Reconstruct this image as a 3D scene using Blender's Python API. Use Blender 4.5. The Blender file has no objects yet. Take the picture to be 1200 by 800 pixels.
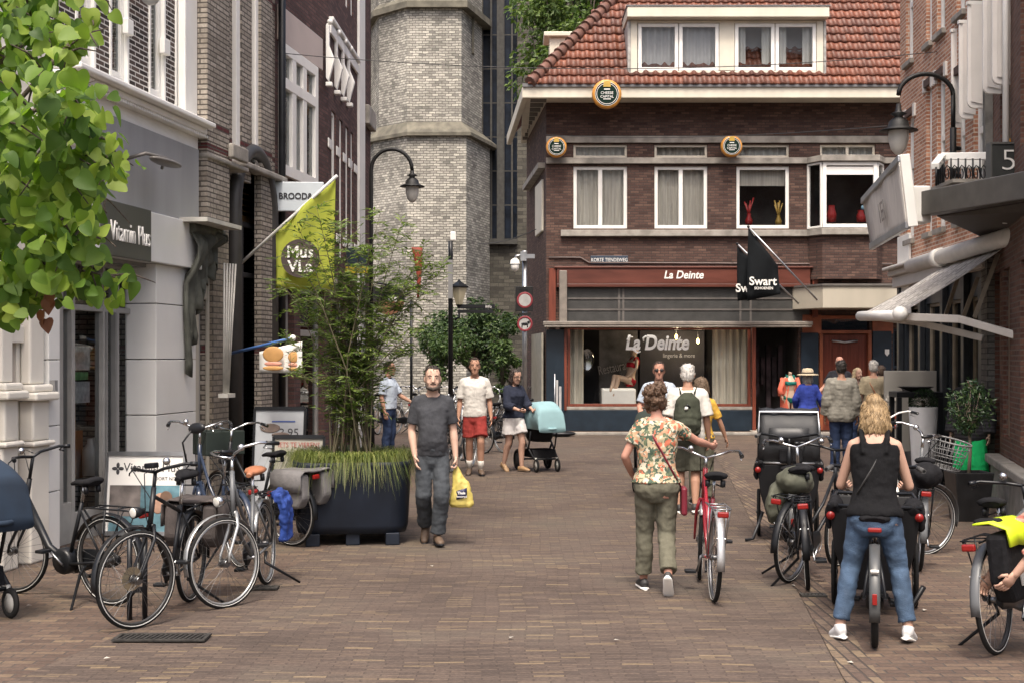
import bpy, math, random
from mathutils import Vector, Matrix, noise
R = math.radians
RND = random.Random(11)
SC = bpy.context.scene
COL = SC.collection
F, EYE, HZ = 1600.0, 1.9, 418.0          # focal length in photo pixels, eye height, horizon row

def P(x, y, d):
    return Vector(((x - 600) / F * d, d, EYE + (HZ - y) / F * d))

def G(x, y):
    d = F * EYE / (y - HZ)
    return Vector(((x - 600) / F * d, d, 0))

# ------------------------------------------------------------------ mesh builder
class MB:
    def __init__(s):
        s.v, s.f, s.sm = [], [], []

    def add(s, vs, fs, smooth=False):
        o = len(s.v)
        s.v += [Vector(p) for p in vs]
        for f in fs:
            s.f.append([i + o for i in f])
            s.sm.append(smooth)
        return s

    def bx(s, x0, x1, y0, y1, z0, z1):
        if x0 > x1: x0, x1 = x1, x0
        if y0 > y1: y0, y1 = y1, y0
        if z0 > z1: z0, z1 = z1, z0
        vs = [(x0, y0, z0), (x1, y0, z0), (x1, y1, z0), (x0, y1, z0),
              (x0, y0, z1), (x1, y0, z1), (x1, y1, z1), (x0, y1, z1)]
        return s.add(vs, [(0, 3, 2, 1), (4, 5, 6, 7), (0, 1, 5, 4), (1, 2, 6, 5), (2, 3, 7, 6), (3, 0, 4, 7)])

    def obox(s, c, size, rot=None):
        m = rot if rot else Matrix.Identity(3)
        c = Vector(c)
        vs = []
        for z in (-.5, .5):
            for (x, y) in ((-.5, -.5), (.5, -.5), (.5, .5), (-.5, .5)):
                vs.append(c + m @ Vector((x * size[0], y * size[1], z * size[2])))
        return s.add(vs, [(0, 3, 2, 1), (4, 5, 6, 7), (0, 1, 5, 4), (1, 2, 6, 5), (2, 3, 7, 6), (3, 0, 4, 7)])

    def bar(s, a, b, w, h, up=(0, 0, 1)):
        a, b = Vector(a), Vector(b)
        t = (b - a).normalized()
        u = Vector(up)
        sd = t.cross(u)
        if sd.length < 1e-4: sd = t.cross(Vector((1, 0, 0)))
        sd.normalize()
        u = sd.cross(t)
        vs = []
        for p in (a, b):
            for (i, j) in ((-1, -1), (1, -1), (1, 1), (-1, 1)):
                vs.append(p + sd * (i * w / 2) + u * (j * h / 2))
        return s.add(vs, [(0, 1, 2, 3), (7, 6, 5, 4), (0, 4, 5, 1), (1, 5, 6, 2), (2, 6, 7, 3), (3, 7, 4, 0)])

    def tube(s, pts, r, n=8, smooth=True, r2=None, ref=None, cap=True):
        """loft round (or elliptic: r2) rings along pts; r may be a list"""
        pts = [Vector(p) for p in pts]
        k = len(pts)
        rr = list(r) if isinstance(r, (list, tuple)) else [r] * k
        qq = (list(r2) if isinstance(r2, (list, tuple)) else [r2] * k) if r2 is not None else rr
        tans = []
        for i in range(k):
            t = pts[min(i + 1, k - 1)] - pts[max(i - 1, 0)]
            if t.length < 1e-9: t = Vector((0, 0, 1))
            tans.append(t.normalized())
        u = Vector(ref) if ref is not None else (Vector((0, 0, 1)) if abs(tans[0].z) < .9 else Vector((1, 0, 0)))
        vs, fs = [], []
        for i in range(k):
            t = tans[i]
            u = u - t * u.dot(t)
            if u.length < 1e-6: u = t.orthogonal()
            u.normalize()
            w = t.cross(u)
            for j in range(n):
                a = 2 * math.pi * j / n
                vs.append(pts[i] + u * (math.cos(a) * rr[i]) + w * (math.sin(a) * qq[i]))
        for i in range(k - 1):
            for j in range(n):
                a, b = i * n + j, i * n + (j + 1) % n
                fs.append((a, b, b + n, a + n))
        s.add(vs, fs, smooth)
        if cap:
            o = len(s.v) - len(vs)
            s.f.append([o + j for j in range(n)][::-1]); s.sm.append(False)
            s.f.append([o + (k - 1) * n + j for j in range(n)]); s.sm.append(False)
        return s

    def lathe(s, prof, c=(0, 0, 0), n=24, smooth=True, rot=None, a0=0, a1=2 * math.pi):
        m = rot if rot else Matrix.Identity(3)
        c = Vector(c)
        full = abs(a1 - a0 - 2 * math.pi) < 1e-6
        cols = n if full else n + 1
        vs, fs = [], []
        for (r, z) in prof:
            for j in range(cols):
                a = a0 + (a1 - a0) * j / n
                vs.append(c + m @ Vector((r * math.cos(a), r * math.sin(a), z)))
        for i in range(len(prof) - 1):
            for j in range(n):
                a, b = i * cols + j, i * cols + (j + 1) % cols
                fs.append((a, b, b + cols, a + cols))
        return s.add(vs, fs, smooth)

    def torus(s, R0, r, c=(0, 0, 0), n=36, k=8, rot=None, r2=None):
        r2 = r2 or r
        prof = [(R0 + r * math.cos(2 * math.pi * i / k), r2 * math.sin(2 * math.pi * i / k)) for i in range(k + 1)]
        return s.lathe(prof, c, n, True, rot)

    def ell(s, c, r, n=14, k=8, rot=None):
        if not isinstance(r, (tuple, list)): r = (r, r, r)
        m = rot if rot else Matrix.Identity(3)
        c = Vector(c)
        vs = [c + m @ Vector((0, 0, -r[2]))]
        for i in range(1, k):
            a = -math.pi / 2 + math.pi * i / k
            for j in range(n):
                b = 2 * math.pi * j / n
                vs.append(c + m @ Vector((r[0] * math.cos(a) * math.cos(b), r[1] * math.cos(a) * math.sin(b), r[2] * math.sin(a))))
        vs.append(c + m @ Vector((0, 0, r[2])))
        fs = []
        for j in range(n):
            fs.append((0, 1 + (j + 1) % n, 1 + j))
            top = len(vs) - 1
            fs.append((top, 1 + (k - 2) * n + j, 1 + (k - 2) * n + (j + 1) % n))
        for i in range(k - 2):
            for j in range(n):
                a, b = 1 + i * n + j, 1 + i * n + (j + 1) % n
                fs.append((a, b, b + n, a + n))
        return s.add(vs, fs, True)

    def poly(s, pts, depth, nrm):
        """extrude a planar polygon along nrm by depth"""
        nrm = Vector(nrm) * depth
        k = len(pts)
        vs = [Vector(p) for p in pts] + [Vector(p) + nrm for p in pts]
        fs = [list(range(k))[::-1], [k + i for i in range(k)]]
        fs += [(i, (i + 1) % k, (i + 1) % k + k, i + k) for i in range(k)]
        return s.add(vs, fs)

    def sheet(s, rows, thick=0.0, smooth=True):
        """grid of points; optional thickness (closed)"""
        m, n = len(rows), len(rows[0])
        vs = [Vector(p) for r_ in rows for p in r_]
        fs = [(i * n + j, i * n + j + 1, (i + 1) * n + j + 1, (i + 1) * n + j) for i in range(m - 1) for j in range(n - 1)]
        s.add(vs, fs, smooth)
        return s

    def xf(s, M, start=0):
        for i in range(start, len(s.v)):
            s.v[i] = M @ s.v[i]
        return s

    def mesh(s, name):
        me = bpy.data.meshes.new(name)
        me.from_pydata([tuple(p) for p in s.v], [], s.f)
        me.polygons.foreach_set('use_smooth', s.sm)
        me.update()
        return me

    def build(s, name, mat, parent=None, bevel=0, solid=0, subd=0):
        return link(name, s.mesh(name), mat, parent, bevel, solid, subd)

def link(name, me, mat, parent=None, bevel=0, solid=0, subd=0):
    o = bpy.data.objects.new(name, me)
    COL.objects.link(o)
    if mat is not None:
        me.materials.clear()
        me.materials.append(mat)
    if parent is not None: o.parent = parent
    if solid:
        m = o.modifiers.new('solid', 'SOLIDIFY'); m.thickness = solid; m.offset = 0
    if subd:
        m = o.modifiers.new('sub', 'SUBSURF'); m.levels = subd; m.render_levels = subd
    if bevel:
        m = o.modifiers.new('bevel', 'BEVEL'); m.width = bevel; m.segments = 2; m.limit_method = 'ANGLE'
    return o

def tag(o, label, cat, group=None, kind=None):
    if label: o['label'] = label
    if cat: o['category'] = cat
    if group: o['group'] = group
    if kind: o['kind'] = kind
    return o

def thing(name, label, cat, loc=(0, 0, 0), rz=0, group=None):
    o = bpy.data.objects.new(name, None)
    COL.objects.link(o)
    o.location = loc
    o.rotation_euler = (0, 0, rz)
    o.empty_display_size = .1
    return tag(o, label, cat, group)

def dup(root, loc=None, rz=None, label=None):
    """copy a thing with its parts and sub-parts"""
    def rec(o, par):
        c = o.copy(); COL.objects.link(c)
        if par is not None: c.parent = par
        for ch in list(o.children): rec(ch, c)
        return c
    r = rec(root, None)
    if loc is not None: r.location = loc
    if rz is not None: r.rotation_euler = (0, 0, rz)
    if label: r['label'] = label
    return r

def rotz(a): return Matrix.Rotation(a, 3, 'Z')
def rotx(a): return Matrix.Rotation(a, 3, 'X')
def roty(a): return Matrix.Rotation(a, 3, 'Y')

def text(name, s, size, mat, parent, loc, rot=(math.pi / 2, 0, 0), ext=.004, shear=0, off=0, align='CENTER', sx=1.0, space=1.0):
    cu = bpy.data.curves.new(name, 'FONT')
    cu.body = s; cu.size = size; cu.extrude = ext; cu.shear = shear; cu.offset = off
    cu.align_x = align; cu.align_y = 'CENTER'; cu.space_character = space
    cu.resolution_u = 4
    t = bpy.data.objects.new(name, cu)
    me = bpy.data.meshes.new_from_object(t)
    bpy.data.objects.remove(t)
    bpy.data.curves.remove(cu)
    me.name = name
    o = link(name, me, mat, parent)
    o.location = loc; o.rotation_euler = rot; o.scale = (sx, 1, 1)
    return o

def remesh(mb, voxel, smooth=2, fac=.5):
    me = mb.mesh('tmp')
    o = bpy.data.objects.new('tmp', me)
    COL.objects.link(o)
    m = o.modifiers.new('r', 'REMESH'); m.mode = 'VOXEL'; m.voxel_size = voxel; m.use_smooth_shade = True
    if smooth:
        q = o.modifiers.new('s', 'SMOOTH'); q.iterations = smooth; q.factor = fac
    dg = bpy.context.evaluated_depsgraph_get()
    ev = o.evaluated_get(dg)
    out = bpy.data.meshes.new_from_object(ev)
    bpy.data.objects.remove(o); bpy.data.meshes.remove(me)
    return out

def rumple(me, amp, scale, stretch=(1, 1, 1), seed=0):
    me.update()
    off = Vector((seed * 3.7, seed * 1.3, seed * 7.1))
    ns = [v.normal.copy() for v in me.vertices]
    for v, nn in zip(me.vertices, ns):
        p = Vector((v.co.x * stretch[0], v.co.y * stretch[1], v.co.z * stretch[2])) * scale + off
        v.co += nn * (noise.noise(p) + .5 * noise.noise(p * 2.1)) * amp
    me.update()

# ------------------------------------------------------------------ materials
MATS = {}
def nd(nt, typ, **kw):
    n = nt.nodes.new(typ)
    for k, v in kw.items(): setattr(n, k, v)
    return n

def base(name):
    m = bpy.data.materials.new(name); m.use_nodes = True
    nt = m.node_tree
    b = nt.nodes['Principled BSDF']
    return m, nt, b

def mixc(nt, a, b, fac, mode='MIX'):
    n = nt.nodes.new('ShaderNodeMix'); n.data_type = 'RGBA'; n.blend_type = mode
    for sock, val in ((n.inputs['Factor'], fac), (n.inputs['A'], a), (n.inputs['B'], b)):
        if hasattr(val, 'is_output'): nt.links.new(val, sock)
        elif isinstance(val, (int, float)): sock.default_value = val
        else: sock.default_value = (*val[:3], 1)
    return n.outputs['Result']

def ramp(nt, fac, stops):
    n = nt.nodes.new('ShaderNodeValToRGB')
    cr = n.color_ramp
    while len(cr.elements) < len(stops): cr.elements.new(.5)
    for e, (p, c) in zip(cr.elements, stops):
        e.position = p; e.color = (*c[:3], 1)
    nt.links.new(fac, n.inputs[0])
    return n.outputs[0]

def mat(name, col, rough=.6, metal=0, var=.18, scale=6, bump=0, bscale=40, spec=.5, coat=0, stretch=(1, 1, 1)):
    if name in MATS: return MATS[name]
    m, nt, b = base(name)
    tc = nd(nt, 'ShaderNodeTexCoord')
    mp = nd(nt, 'ShaderNodeMapping'); mp.inputs['Scale'].default_value = stretch
    nt.links.new(tc.outputs['Object'], mp.inputs[0])
    nz = nd(nt, 'ShaderNodeTexNoise'); nz.inputs['Scale'].default_value = scale; nz.inputs['Detail'].default_value = 5
    nt.links.new(mp.outputs[0], nz.inputs['Vector'])
    lo = tuple(c * (1 - var) for c in col); hi = tuple(min(1, c * (1 + var)) for c in col)
    nt.links.new(ramp(nt, nz.outputs['Fac'], [(.3, lo), (.7, hi)]), b.inputs['Base Color'])
    b.inputs['Metallic'].default_value = metal
    b.inputs['Specular IOR Level'].default_value = spec
    b.inputs['Coat Weight'].default_value = coat
    rr = nd(nt, 'ShaderNodeMapRange'); rr.inputs['To Min'].default_value = max(0, rough - .1); rr.inputs['To Max'].default_value = min(1, rough + .1)
    nt.links.new(nz.outputs['Fac'], rr.inputs['Value']); nt.links.new(rr.outputs[0], b.inputs['Roughness'])
    if bump:
        n2 = nd(nt, 'ShaderNodeTexNoise'); n2.inputs['Scale'].default_value = bscale; n2.inputs['Detail'].default_value = 4
        nt.links.new(mp.outputs[0], n2.inputs['Vector'])
        bp = nd(nt, 'ShaderNodeBump'); bp.inputs['Strength'].default_value = bump; bp.inputs['Distance'].default_value = .02
        nt.links.new(n2.outputs['Fac'], bp.inputs['Height']); nt.links.new(bp.outputs[0], b.inputs['Normal'])
    MATS[name] = m
    return m

def brick(name, stops, mortar, bw=.22, bh=.06, ms=.008, bump=.5, rough=.85, axes='xz', op='ADD', warp=0, bands=None, stain=.3, wscale=3.0, sscale=.7, dirt=None):
    """brick bond; stops: colour stops for the random value of a brick; bands: (z0, z1, colour) of coloured courses"""
    m, nt, b = base(name)
    tc = nd(nt, 'ShaderNodeTexCoord')
    sp = nd(nt, 'ShaderNodeSeparateXYZ'); nt.links.new(tc.outputs['Object'], sp.inputs[0])
    cb = nd(nt, 'ShaderNodeCombineXYZ')
    if axes == 'xz':
        ad = nd(nt, 'ShaderNodeMath', operation=op)
        nt.links.new(sp.outputs[0], ad.inputs[0]); nt.links.new(sp.outputs[1], ad.inputs[1])
        nt.links.new(ad.outputs[0], cb.inputs[0]); nt.links.new(sp.outputs[2], cb.inputs[1])
    elif axes == 'xy':
        nt.links.new(sp.outputs[0], cb.inputs[0]); nt.links.new(sp.outputs[1], cb.inputs[1])
    else:
        nt.links.new(sp.outputs[1], cb.inputs[0]); nt.links.new(sp.outputs[0], cb.inputs[1])
    vec = cb.outputs[0]
    if warp:
        wn = nd(nt, 'ShaderNodeTexNoise'); wn.inputs['Scale'].default_value = wscale; wn.inputs['Detail'].default_value = 3
        nt.links.new(vec, wn.inputs['Vector'])
        sb = nd(nt, 'ShaderNodeVectorMath', operation='SUBTRACT'); sb.inputs[1].default_value = (.5, .5, .5)
        nt.links.new(wn.outputs['Color'], sb.inputs[0])
        sc = nd(nt, 'ShaderNodeVectorMath', operation='SCALE'); sc.inputs['Scale'].default_value = warp
        nt.links.new(sb.outputs[0], sc.inputs[0])
        av = nd(nt, 'ShaderNodeVectorMath', operation='ADD')
        nt.links.new(vec, av.inputs[0]); nt.links.new(sc.outputs[0], av.inputs[1])
        vec = av.outputs[0]
    bt = nd(nt, 'ShaderNodeTexBrick')
    bt.inputs['Color1'].default_value = (0, 0, 0, 1); bt.inputs['Color2'].default_value = (1, 1, 1, 1); bt.inputs['Mortar'].default_value = (.5, .5, .5, 1)
    bt.inputs['Scale'].default_value = 1; bt.inputs['Brick Width'].default_value = bw; bt.inputs['Row Height'].default_value = bh
    bt.inputs['Mortar Size'].default_value = ms; bt.inputs['Mortar Smooth'].default_value = .3
    nt.links.new(vec, bt.inputs['Vector'])
    c = ramp(nt, bt.outputs['Color'], stops)
    if bands:
        for (z0, z1, bc) in bands:
            g = nd(nt, 'ShaderNodeMath', operation='GREATER_THAN'); g.inputs[1].default_value = z0
            l = nd(nt, 'ShaderNodeMath', operation='LESS_THAN'); l.inputs[1].default_value = z1
            mu = nd(nt, 'ShaderNodeMath', operation='MULTIPLY')
            nt.links.new(sp.outputs[2], g.inputs[0]); nt.links.new(sp.outputs[2], l.inputs[0])
            nt.links.new(g.outputs[0], mu.inputs[0]); nt.links.new(l.outputs[0], mu.inputs[1])
            c = mixc(nt, c, bc, mu.outputs[0])
    fn = nd(nt, 'ShaderNodeTexNoise'); fn.inputs['Scale'].default_value = 35; fn.inputs['Detail'].default_value = 5
    nt.links.new(tc.outputs['Object'], fn.inputs['Vector'])
    fr = ramp(nt, fn.outputs['Fac'], [(.25, (.72, .72, .72)), (.75, (1.2, 1.2, 1.2))])
    c = mixc(nt, c, fr, 1.0, 'MULTIPLY')
    c = mixc(nt, c, mortar, bt.outputs['Fac'])
    if stain:
        sn = nd(nt, 'ShaderNodeTexNoise'); sn.inputs['Scale'].default_value = sscale; sn.inputs['Detail'].default_value = 6; sn.inputs['Roughness'].default_value = .65
        nt.links.new(tc.outputs['Object'], sn.inputs['Vector'])
        c = mixc(nt, c, ramp(nt, sn.outputs['Fac'], [(.3, (1 - stain,) * 3), (.65, (1 + stain * .25,) * 3)]), 1.0, 'MULTIPLY')
        if dirt:
            c = mixc(nt, c, dirt, ramp(nt, sn.outputs['Fac'], [(.5, (0, 0, 0)), (.72, (.75, .75, .75))]))
    nt.links.new(c, b.inputs['Base Color'])
    b.inputs['Roughness'].default_value = rough
    b.inputs['Specular IOR Level'].default_value = .3
    inv = nd(nt, 'ShaderNodeMath', operation='SUBTRACT'); inv.inputs[0].default_value = 1
    nt.links.new(bt.outputs['Fac'], inv.inputs[1])
    a2 = nd(nt, 'ShaderNodeMath', operation='MULTIPLY_ADD'); a2.inputs[1].default_value = .5
    nt.links.new(fn.outputs['Fac'], a2.inputs[0]); nt.links.new(inv.outputs[0], a2.inputs[2])
    a3 = nd(nt, 'ShaderNodeMath', operation='MULTIPLY_ADD'); a3.inputs[1].default_value = .5
    nt.links.new(bt.outputs['Color'], a3.inputs[0]); nt.links.new(a2.outputs[0], a3.inputs[2])
    bp = nd(nt, 'ShaderNodeBump'); bp.inputs['Strength'].default_value = bump; bp.inputs['Distance'].default_value = .012
    nt.links.new(a3.outputs[0], bp.inputs['Height']); nt.links.new(bp.outputs[0], b.inputs['Normal'])
    MATS[name] = m
    return m

def leafmat(name, stops, trans=.35, rough=.5):
    m, nt, b = base(name)
    g = nd(nt, 'ShaderNodeNewGeometry')
    c = ramp(nt, g.outputs['Random Per Island'], stops)
    nt.links.new(c, b.inputs['Base Color']); b.inputs['Roughness'].default_value = rough
    tr = nd(nt, 'ShaderNodeBsdfTranslucent')
    c2 = mixc(nt, c, (1.0, 1.15, .5), 1.0, 'MULTIPLY')
    nt.links.new(c2, tr.inputs['Color'])
    mx = nd(nt, 'ShaderNodeMixShader'); mx.inputs[0].default_value = trans
    nt.links.new(b.outputs[0], mx.inputs[1]); nt.links.new(tr.outputs[0], mx.inputs[2])
    nt.links.new(mx.outputs[0], nt.nodes['Material Output'].inputs['Surface'])
    MATS[name] = m
    return m

def glassmat(name, tint=(.75, .8, .8), refl=.12, rough=.02):
    m, nt, b = base(name)
    nt.nodes.remove(b)
    t = nd(nt, 'ShaderNodeBsdfTransparent'); t.inputs[0].default_value = (*tint, 1)
    g = nd(nt, 'ShaderNodeBsdfGlossy'); g.inputs['Roughness'].default_value = rough
    lw = nd(nt, 'ShaderNodeLayerWeight'); lw.inputs['Blend'].default_value = .12
    ad = nd(nt, 'ShaderNodeMath', operation='ADD'); ad.inputs[1].default_value = refl; ad.use_clamp = True
    nt.links.new(lw.outputs['Fresnel'], ad.inputs[0])
    # slight waviness of old panes
    tc = nd(nt, 'ShaderNodeTexCoord'); nz = nd(nt, 'ShaderNodeTexNoise'); nz.inputs['Scale'].default_value = 1.5
    nt.links.new(tc.outputs['Object'], nz.inputs['Vector'])
    bp = nd(nt, 'ShaderNodeBump'); bp.inputs['Strength'].default_value = .08; bp.inputs['Distance'].default_value = .05
    nt.links.new(nz.outputs['Fac'], bp.inputs['Height']); nt.links.new(bp.outputs[0], g.inputs['Normal'])
    mx = nd(nt, 'ShaderNodeMixShader')
    nt.links.new(ad.outputs[0], mx.inputs[0]); nt.links.new(t.outputs[0], mx.inputs[1]); nt.links.new(g.outputs[0], mx.inputs[2])
    nt.links.new(mx.outputs[0], nt.nodes['Material Output'].inputs['Surface'])
    MATS[name] = m
    return m

def emitmat(name, col, st):
    m, nt, b = base(name)
    b.inputs['Base Color'].default_value = (*col, 1)
    b.inputs['Emission Color'].default_value = (*col, 1); b.inputs['Emission Strength'].default_value = st
    MATS[name] = m
    return m

def floralmat(name):
    m, nt, b = base(name)
    tc = nd(nt, 'ShaderNodeTexCoord')
    v = nd(nt, 'ShaderNodeTexVoronoi'); v.inputs['Scale'].default_value = 38
    nz = nd(nt, 'ShaderNodeTexNoise'); nz.inputs['Scale'].default_value = 18
    nt.links.new(tc.outputs['Object'], nz.inputs['Vector'])
    av = nd(nt, 'ShaderNodeVectorMath', operation='MULTIPLY_ADD'); av.inputs[1].default_value = (.1, .1, .1)
    nt.links.new(nz.outputs['Color'], av.inputs[0]); nt.links.new(tc.outputs['Object'], av.inputs[2])
    nt.links.new(av.outputs[0], v.inputs['Vector'])
    sp = nd(nt, 'ShaderNodeSeparateColor'); nt.links.new(v.outputs['Color'], sp.inputs[0])
    n = ramp(nt, sp.outputs[0], [(0, (.05, .085, .055)), (.24, (.42, .36, .23)), (.45, (.12, .15, .085)), (.56, (.45, .13, .07)), (.68, (.45, .27, .16)), (.78, (.52, .47, .36)), (.92, (.07, .1, .08))])
    nt.nodes[-1].color_ramp.interpolation = 'CONSTANT'
    nt.links.new(n, b.inputs['Base Color']); b.inputs['Roughness'].default_value = .8
    MATS[name] = m
    return m

def stripemat(name, c1, c2, scale, axis=2, rough=.8, duty=.5):
    m, nt, b = base(name)
    tc = nd(nt, 'ShaderNodeTexCoord'); sp = nd(nt, 'ShaderNodeSeparateXYZ'); nt.links.new(tc.outputs['Object'], sp.inputs[0])
    mu = nd(nt, 'ShaderNodeMath', operation='MULTIPLY'); mu.inputs[1].default_value = scale
    nt.links.new(sp.outputs[axis], mu.inputs[0])
    fr = nd(nt, 'ShaderNodeMath', operation='FRACT'); nt.links.new(mu.outputs[0], fr.inputs[0])
    gt = nd(nt, 'ShaderNodeMath', operation='GREATER_THAN'); gt.inputs[1].default_value = duty; nt.links.new(fr.outputs[0], gt.inputs[0])
    nt.links.new(mixc(nt, c1, c2, gt.outputs[0]), b.inputs['Base Color']); b.inputs['Roughness'].default_value = rough
    MATS[name] = m
    return m

def W_(v): return (v, v, v)
white = mat('white_paint', (.80, .79, .75), .45, var=.06, scale=3)
cream = mat('cream_paint', (.62, .58, .48), .5, var=.07, scale=3)
grey_panel = mat('grey_panel', (.27, .275, .28), .45, var=.12, scale=1.2, stretch=(3, 3, .4))
stone = mat('weathered_stone', (.27, .25, .22), .85, var=.35, scale=4, bump=.3)
black = mat('black_paint', (.009, .010, .012), .38, var=.3, spec=.35)
blackmatte = mat('black_fabric', (.009, .009, .0105), .85, var=.35, scale=25, bump=.15, spec=.2)
rubber = mat('rubber', (.011, .011, .011), .8, var=.3, spec=.25)
chrome = mat('polished_steel', (.55, .56, .57), .25, 1, var=.1)
alu = mat('brushed_aluminium', (.42, .43, .44), .38, 1, var=.15)
glass = glassmat('window_glass')
glass_dark = glassmat('tinted_glass', (.35, .38, .4), .2)
dark_room = mat('dark_room', (.055, .052, .05), .9, var=.5, scale=1.5)  # dark colour stands in for the unlit depth behind openings
curtain_m = mat('curtain_cloth', (.50, .47, .42), .9, var=.2, scale=3, stretch=(6, 6, .4))
net_m = mat('net_curtain', (.55, .55, .53), .9, var=.12, scale=3, stretch=(9, 9, .4))
red_refl = mat('red_reflector', (.22, .010, .008), .3, var=.1)
lamp_glass = mat('frosted_lamp_glass', (.55, .54, .5), .35, var=.1)
navy = mat('dark_blue_paint', (.009, .019, .031), .4, var=.2)
redwood = mat('red_brown_wood', (.15, .035, .018), .45, var=.3, scale=3, stretch=(8, 8, .6))
bark = mat('bark', (.09, .07, .055), .9, var=.4, scale=20, bump=.6, stretch=(3, 3, .7))
soil = mat('soil', (.03, .022, .016), .95, var=.4, scale=30, bump=.6)

class Fac:
    """vertical facade from ground point a to b; local x along it, local -y outwards"""
    def __init__(s, a, b):
        s.a, s.b = Vector((a[0], a[1])), Vector((b[0], b[1]))
        s.d = (s.b - s.a); s.L = s.d.length; s.d.normalize()
        s.rz = math.atan2(s.d.y, s.d.x)
    def __call__(s, x, y):
        rx = (x - 600) / F
        # a + u d = t (rx, 1)
        det = s.d.x * (-1) - s.d.y * (-rx)
        u = (-s.a.x * (-1) - (-s.a.y) * (-rx)) / det
        t = s.a.y + u * s.d.y
        return u, EYE + (HZ - y) / F * t
    def u(s, x, p=0):
        if p:
            n = Vector((s.d.y, -s.d.x)) * p
            return Fac(s.a + n, s.b + n).u(x)
        return s(x, 400)[0]
    def z(s, x, y): return s(x, y)[1]
    def root(s, name, label, cat, group=None):
        return thing(name, label, cat, (s.a.x, s.a.y, 0), s.rz, group)

def wall(L0, L1, z0, z1, ops, th=.22, depth=6.0, body=True):
    """front wall with real openings (x0,x1,z0,z1), reveals, and the shell of the building behind"""
    mb = MB()
    xs = sorted(set([L0, L1] + [min(max(o[i], L0), L1) for o in ops for i in (0, 1)]))
    zs = sorted(set([z0, z1] + [min(max(o[i], z0), z1) for o in ops for i in (2, 3)]))
    def hole(x, z): return any(o[0] < x < o[1] and o[2] < z < o[3] for o in ops)
    for i in range(len(xs) - 1):
        for j in range(len(zs) - 1):
            a, b, c, e = xs[i], xs[i + 1], zs[j], zs[j + 1]
            if b - a < 1e-5 or e - c < 1e-5: continue
            if not hole((a + b) / 2, (c + e) / 2):
                mb.add([(a, 0, c), (b, 0, c), (b, 0, e), (a, 0, e)], [(0, 1, 2, 3)])
                mb.add([(a, th, c), (b, th, c), (b, th, e), (a, th, e)], [(3, 2, 1, 0)])
    for (a, b, c, e) in ops:
        a, b, c, e = max(a, L0), min(b, L1), max(c, z0), min(e, z1)
        mb.add([(a, 0, c), (a, th, c), (a, th, e), (a, 0, e)], [(0, 1, 2, 3)])
        mb.add([(b, 0, c), (b, th, c), (b, th, e), (b, 0, e)], [(3, 2, 1, 0)])
        mb.add([(a, 0, e), (b, 0, e), (b, th, e), (a, th, e)], [(0, 1, 2, 3)])
        mb.add([(a, 0, c), (b, 0, c), (b, th, c), (a, th, c)], [(3, 2, 1, 0)])
    if body:
        for x in (L0, L1):
            mb.add([(x, 0, z0), (x, depth, z0), (x, depth, z1), (x, 0, z1)], [(0, 1, 2, 3)])
        mb.add([(L0, depth, z0), (L1, depth, z0), (L1, depth, z1), (L0, depth, z1)], [(0, 1, 2, 3)])
        mb.add([(L0, 0, z1), (L1, 0, z1), (L1, depth, z1), (L0, depth, z1)], [(0, 1, 2, 3)])
    return mb

def wavy(x0, x1, z0, z1, y, n=None, amp=.03, seed=0):
    """hanging cloth with folds"""
    n = n or max(8, int((x1 - x0) / .025))
    rows = []
    for z in [z0 + (z1 - z0) * k / 3 for k in range(4)]:
        rows.append([(x0 + (x1 - x0) * i / n, y + amp * math.sin(i * .9 + seed) + amp * .5 * noise.noise(Vector((i * .3, seed, z))), z) for i in range(n + 1)])
    return MB().sheet(rows)

def window(par, x0, x1, z0, z1, rec=.1, mul=(), tra=(), fw=.07, fm=None, gm=None, curtain=None, sill=None, d=.06, cm=None, name='window'):
    fm = fm or white; gm = gm or glass
    mb = MB()
    mb.bx(x0, x0 + fw, rec, rec + d, z0, z1); mb.bx(x1 - fw, x1, rec, rec + d, z0, z1)
    mb.bx(x0 + fw, x1 - fw, rec, rec + d, z0, z0 + fw); mb.bx(x0 + fw, x1 - fw, rec, rec + d, z1 - fw, z1)
    for m_ in mul:
        x = x0 + (x1 - x0) * m_
        mb.bx(x - fw * .6, x + fw * .6, rec + .003, rec + d - .003, z0 + fw, z1 - fw)
    for t_ in tra:
        z = z0 + (z1 - z0) * t_
        mb.bx(x0 + fw, x1 - fw, rec - .004, rec + d - .006, z - fw * .5, z + fw * .5)
    w = mb.build(name, fm, par, bevel=.006)
    g = MB().add([(x0 + fw * .5, rec + d * .6, z0 + fw * .5), (x1 - fw * .5, rec + d * .6, z0 + fw * .5), (x1 - fw * .5, rec + d * .6, z1 - fw * .5), (x0 + fw * .5, rec + d * .6, z1 - fw * .5)], [(0, 1, 2, 3)])
    g.build('pane', gm, w)
    if curtain:
        iw, yy = x1 - x0, rec + d + .12
        cm = cm or curtain_m
        if curtain == 'full': wavy(x0, x1, z0, z1, yy, seed=x0).build('curtain', cm, w)
        elif curtain == 'sides':
            wavy(x0, x0 + iw * .3, z0, z1, yy, seed=x0).build('curtain', cm, w)
            wavy(x1 - iw * .3, x1, z0, z1, yy, seed=x1).build('curtain', cm, w)
        elif curtain == 'blind':
            MB().bx(x0, x1, yy, yy + .01, z1 - (z1 - z0) * .3, z1).build('blind', cm, w)
    if sill:
        MB().bx(x0 - .06, x1 + .06, -.07, rec, z0 - .09, z0 - .003).build('sill', sill, w, bevel=.01)
    return w
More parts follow.
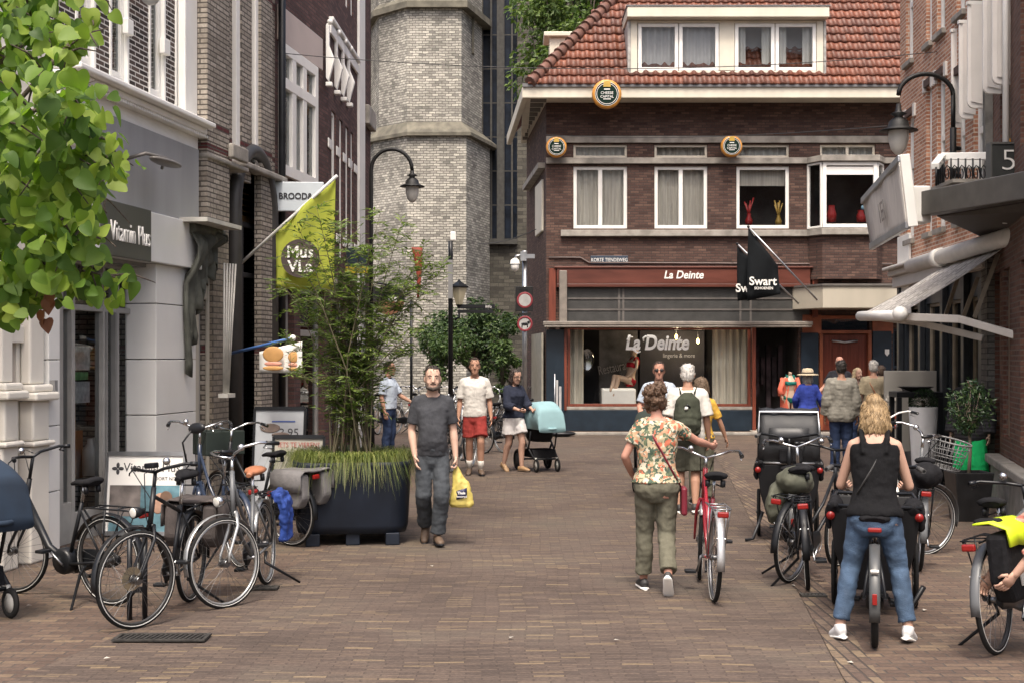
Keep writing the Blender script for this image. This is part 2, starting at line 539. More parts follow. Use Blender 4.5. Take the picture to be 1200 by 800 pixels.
# ------------------------------------------------------------------ camera, sky, sun
cam = bpy.data.cameras.new('camera'); cam_o = bpy.data.objects.new('camera', cam); COL.objects.link(cam_o)
cam.lens = 48; cam.sensor_width = 36; cam.clip_start = .1; cam.clip_end = 4000
cam_o.location = (0, 0, EYE); cam_o.rotation_euler = (R(90), 0, 0)
cam.shift_y = 18 / 1200
SC.camera = cam_o
w = bpy.data.worlds.new('World'); SC.world = w; w.use_nodes = True
nt = w.node_tree
sky = nt.nodes.new('ShaderNodeTexSky'); sky.sky_type = 'NISHITA'; sky.sun_disc = False
SUN_EL, SUN_AZ = R(62), R(-176)          # azimuth of the sun measured from +Y towards +X
sky.sun_elevation = SUN_EL; sky.sun_rotation = SUN_AZ; sky.air_density = .8; sky.dust_density = 8.0; sky.ozone_density = .3
nt.links.new(sky.outputs[0], nt.nodes['Background'].inputs[0])
nt.nodes['Background'].inputs[1].default_value = .15
sl = bpy.data.lights.new('sun', 'SUN'); so = bpy.data.objects.new('sun', sl); COL.objects.link(so)
sl.energy = 1.35; sl.angle = R(11); sl.color = (1, .95, .86)
sv = Vector((math.sin(SUN_AZ) * math.cos(SUN_EL), math.cos(SUN_AZ) * math.cos(SUN_EL), math.sin(SUN_EL)))
so.rotation_euler = sv.to_track_quat('Z', 'Y').to_euler(); so.location = (-5, -5, 25)
SC.view_settings.view_transform = 'Standard'; SC.view_settings.look = 'None'
SC.view_settings.exposure = EXPO = 1.0; SC.view_settings.gamma = 1

# ------------------------------------------------------------------ ground
pav_stops = [(0, (.086, .065, .054)), (.3, (.108, .081, .066)), (.6, (.122, .091, .073)), (.86, (.138, .102, .079)), (.95, (.175, .13, .086)), (1, (.24, .18, .115))]
road_m = brick('street_clinkers', pav_stops, (.084, .063, .052), .2, .05, .005, bump=1.0, rough=.78, axes='xy', warp=.2, stain=.4, wscale=.7, sscale=.5, dirt=(.085, .075, .058))
pav_m = brick('pavement_clinkers', [(0, (.092, .063, .049)), (.5, (.118, .081, .062)), (.85, (.145, .101, .073)), (1, (.19, .137, .09))], (.075, .063, .056), .205, .09, .007, bump=.8, rough=.8, axes='xy', warp=.02, stain=.3, wscale=1.5, sscale=.6, dirt=(.085, .078, .056))
gut_m = brick('gutter_clinkers', [(0, (.10, .07, .056)), (.6, (.132, .096, .073)), (1, (.2, .15, .1))], (.06, .049, .043), .21, .075, .008, bump=.9, rough=.8, axes='yx', warp=.015, stain=.25)
gr_m = mat('far_ground', (.13, .11, .09), .9, var=.3, scale=1.5)

def flat(name, pts, z, m):
    o = MB().add([(x, y, z) for x, y in pts], [list(range(len(pts)))]).build(name, m)
    o['kind'] = 'structure'
    return o
flat('ground', [(-400, -20), (400, -20), (400, 1500), (-400, 1500)], -.012, gr_m)
LB = [(-3.7, 4), (-2.72, 9.2), (-2.15, 11.2), (-1.8, 14), (-1.4, 20), (-1.3, 33)]
RB = [(1.75, 4), (2.06, 8), (2.42, 11), (2.9, 16), (3.6, 22), (4.6, 33)]
flat('road', LB + [(-6, 44), (-1, 60), (6, 60)] + [(12, 33.2)] + RB[::-1], 0, road_m)
flat('pavement_left', [(-8, 4)] + LB + [(-6, 44), (-8, 44)], .004 - .008, pav_m).location.z = .004
flat('pavement_right', RB + [(12, 33.2), (12, 4)], 0, pav_m).location.z = .004
for nm, ln, s in (('gutter_right', RB, 1),):
    pts = [(x - .11, y) for x, y in ln] + [(x + .11, y) for x, y in ln[::-1]]
    flat(nm, pts if s < 0 else pts, .008, gut_m)
kb = MB().bx(.5, 13, 33.25, 33.42, -.01, .07).build('kerb', stone, None, bevel=.02); kb['kind'] = 'structure'
flat('pavement_shop', [(.5, 33.42), (13, 33.42), (13, 34.2), (.5, 34.2)], .062, pav_m)
for z_, nm in ():
    pass

# storm drains
iron = mat('cast_iron', (.05, .047, .043), .6, .4, var=.4, scale=20)
def drain(label, c, sx, sy):
    t = thing('storm_drain', label, 'drain', (c.x, c.y, .012))
    fr = MB()
    fr.bx(-sx / 2, sx / 2, -sy / 2, -sy / 2 + .025, 0, .012); fr.bx(-sx / 2, sx / 2, sy / 2 - .025, sy / 2, 0, .012)
    fr.bx(-sx / 2, -sx / 2 + .025, -sy / 2 + .025, sy / 2 - .025, 0, .012); fr.bx(sx / 2 - .025, sx / 2, -sy / 2 + .025, sy / 2 - .025, 0, .012)
    fr.build('frame', iron, t)
    g = MB(); n = int(sx / .035)
    for i in range(n):
        x = -sx / 2 + .03 + (sx - .06) * (i + .5) / n
        g.bar((x - .012, -sy / 2 + .025, .004), (x + .012, sy / 2 - .025, .004), .016, .01)
    g.build('grating', iron, t)
    MB().add([(-sx / 2, -sy / 2, -.002), (sx / 2, -sy / 2, -.002), (sx / 2, sy / 2, -.002), (-sx / 2, sy / 2, -.002)], [(0, 1, 2, 3)]).build('pit', dark_room, t)
drain('slotted iron gutter grating in the paving in front of the black bike with the mirror', G(190, 749), .62, .22)
drain('small iron gutter grating in the paving beside the kickstand of the silver forked bike', G(312, 690), .2, .14)
drain('narrow iron gutter cover in the paving left of the woman on the cargo bike', G(953, 699), .2, .12)

# scraps on the street
lit = mat('paper_scrap', (.42, .40, .35), .8)
for i, (x, y) in enumerate(((121, 774), (507, 665), (727, 752), (600, 748), (992, 778), (1082, 717), (932, 688), (38, 711))):
    p = G(x, y)
    o = MB().add([(0, 0, 0), (.035, .004, .004), (.04, .022, .001), (.01, .03, .006)], [(0, 1, 2, 3)]).build('litter_scrap', lit)
    o.location = (p.x, p.y, .016); o.rotation_euler = (0, 0, i * 1.3)
    tag(o, ['tiny pale scrap of paper on the paving below the left drain', 'tiny white scrap on the paving right of the walking man in grey', 'tiny white scrap on the open paving below the woman with the red bike', 'tiny pale scrap in the middle of the open street paving', 'tiny white scrap at the lower right edge of the street', 'yellowish leaf scrap on the paving right of the cargo bike', 'tiny scrap on the paving by the kickstand of the parked black bike', 'tiny pale scrap on the paving under the dark e-bike at the left'][i], 'litter', 'scraps on the paving')

# ------------------------------------------------------------------ wires
wire_m = mat('cable', (.03, .03, .03), .6)
def wire(label, a, b, sag, r=.012):
    pts = [a.lerp(b, k / 14) - Vector((0, 0, sag * 4 * (k / 14) * (1 - k / 14))) for k in range(15)]
    tag(MB().tube(pts, r, 6).build('cable', wire_m), label, 'cable')
wire('long thin cable slung across the street in front of the dormer windows', P(323, 62, 20), P(1098, 61, 21), .25, .006)
wire('thin cable running to the brick gable from the right hand street lamp', P(640, 158, 33.7), P(1040, 148, 20.2), .12, .006)
wire('thin cable between the church and the corner of the dark brick shop', P(560, 286, 40), P(628, 269, 34.4), .1)
# ------------------------------------------------------------------ the corner shop at the end of the street
LDO = Vector((.85, 34.0))
ld = Fac((.85, 34.0), (12.0, 34.0))
bd = brick('dark_brick', [(0, (.06, .033, .027)), (.4, (.092, .052, .042)), (.8, (.118, .068, .054)), (1, (.155, .092, .07))], (.055, .043, .038), .21, .0655, .009, bump=.6, stain=.25)
tile_m, nt_, b_ = base('roof_tiles')
tc = nd(nt_, 'ShaderNodeTexCoord'); sp_ = nd(nt_, 'ShaderNodeSeparateXYZ'); nt_.links.new(tc.outputs['UV'], sp_.inputs[0])
wn = nd(nt_, 'ShaderNodeTexWhiteNoise', noise_dimensions='2D')
fl = nd(nt_, 'ShaderNodeVectorMath', operation='FLOOR'); nt_.links.new(tc.outputs['UV'], fl.inputs[0]); nt_.links.new(fl.outputs[0], wn.inputs['Vector'])
nz_ = nd(nt_, 'ShaderNodeTexNoise'); nz_.inputs['Scale'].default_value = .9; nz_.inputs['Detail'].default_value = 6
nt_.links.new(tc.outputs['Object'], nz_.inputs['Vector'])
sm_ = nd(nt_, 'ShaderNodeMath', operation='MULTIPLY_ADD'); sm_.inputs[1].default_value = .36
nt_.links.new(wn.outputs['Value'], sm_.inputs[0])
s2_ = nd(nt_, 'ShaderNodeMath', operation='MULTIPLY_ADD'); s2_.inputs[1].default_value = .6; s2_.inputs[2].default_value = -.03
nt_.links.new(nz_.outputs['Fac'], s2_.inputs[0]); nt_.links.new(s2_.outputs[0], sm_.inputs[2])
cc_ = ramp(nt_, sm_.outputs[0], [(.05, (.085, .036, .026)), (.35, (.135, .049, .029)), (.65, (.20, .063, .031)), (1, (.28, .09, .038))])
n2_ = nd(nt_, 'ShaderNodeTexNoise'); n2_.inputs['Scale'].default_value = 14; n2_.inputs['Detail'].default_value = 5
nt_.links.new(tc.outputs['Object'], n2_.inputs['Vector'])
cc_ = mixc(nt_, cc_, ramp(nt_, n2_.outputs['Fac'], [(.3, (.6, .6, .62)), (.65, (1.1, 1.1, 1.1))]), 1.0, 'MULTIPLY')
nt_.links.new(cc_, b_.inputs['Base Color']); b_.inputs['Roughness'].default_value = .55

def tiled(u0, u1, s0, s1, clip, tw=.235, th=.33):
    """pantiles on a plane: u along the eave, s up the slope; height = S profile + step of each course"""
    nu, ns = 8, 2
    cols, rows = int((u1 - u0) / tw), int((s1 - s0) / th)
    vs, fs, uv = [], [], []
    for r_ in range(rows):
        for c in range(cols):
            if not clip(u0 + (c + .5) * tw, s0 + (r_ + .5) * th): continue
            o = len(vs)
            jit = RND.uniform(-.006, .006)
            for k, f in ((0, 0.0), (1, 0.0), (2, 1.0)):
                for i in range(nu + 1):
                    ph = i / nu
                    prof = .05 * (.5 + .5 * math.cos((ph - .28) * 2 * math.pi)) ** 1.4
                    drop = .03 * (.5 + .5 * math.cos((ph - .28) * 2 * math.pi))
                    lift = .055 * (1 - f) + jit
                    h = prof + lift if k else prof + lift - .045
                    vs.append((u0 + (c + ph) * tw, s0 + (r_ + f) * th - (drop if f == 0 else 0) - .02 * (f == 0), h))
                    uv.append((c + .5, r_ + .5))
            for k in range(2):
                for i in range(nu):
                    a = o + k * (nu + 1) + i
                    fs.append((a, a + 1, a + nu + 2, a + nu + 1))
    return vs, fs, uv

def tile_obj(name, vsfu, M, parent):
    vs, fs, uv = vsfu
    me = bpy.data.meshes.new(name)
    me.from_pydata([tuple(M @ Vector(v)) for v in vs], [], fs)
    l = me.uv_layers.new(name='UV')
    for lo in me.loops: l.data[lo.index].uv = uv[lo.vertex_index]
    me.polygons.foreach_set('use_smooth', [True] * len(me.polygons))
    return link(name, me, tile_m, parent)

def build_corner():
    B = ld.root('corner_shop_building', 'dark brown brick corner building with red pantile roof, dormer and lingerie shop', 'building')
    U = lambda x: ld.u(x)
    Z = lambda y: EYE + (HZ - y) / F * 34.0
    L1 = 11.2
    # openings
    ops = []
    tr = [(672, 735), (767, 829), (863, 925)]
    for a, b in tr:
        ops.append((U(a), U(b), Z(268), Z(195)))
        ops.append((U(a), U(b), Z(185), Z(169.5)))
    ops.append((U(961), U(1026), Z(185), Z(169.5)))
    ops.append((U(948), U(1033), Z(269), Z(193)))          # behind the bay
    ops.append((U(665), U(880), Z(476), Z(383)))             # shop window
    ops.append((U(885), U(936), 0.07, Z(383)))               # shop entrance
    ops.append((U(962), U(1019), 0.07, Z(372)))             # red door
    ops.append((U(1046), U(1100), .07, Z(385)))
    mb = wall(0, L1, 0, 8.5, ops, depth=8, body=False)
    # side wall running back on the left, the shell
    mb.add([(0, 0, 0), (-.42, 6.0, 0), (-.42, 6.0, 8.5), (0, 0, 8.5)], [(0, 1, 2, 3)])
    mb.add([(-.42, 6, 0), (L1, 6, 0), (L1, 6, 8.5), (-.42, 6, 8.5)], [(0, 1, 2, 3)])
    mb.add([(L1, 0, 0), (L1, 6, 0), (L1, 6, 8.5), (L1, 0, 8.5)], [(0, 1, 2, 3)])
    # plinth under bay window: brick skirt of the bay
    def bay(z0, z1, p=.45, x0=947, x1=1034, inset=12):
        a, b = U(x0), U(x1); i = inset * .02125
        return [(a, 0), (a + i, -p), (b - i, -p), (b, 0)], z0, z1
    pts, z0, z1 = bay(Z(328), Z(278))
    k = len(pts)
    mb.add([(x, y, z0) for x, y in pts] + [(x, y, z1) for x, y in pts], [(i, i + 1, i + 1 + k, i + k) for i in range(k - 1)] + [(3, 2, 1, 0), (4, 5, 6, 7)])
    mb.build('wall', bd, B)
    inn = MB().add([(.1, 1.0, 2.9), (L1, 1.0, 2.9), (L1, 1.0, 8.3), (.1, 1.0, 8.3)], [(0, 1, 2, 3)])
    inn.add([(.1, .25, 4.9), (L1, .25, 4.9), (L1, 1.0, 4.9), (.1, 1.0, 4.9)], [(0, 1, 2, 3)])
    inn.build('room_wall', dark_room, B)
    # upper windows with curtains
    for n, (a, b) in enumerate(tr):
        w1 = window(B, U(a), U(b), Z(268), Z(195), rec=.05, mul=(.5,) if n < 2 else (), fw=.085, curtain='full' if n < 2 else 'blind', gm=glass_up)
        w2 = window(B, U(a), U(b), Z(185), Z(169.5), rec=.06, fw=.06, fm=cream, curtain='full', cm=net_m if n == 2 else curtain_m, gm=glass_up, name='transom_window')
    window(B, U(961), U(1026), Z(185), Z(169.5), rec=.06, mul=(.5,), fw=.06, fm=cream, curtain='full', cm=net_m, gm=glass_up, name='transom_window')
    # stone bands and sills
    def band(y0, y1, p, xa=640, xb=1110, nm='stone_band', baybump=True):
        m_ = MB()
        if baybump:
            m_.bx(U(xa), U(945), -p, -.003, Z(y1), Z(y0))
            q = [(U(945), -.003), (U(945), -p), (U(957), -p - .47), (U(1024), -p - .47), (U(1036), -p), (U(xb), -p), (U(xb), -.003)]
            m_.poly([(x, y, Z(y1)) for x, y in q], Z(y0) - Z(y1), (0, 0, 1))
        else:
            m_.bx(U(xa), U(xb), -p, -.003, Z(y1), Z(y0))
        return m_.build(nm, stone, B, bevel=.012)
    band(160, 168, .07, baybump=False)
    band(185.5, 192.5, .10)
    band(270, 277.5, .12, xa=657, nm='sill')
    # bay window
    bw = MB()
    a, b = U(947), U(1034); i = 12 * .02125; zt, zb = Z(193), Z(269)
    bp = [(a, 0), (a + i, -.45), (b - i, -.45), (b, 0)]
    for (p, q) in zip(bp[:-1], bp[1:]):
        p_, q_ = Vector((*p, 0)), Vector((*q, 0)); t = (q_ - p_).normalized(); l = (q_ - p_).length
        fw = .09 if l > 1 else .05
        for z_ in (zb + fw / 2, zt - fw / 2): bw.bar(p_ + Vector((0, 0, z_)), q_ + Vector((0, 0, z_)), .08, fw)
        bw.bar(p_ + t * fw / 2 + Vector((0, 0, zb)), p_ + t * fw / 2 + Vector((0, 0, zt)), .085, fw, up=t)
        bw.bar(q_ - t * fw / 2 + Vector((0, 0, zb)), q_ - t * fw / 2 + Vector((0, 0, zt)), .085, fw, up=t)
        if l > 1: bw.bar(p_ + Vector((0, -.0, zt - .22)), q_ + Vector((0, 0, zt - .22)), .02, .2)
    bo = bw.build('bay_window', white, B, bevel=.008)
    g = MB()
    for (p, q) in zip(bp[:-1], bp[1:]):
        g.add([(p[0], p[1] + .01, zb + .05), (q[0], q[1] + .01, zb + .05), (q[0], q[1] + .01, zt - .05), (p[0], p[1] + .01, zt - .05)], [(0, 1, 2, 3)])
    g.build('pane', glass_up, bo)
    # ornaments in the windows
    redv = mat('red_glazed_vase', (.3, .02, .02), .3); yel = mat('yellow_vase', (.4, .26, .06), .4)
    for x, m_, r_, hh in ((972, redv, .11, .42), (1006, redv, .1, .3), (1014, redv, .07, .28)):
        MB().lathe([(0, 0), (r_, .01), (r_ * 1.1, hh * .5), (r_ * .7, hh * .85), (r_ * .8, hh)], (U(x), -.22, Z(262)), 14).build('vase', m_, bo)
    for x, m_, r_, hh in ((915, yel, .08, .26), (880, redv, .09, .3)):
        v = MB().lathe([(0, 0), (r_, .03), (r_ * 1.1, hh * .4), (r_ * .5, hh * .8), (r_ * .6, hh)], (U(x), .3, Z(263)), 14)
        for k in range(7):
            v.tube([(U(x), .3, Z(263) + hh * .8), (U(x) + RND.uniform(-.12, .12), .3, Z(263) + hh + RND.uniform(.2, .4))], [.012, .02], 5)
        v.build('vase', m_, B)
    MB().ell((U(1008), -.26, Z(245)), (.05, .05, .06)).build('parrot_ornament', mat('pale_blue_ornament', (.25, .45, .6), .4), bo)
    # ---- shop front
    fas = mat('fascia_red', (.105, .030, .019), .4, var=.25, scale=1.5, stretch=(1, 1, 5))
    m_ = MB(); m_.bx(U(652), U(948), -.16, -.003, Z(333), Z(315)); m_.bx(U(649), U(951), -.19, -.003, Z(315) + .003, Z(315) + .05); m_.bx(U(652), U(948), -.18, -.004, Z(337), Z(333) - .003)
    fo = m_.build('fascia', fas, B, bevel=.01)
    text('lettering', 'La Deinte', .27, white, fo, (U(800), -.165, Z(323)), shear=.22, off=.006, sx=.92)
    m_ = MB(); m_.bx(U(643), U(651), -.14, -.004, Z(378), Z(315)); m_.bx(U(951), U(957), -.14, -.004, Z(372), Z(315))
    m_.build('side_panel', redwood, B)
    pan = mat('grey_transom_panel', (.042, .042, .04), .5, var=.2)
    m_ = MB(); m_.bx(U(664), U(948), -.05, -.004, Z(379), Z(337) - .004)
    po = m_.build('transom_panel', pan, B)
    rail = MB()
    for y in (350, 363): rail.bx(U(664), U(948), -.07, -.053, Z(y + 1), Z(y - 1))
    for x in (724, 729, 866, 878): rail.bx(U(x), U(x + 2.4), -.064, -.0545, Z(378), Z(338))
    rail.build('glazing_bar', mat('grey_bar', (.11, .10, .092), .5), po)
    aw = MB(); aw.bx(U(655), U(664), -.3, -.055, Z(380), Z(318)); aw.bx(U(636), U(948), -.46, -.16, Z(381.5), Z(377)); aw.bx(U(637), U(947), -.45, -.2, Z(384), Z(382))
    aw.build('awning_box', mat('grey_brown_awning', (.2, .175, .15), .5), B, bevel=.015)
    # shop window
    sw = window(B, U(665), U(880), Z(476), Z(383), rec=.04, fw=.07, fm=redwood, gm=glass_shop, name='shop_window')
    MB().bx(U(663), U(884), -.06, .2, Z(479.5), Z(476) - .002).build('sill', stone, sw, bevel=.008)
    lt = text('lettering', 'La Deinte', .50, sign_white, sw, (U(770), .062, Z(402)), shear=.2, off=.016, sx=.80)
    for pts in (((737, 401), (735.5, 397.5), (738, 394.5), (742, 395)), ((739, 409), (743, 409.5), (747, 413), (751, 411.5)), ((754.5, 400), (754, 396), (757, 394), (762, 394.5))):
        MB().tube([(U(x), .058, Z(y)) for x, y in pts], [.014, .026, .026, .012], 8, r2=.006).build('swash', sign_white, lt).matrix_parent_inverse = lt.matrix_basis.inverted()
    text('lettering', 'lingerie & more', .15, cream, sw, (U(796), .07, Z(416.5)), sx=.85)
    # display behind the glass
    wavy(U(838), U(880), Z(476), Z(384), .5, amp=.04).build('curtain', net2_m, sw)
    wavy(U(668), U(685), Z(476), Z(384), .5, amp=.04).build('curtain', net2_m, sw)
    MB().bx(U(665), U(884), .05, 2.2, Z(477.5), Z(476.5)).build('display_floor', mat('display_floor', (.13, .12, .11), .6), sw)
    MB().bx(U(665), U(884), 2.2, 2.25, Z(478), Z(380)).build('back_panel', mat('display_dark', (.03, .028, .032), .8, var=.4, scale=2), sw)
    po1 = MB().bx(U(707), U(754), 1.55, 1.58, Z(472), Z(386)).build('backdrop', mat('backdrop_photo', (.075, .07, .073), .7, var=.9, scale=2.2), sw)
    text('lettering', 'Restaurant', .34, mat('backdrop_lettering', (.22, .2, .19), .7), po1, (U(726), 1.545, Z(431)), rot=(R(90), R(-12), 0), sx=.6)
    MB().bx(U(757), U(836), 1.62, 1.65, Z(472), Z(386)).build('backdrop', mat('backdrop_dark', (.02, .018, .026), .6, var=.7, scale=2), sw)
    MB().lathe([(.0, 0), (.2, 0), (.24, .015), (.2, .03)], (U(691), 1.2, Z(421)), 26, rot=rotx(R(90)) @ Matrix.Diagonal((.8, 1.35, 1))).build('oval_mirror', mat('mirror_glass', (.3, .3, .3), .1, 1), sw)
    for x, y in ((797, 394), (823, 399)):
        bo_ = MB().ell((U(x), .8, Z(y)), (.035, .035, .07)).build('bulb', emitmat('filament_bulb', (1, .55, .18), 6) if 'filament_bulb' not in MATS else MATS['filament_bulb'], sw)
        pl = bpy.data.lights.new('bulb_light', 'POINT'); pl.energy = 17; pl.color = (1, .78, .5); pl.shadow_soft_size = .08
        po_ = bpy.data.objects.new('bulb_light', pl); COL.objects.link(po_); po_.parent = sw; po_.location = (U(x), .68, Z(y) - .05)
        MB().tube([(U(x), .8, Z(y) + .07), (U(x), .8, Z(380))], .012, 5).build('lamp_cord', black, sw)
    MB().bx(U(706), U(747), .35, 1.0, Z(476) + .003, Z(455)).build('podium', white, sw, bevel=.05)
    # plinth and pilasters
    m_ = MB()
    m_.bx(U(659), U(884), -.06, -.003, .065, Z(480)); m_.bx(U(640), U(661), -.09, -.004, .065, Z(386)); m_.bx(U(938), U(958), -.09, -.004, .065, Z(390)); m_.bx(U(1022), U(1044), -.07, -.004, .065, Z(388))
    m_.build('plinth', navy, B, bevel=.008)
    m_ = MB()
    m_.bx(U(881), U(885), -.1, -.005, .065, Z(384)); m_.bx(U(661), U(664), -.1, -.005, Z(480), Z(384))
    m_.build('jamb', redwood, B)
    # entrance recess
    m_ = MB()
    m_.add([(U(885), .22, 0), (U(885), 1.6, 0), (U(885), 1.6, 3), (U(885), .22, 3)], [(0, 1, 2, 3)]); m_.add([(U(936), .22, 0), (U(936), 1.6, 0), (U(936), 1.6, 3), (U(936), .22, 3)], [(0, 1, 2, 3)])
    m_.add([(U(885), 1.6, 0), (U(936), 1.6, 0), (U(936), 1.6, 3), (U(885), 1.6, 3)], [(0, 1, 2, 3)])
    m_.build('entrance_recess', dark_room, B)
    MB().bx(U(878), U(938), -.55, .5, .063, .085).build('doorstep', mat('pale_step', (.36, .33, .28), .8), B, bevel=.01)
    dis = MB()
    for i in range(6): dis.bx(U(887 + i * 7), U(892 + i * 7), 1.1, 1.3, .6 + (i % 3) * .3, 1.9 + (i % 2) * .3)
    dis.build('clothes_display', mat('dark_garments', (.05, .035, .04), .9, var=.9, scale=4), B)
    # red door
    d = MB(); d.bx(U(964), U(1017), .06, .12, .08, Z(392))
    for i in range(9): d.bx(U(965 + i * 5.9), U(965.4 + i * 5.9), .052, .0585, .12, Z(394))
    dr = d.build('door', mat('varnished_red_wood', (.13, .03, .016), .35, var=.4, scale=2, stretch=(9, 9, .5)), B)
    f_ = MB(); f_.bx(U(960), U(1021), -.05, .15, Z(391), Z(387)); f_.bx(U(960), U(964), -.05, .15, .08, Z(391) - .003); f_.bx(U(1017), U(1021), -.05, .15, .08, Z(391) - .003); f_.bx(U(957), U(1023), -.05, .15, Z(374), Z(370)); f_.bx(U(940), U(962), -.06, -.003, Z(391), Z(369)); f_.bx(U(1022), U(1046), -.06, -.003, Z(391), Z(369))
    f_.build('door_frame', mat('orange_brown_wood', (.24, .07, .03), .4, var=.3, scale=3), dr, bevel=.008)
    MB().add([(U(964), .08, Z(387)), (U(1017), .08, Z(387)), (U(1017), .08, Z(374)), (U(964), .08, Z(374))], [(0, 1, 2, 3)]).build('pane', glass_dark, dr)
    MB().tube([(U(975), .02, Z(399)), (U(990), -.01, Z(401)), (U(1005), .02, Z(399))], .03, 8).build('handle', alu, dr)
    sh = MB().poly([(U(1036), -.075, Z(409)), (U(1041), -.075, Z(409)), (U(1041), -.075, Z(414)), (U(1038.5), -.075, Z(417)), (U(1036), -.075, Z(414))], .01, (0, -1, 0)).build('house_plaque', white, B)
    window(B, U(1046), U(1100), .1, Z(385), rec=.05, fw=.06, fm=navy, gm=glass_dark, mul=(.5,), tra=(.62,), name='shop_window')
    # beige canopy over the shoe shop
    cz0, cz1 = Z(363), Z(338)
    c_ = MB()
    c_.poly([(U(952), -1.15, cz0), (U(1124), -1.15, cz0), (U(1124), -.06, cz0), (U(928), -.06, cz0)], cz1 - cz0, (0, 0, 1))
    cn = c_.build('canopy', mat('beige_canopy', (.42, .385, .31), .6, var=.15, scale=1.5, stretch=(1, 1, .3)), B, bevel=.012)
    MB().poly([(U(951), -1.19, cz1 + .003), (U(1125), -1.19, cz1 + .003), (U(1125), -.05, cz1 + .003), (U(926), -.05, cz1 + .003)], .05, (0, 0, 1)).build('canopy_edge', mat('canopy_trim', (.12, .11, .1), .5), cn)
    # street sign and conduit
    s_ = MB().bx(U(692), U(736), -.03, -.004, Z(310), Z(300)).build('street_name_plate', mat('sign_blue', (.02, .035, .06), .4), B, bevel=.01)
    text('lettering', 'KORTE TIENDEWEG', .125, white, s_, (U(714), -.034, Z(305)), sx=.8, ext=.002)
    MB().tube([(U(643), -.03, Z(302)), (U(680), -.03, Z(302)), (U(690), -.03, Z(308)), (U(940), -.03, Z(309.5)), (U(1045), -.05, Z(309.5))], .018, 6).build('conduit', mat('conduit', (.14, .11, .1), .6), B)
    # ---- eaves, gutter, roof
    e = MB()
    e.bx(U(612) , L1 + .2, -.85, -.70, 8.18, 8.47)
    e.bx(U(612) + .01, L1 + .2, -.70, 6.5, 8.22, 8.30)
    e.bx(-1.5, U(612) - .003, -.86, 6.5, 8.17, 8.47) if False else None
    e.bar((U(611) + .08, -.70, 8.325), (U(611) + .08 - .4, 6.5, 8.325), .14, .29)
    e.build('eaves', cream2, B, bevel=.015)
    MB().bx(U(612), L1 + .2, -.9, -.853, 8.44, 8.52).build('gutter', mat('lead_grey', (.14, .14, .145), .5), B)
    s_ = MB()
    for i in range(10): s_.bx(U(612) + .2, 0.0 - .003 - .06 * i, -.6 + i * .65, -.1 + i * .65, 8.205, 8.219)
    s_.build('soffit_board', mat('soffit', (.09, .08, .065), .7), B)
    pit = R(50); y0, z0 = -.86, 8.5
    M = Matrix(((1, 0, 0, 0), (0, math.cos(pit), -math.sin(pit), y0), (0, math.sin(pit), math.cos(pit), z0), (0, 0, 0, 1)))
    uh = U(620) * 33.14 / 34 + .0
    tl = tiled(uh - .05, L1 + .1, 0, 4.9, lambda u, s: u > uh + s * math.cos(pit) - .1)
    rf = tile_obj('roof', tl, M, B)
    # battens under the tiles so the slope is closed, left hip slope, ridge tiles
    top = 4.9
    f_ = MB(); hx = uh + top * math.cos(pit)
    f_.add([(uh, y0 + .05, z0 - .06), (L1, y0 + .05, z0 - .06), (L1, y0 + .05 + top * math.cos(pit), z0 - .06 + top * math.sin(pit)), (hx, y0 + .05 + top * math.cos(pit), z0 - .06 + top * math.sin(pit))], [(0, 1, 2, 3)])
    f_.add([(uh, y0 + .05, z0 - .06), (hx, y0 + .05 + top * math.cos(pit), z0 - .06 + top * math.sin(pit)), (hx, 6, z0 - .06 + top * math.sin(pit)), (uh - .4, 6.3, z0 - .06)], [(3, 2, 1, 0)])
    f_.build('roof_boarding', mat('tile_shade', (.2, .07, .045), .8), rf)
    hp = MB(); n = 22
    for i in range(n):
        s0, s1 = i * top / n, (i + 1.18) * top / n
        a_ = M @ Vector((uh + s0 * math.cos(pit), s0, .07)); b_2 = M @ Vector((uh + s1 * math.cos(pit), s1, .035))
        hp.tube([a_, a_.lerp(b_2, .12), b_2], [.15, .15, .11], 10)
    hp.build('hip_tiles', mat('brown_hip_tile', (.13, .062, .045), .6, var=.35, scale=5), rf)
    # front dormer
    yd = -.64
    dz = lambda y: EYE + (HZ - y) / F * (34 + yd)
    k = (34 + yd) / F; du = lambda x: (x - 600) * k - .85
    dm = MB()
    dm.bx(du(739), du(747), yd, yd + 2.2, dz(88), dz(24)); dm.bx(du(957), du(965), yd, yd + 2.2, dz(88), dz(24))
    dm.bx(du(747) + .003, du(957) - .003, yd + .01, yd + .1, dz(88), dz(83.5)); dm.bx(du(843), du(861), yd + .012, yd + .1, dz(83) + .003, dz(24)); dm.bx(du(747) + .003, du(957) - .003, yd + .01, yd + .1, dz(27), dz(24))
    do = dm.build('dormer', cream, B, bevel=.01)
    s_ = MB(); s_.bx(du(734), du(969), yd - .28, yd + 2.6, dz(23.5) + .003, dz(11))
    s_.build('dormer_roof', cream2, do, bevel=.015)
    MB().bx(du(733), du(970), yd - .3, yd + 2.6, dz(11) + .003, dz(9.6)).build('dormer_flashing', mat('lead_grey', (0, 0, 0)), do)
    l_ = MB(); l_.bx(du(735.5), du(739) - .003, yd - .02, yd + 2, dz(89), dz(25)); l_.bx(du(965) + .003, du(968), yd - .02, yd + 2, dz(89), dz(25))
    l_.build('lead_cheek', mat('weathered_lead', (.33, .32, .3), .6, var=.5, scale=6), do)
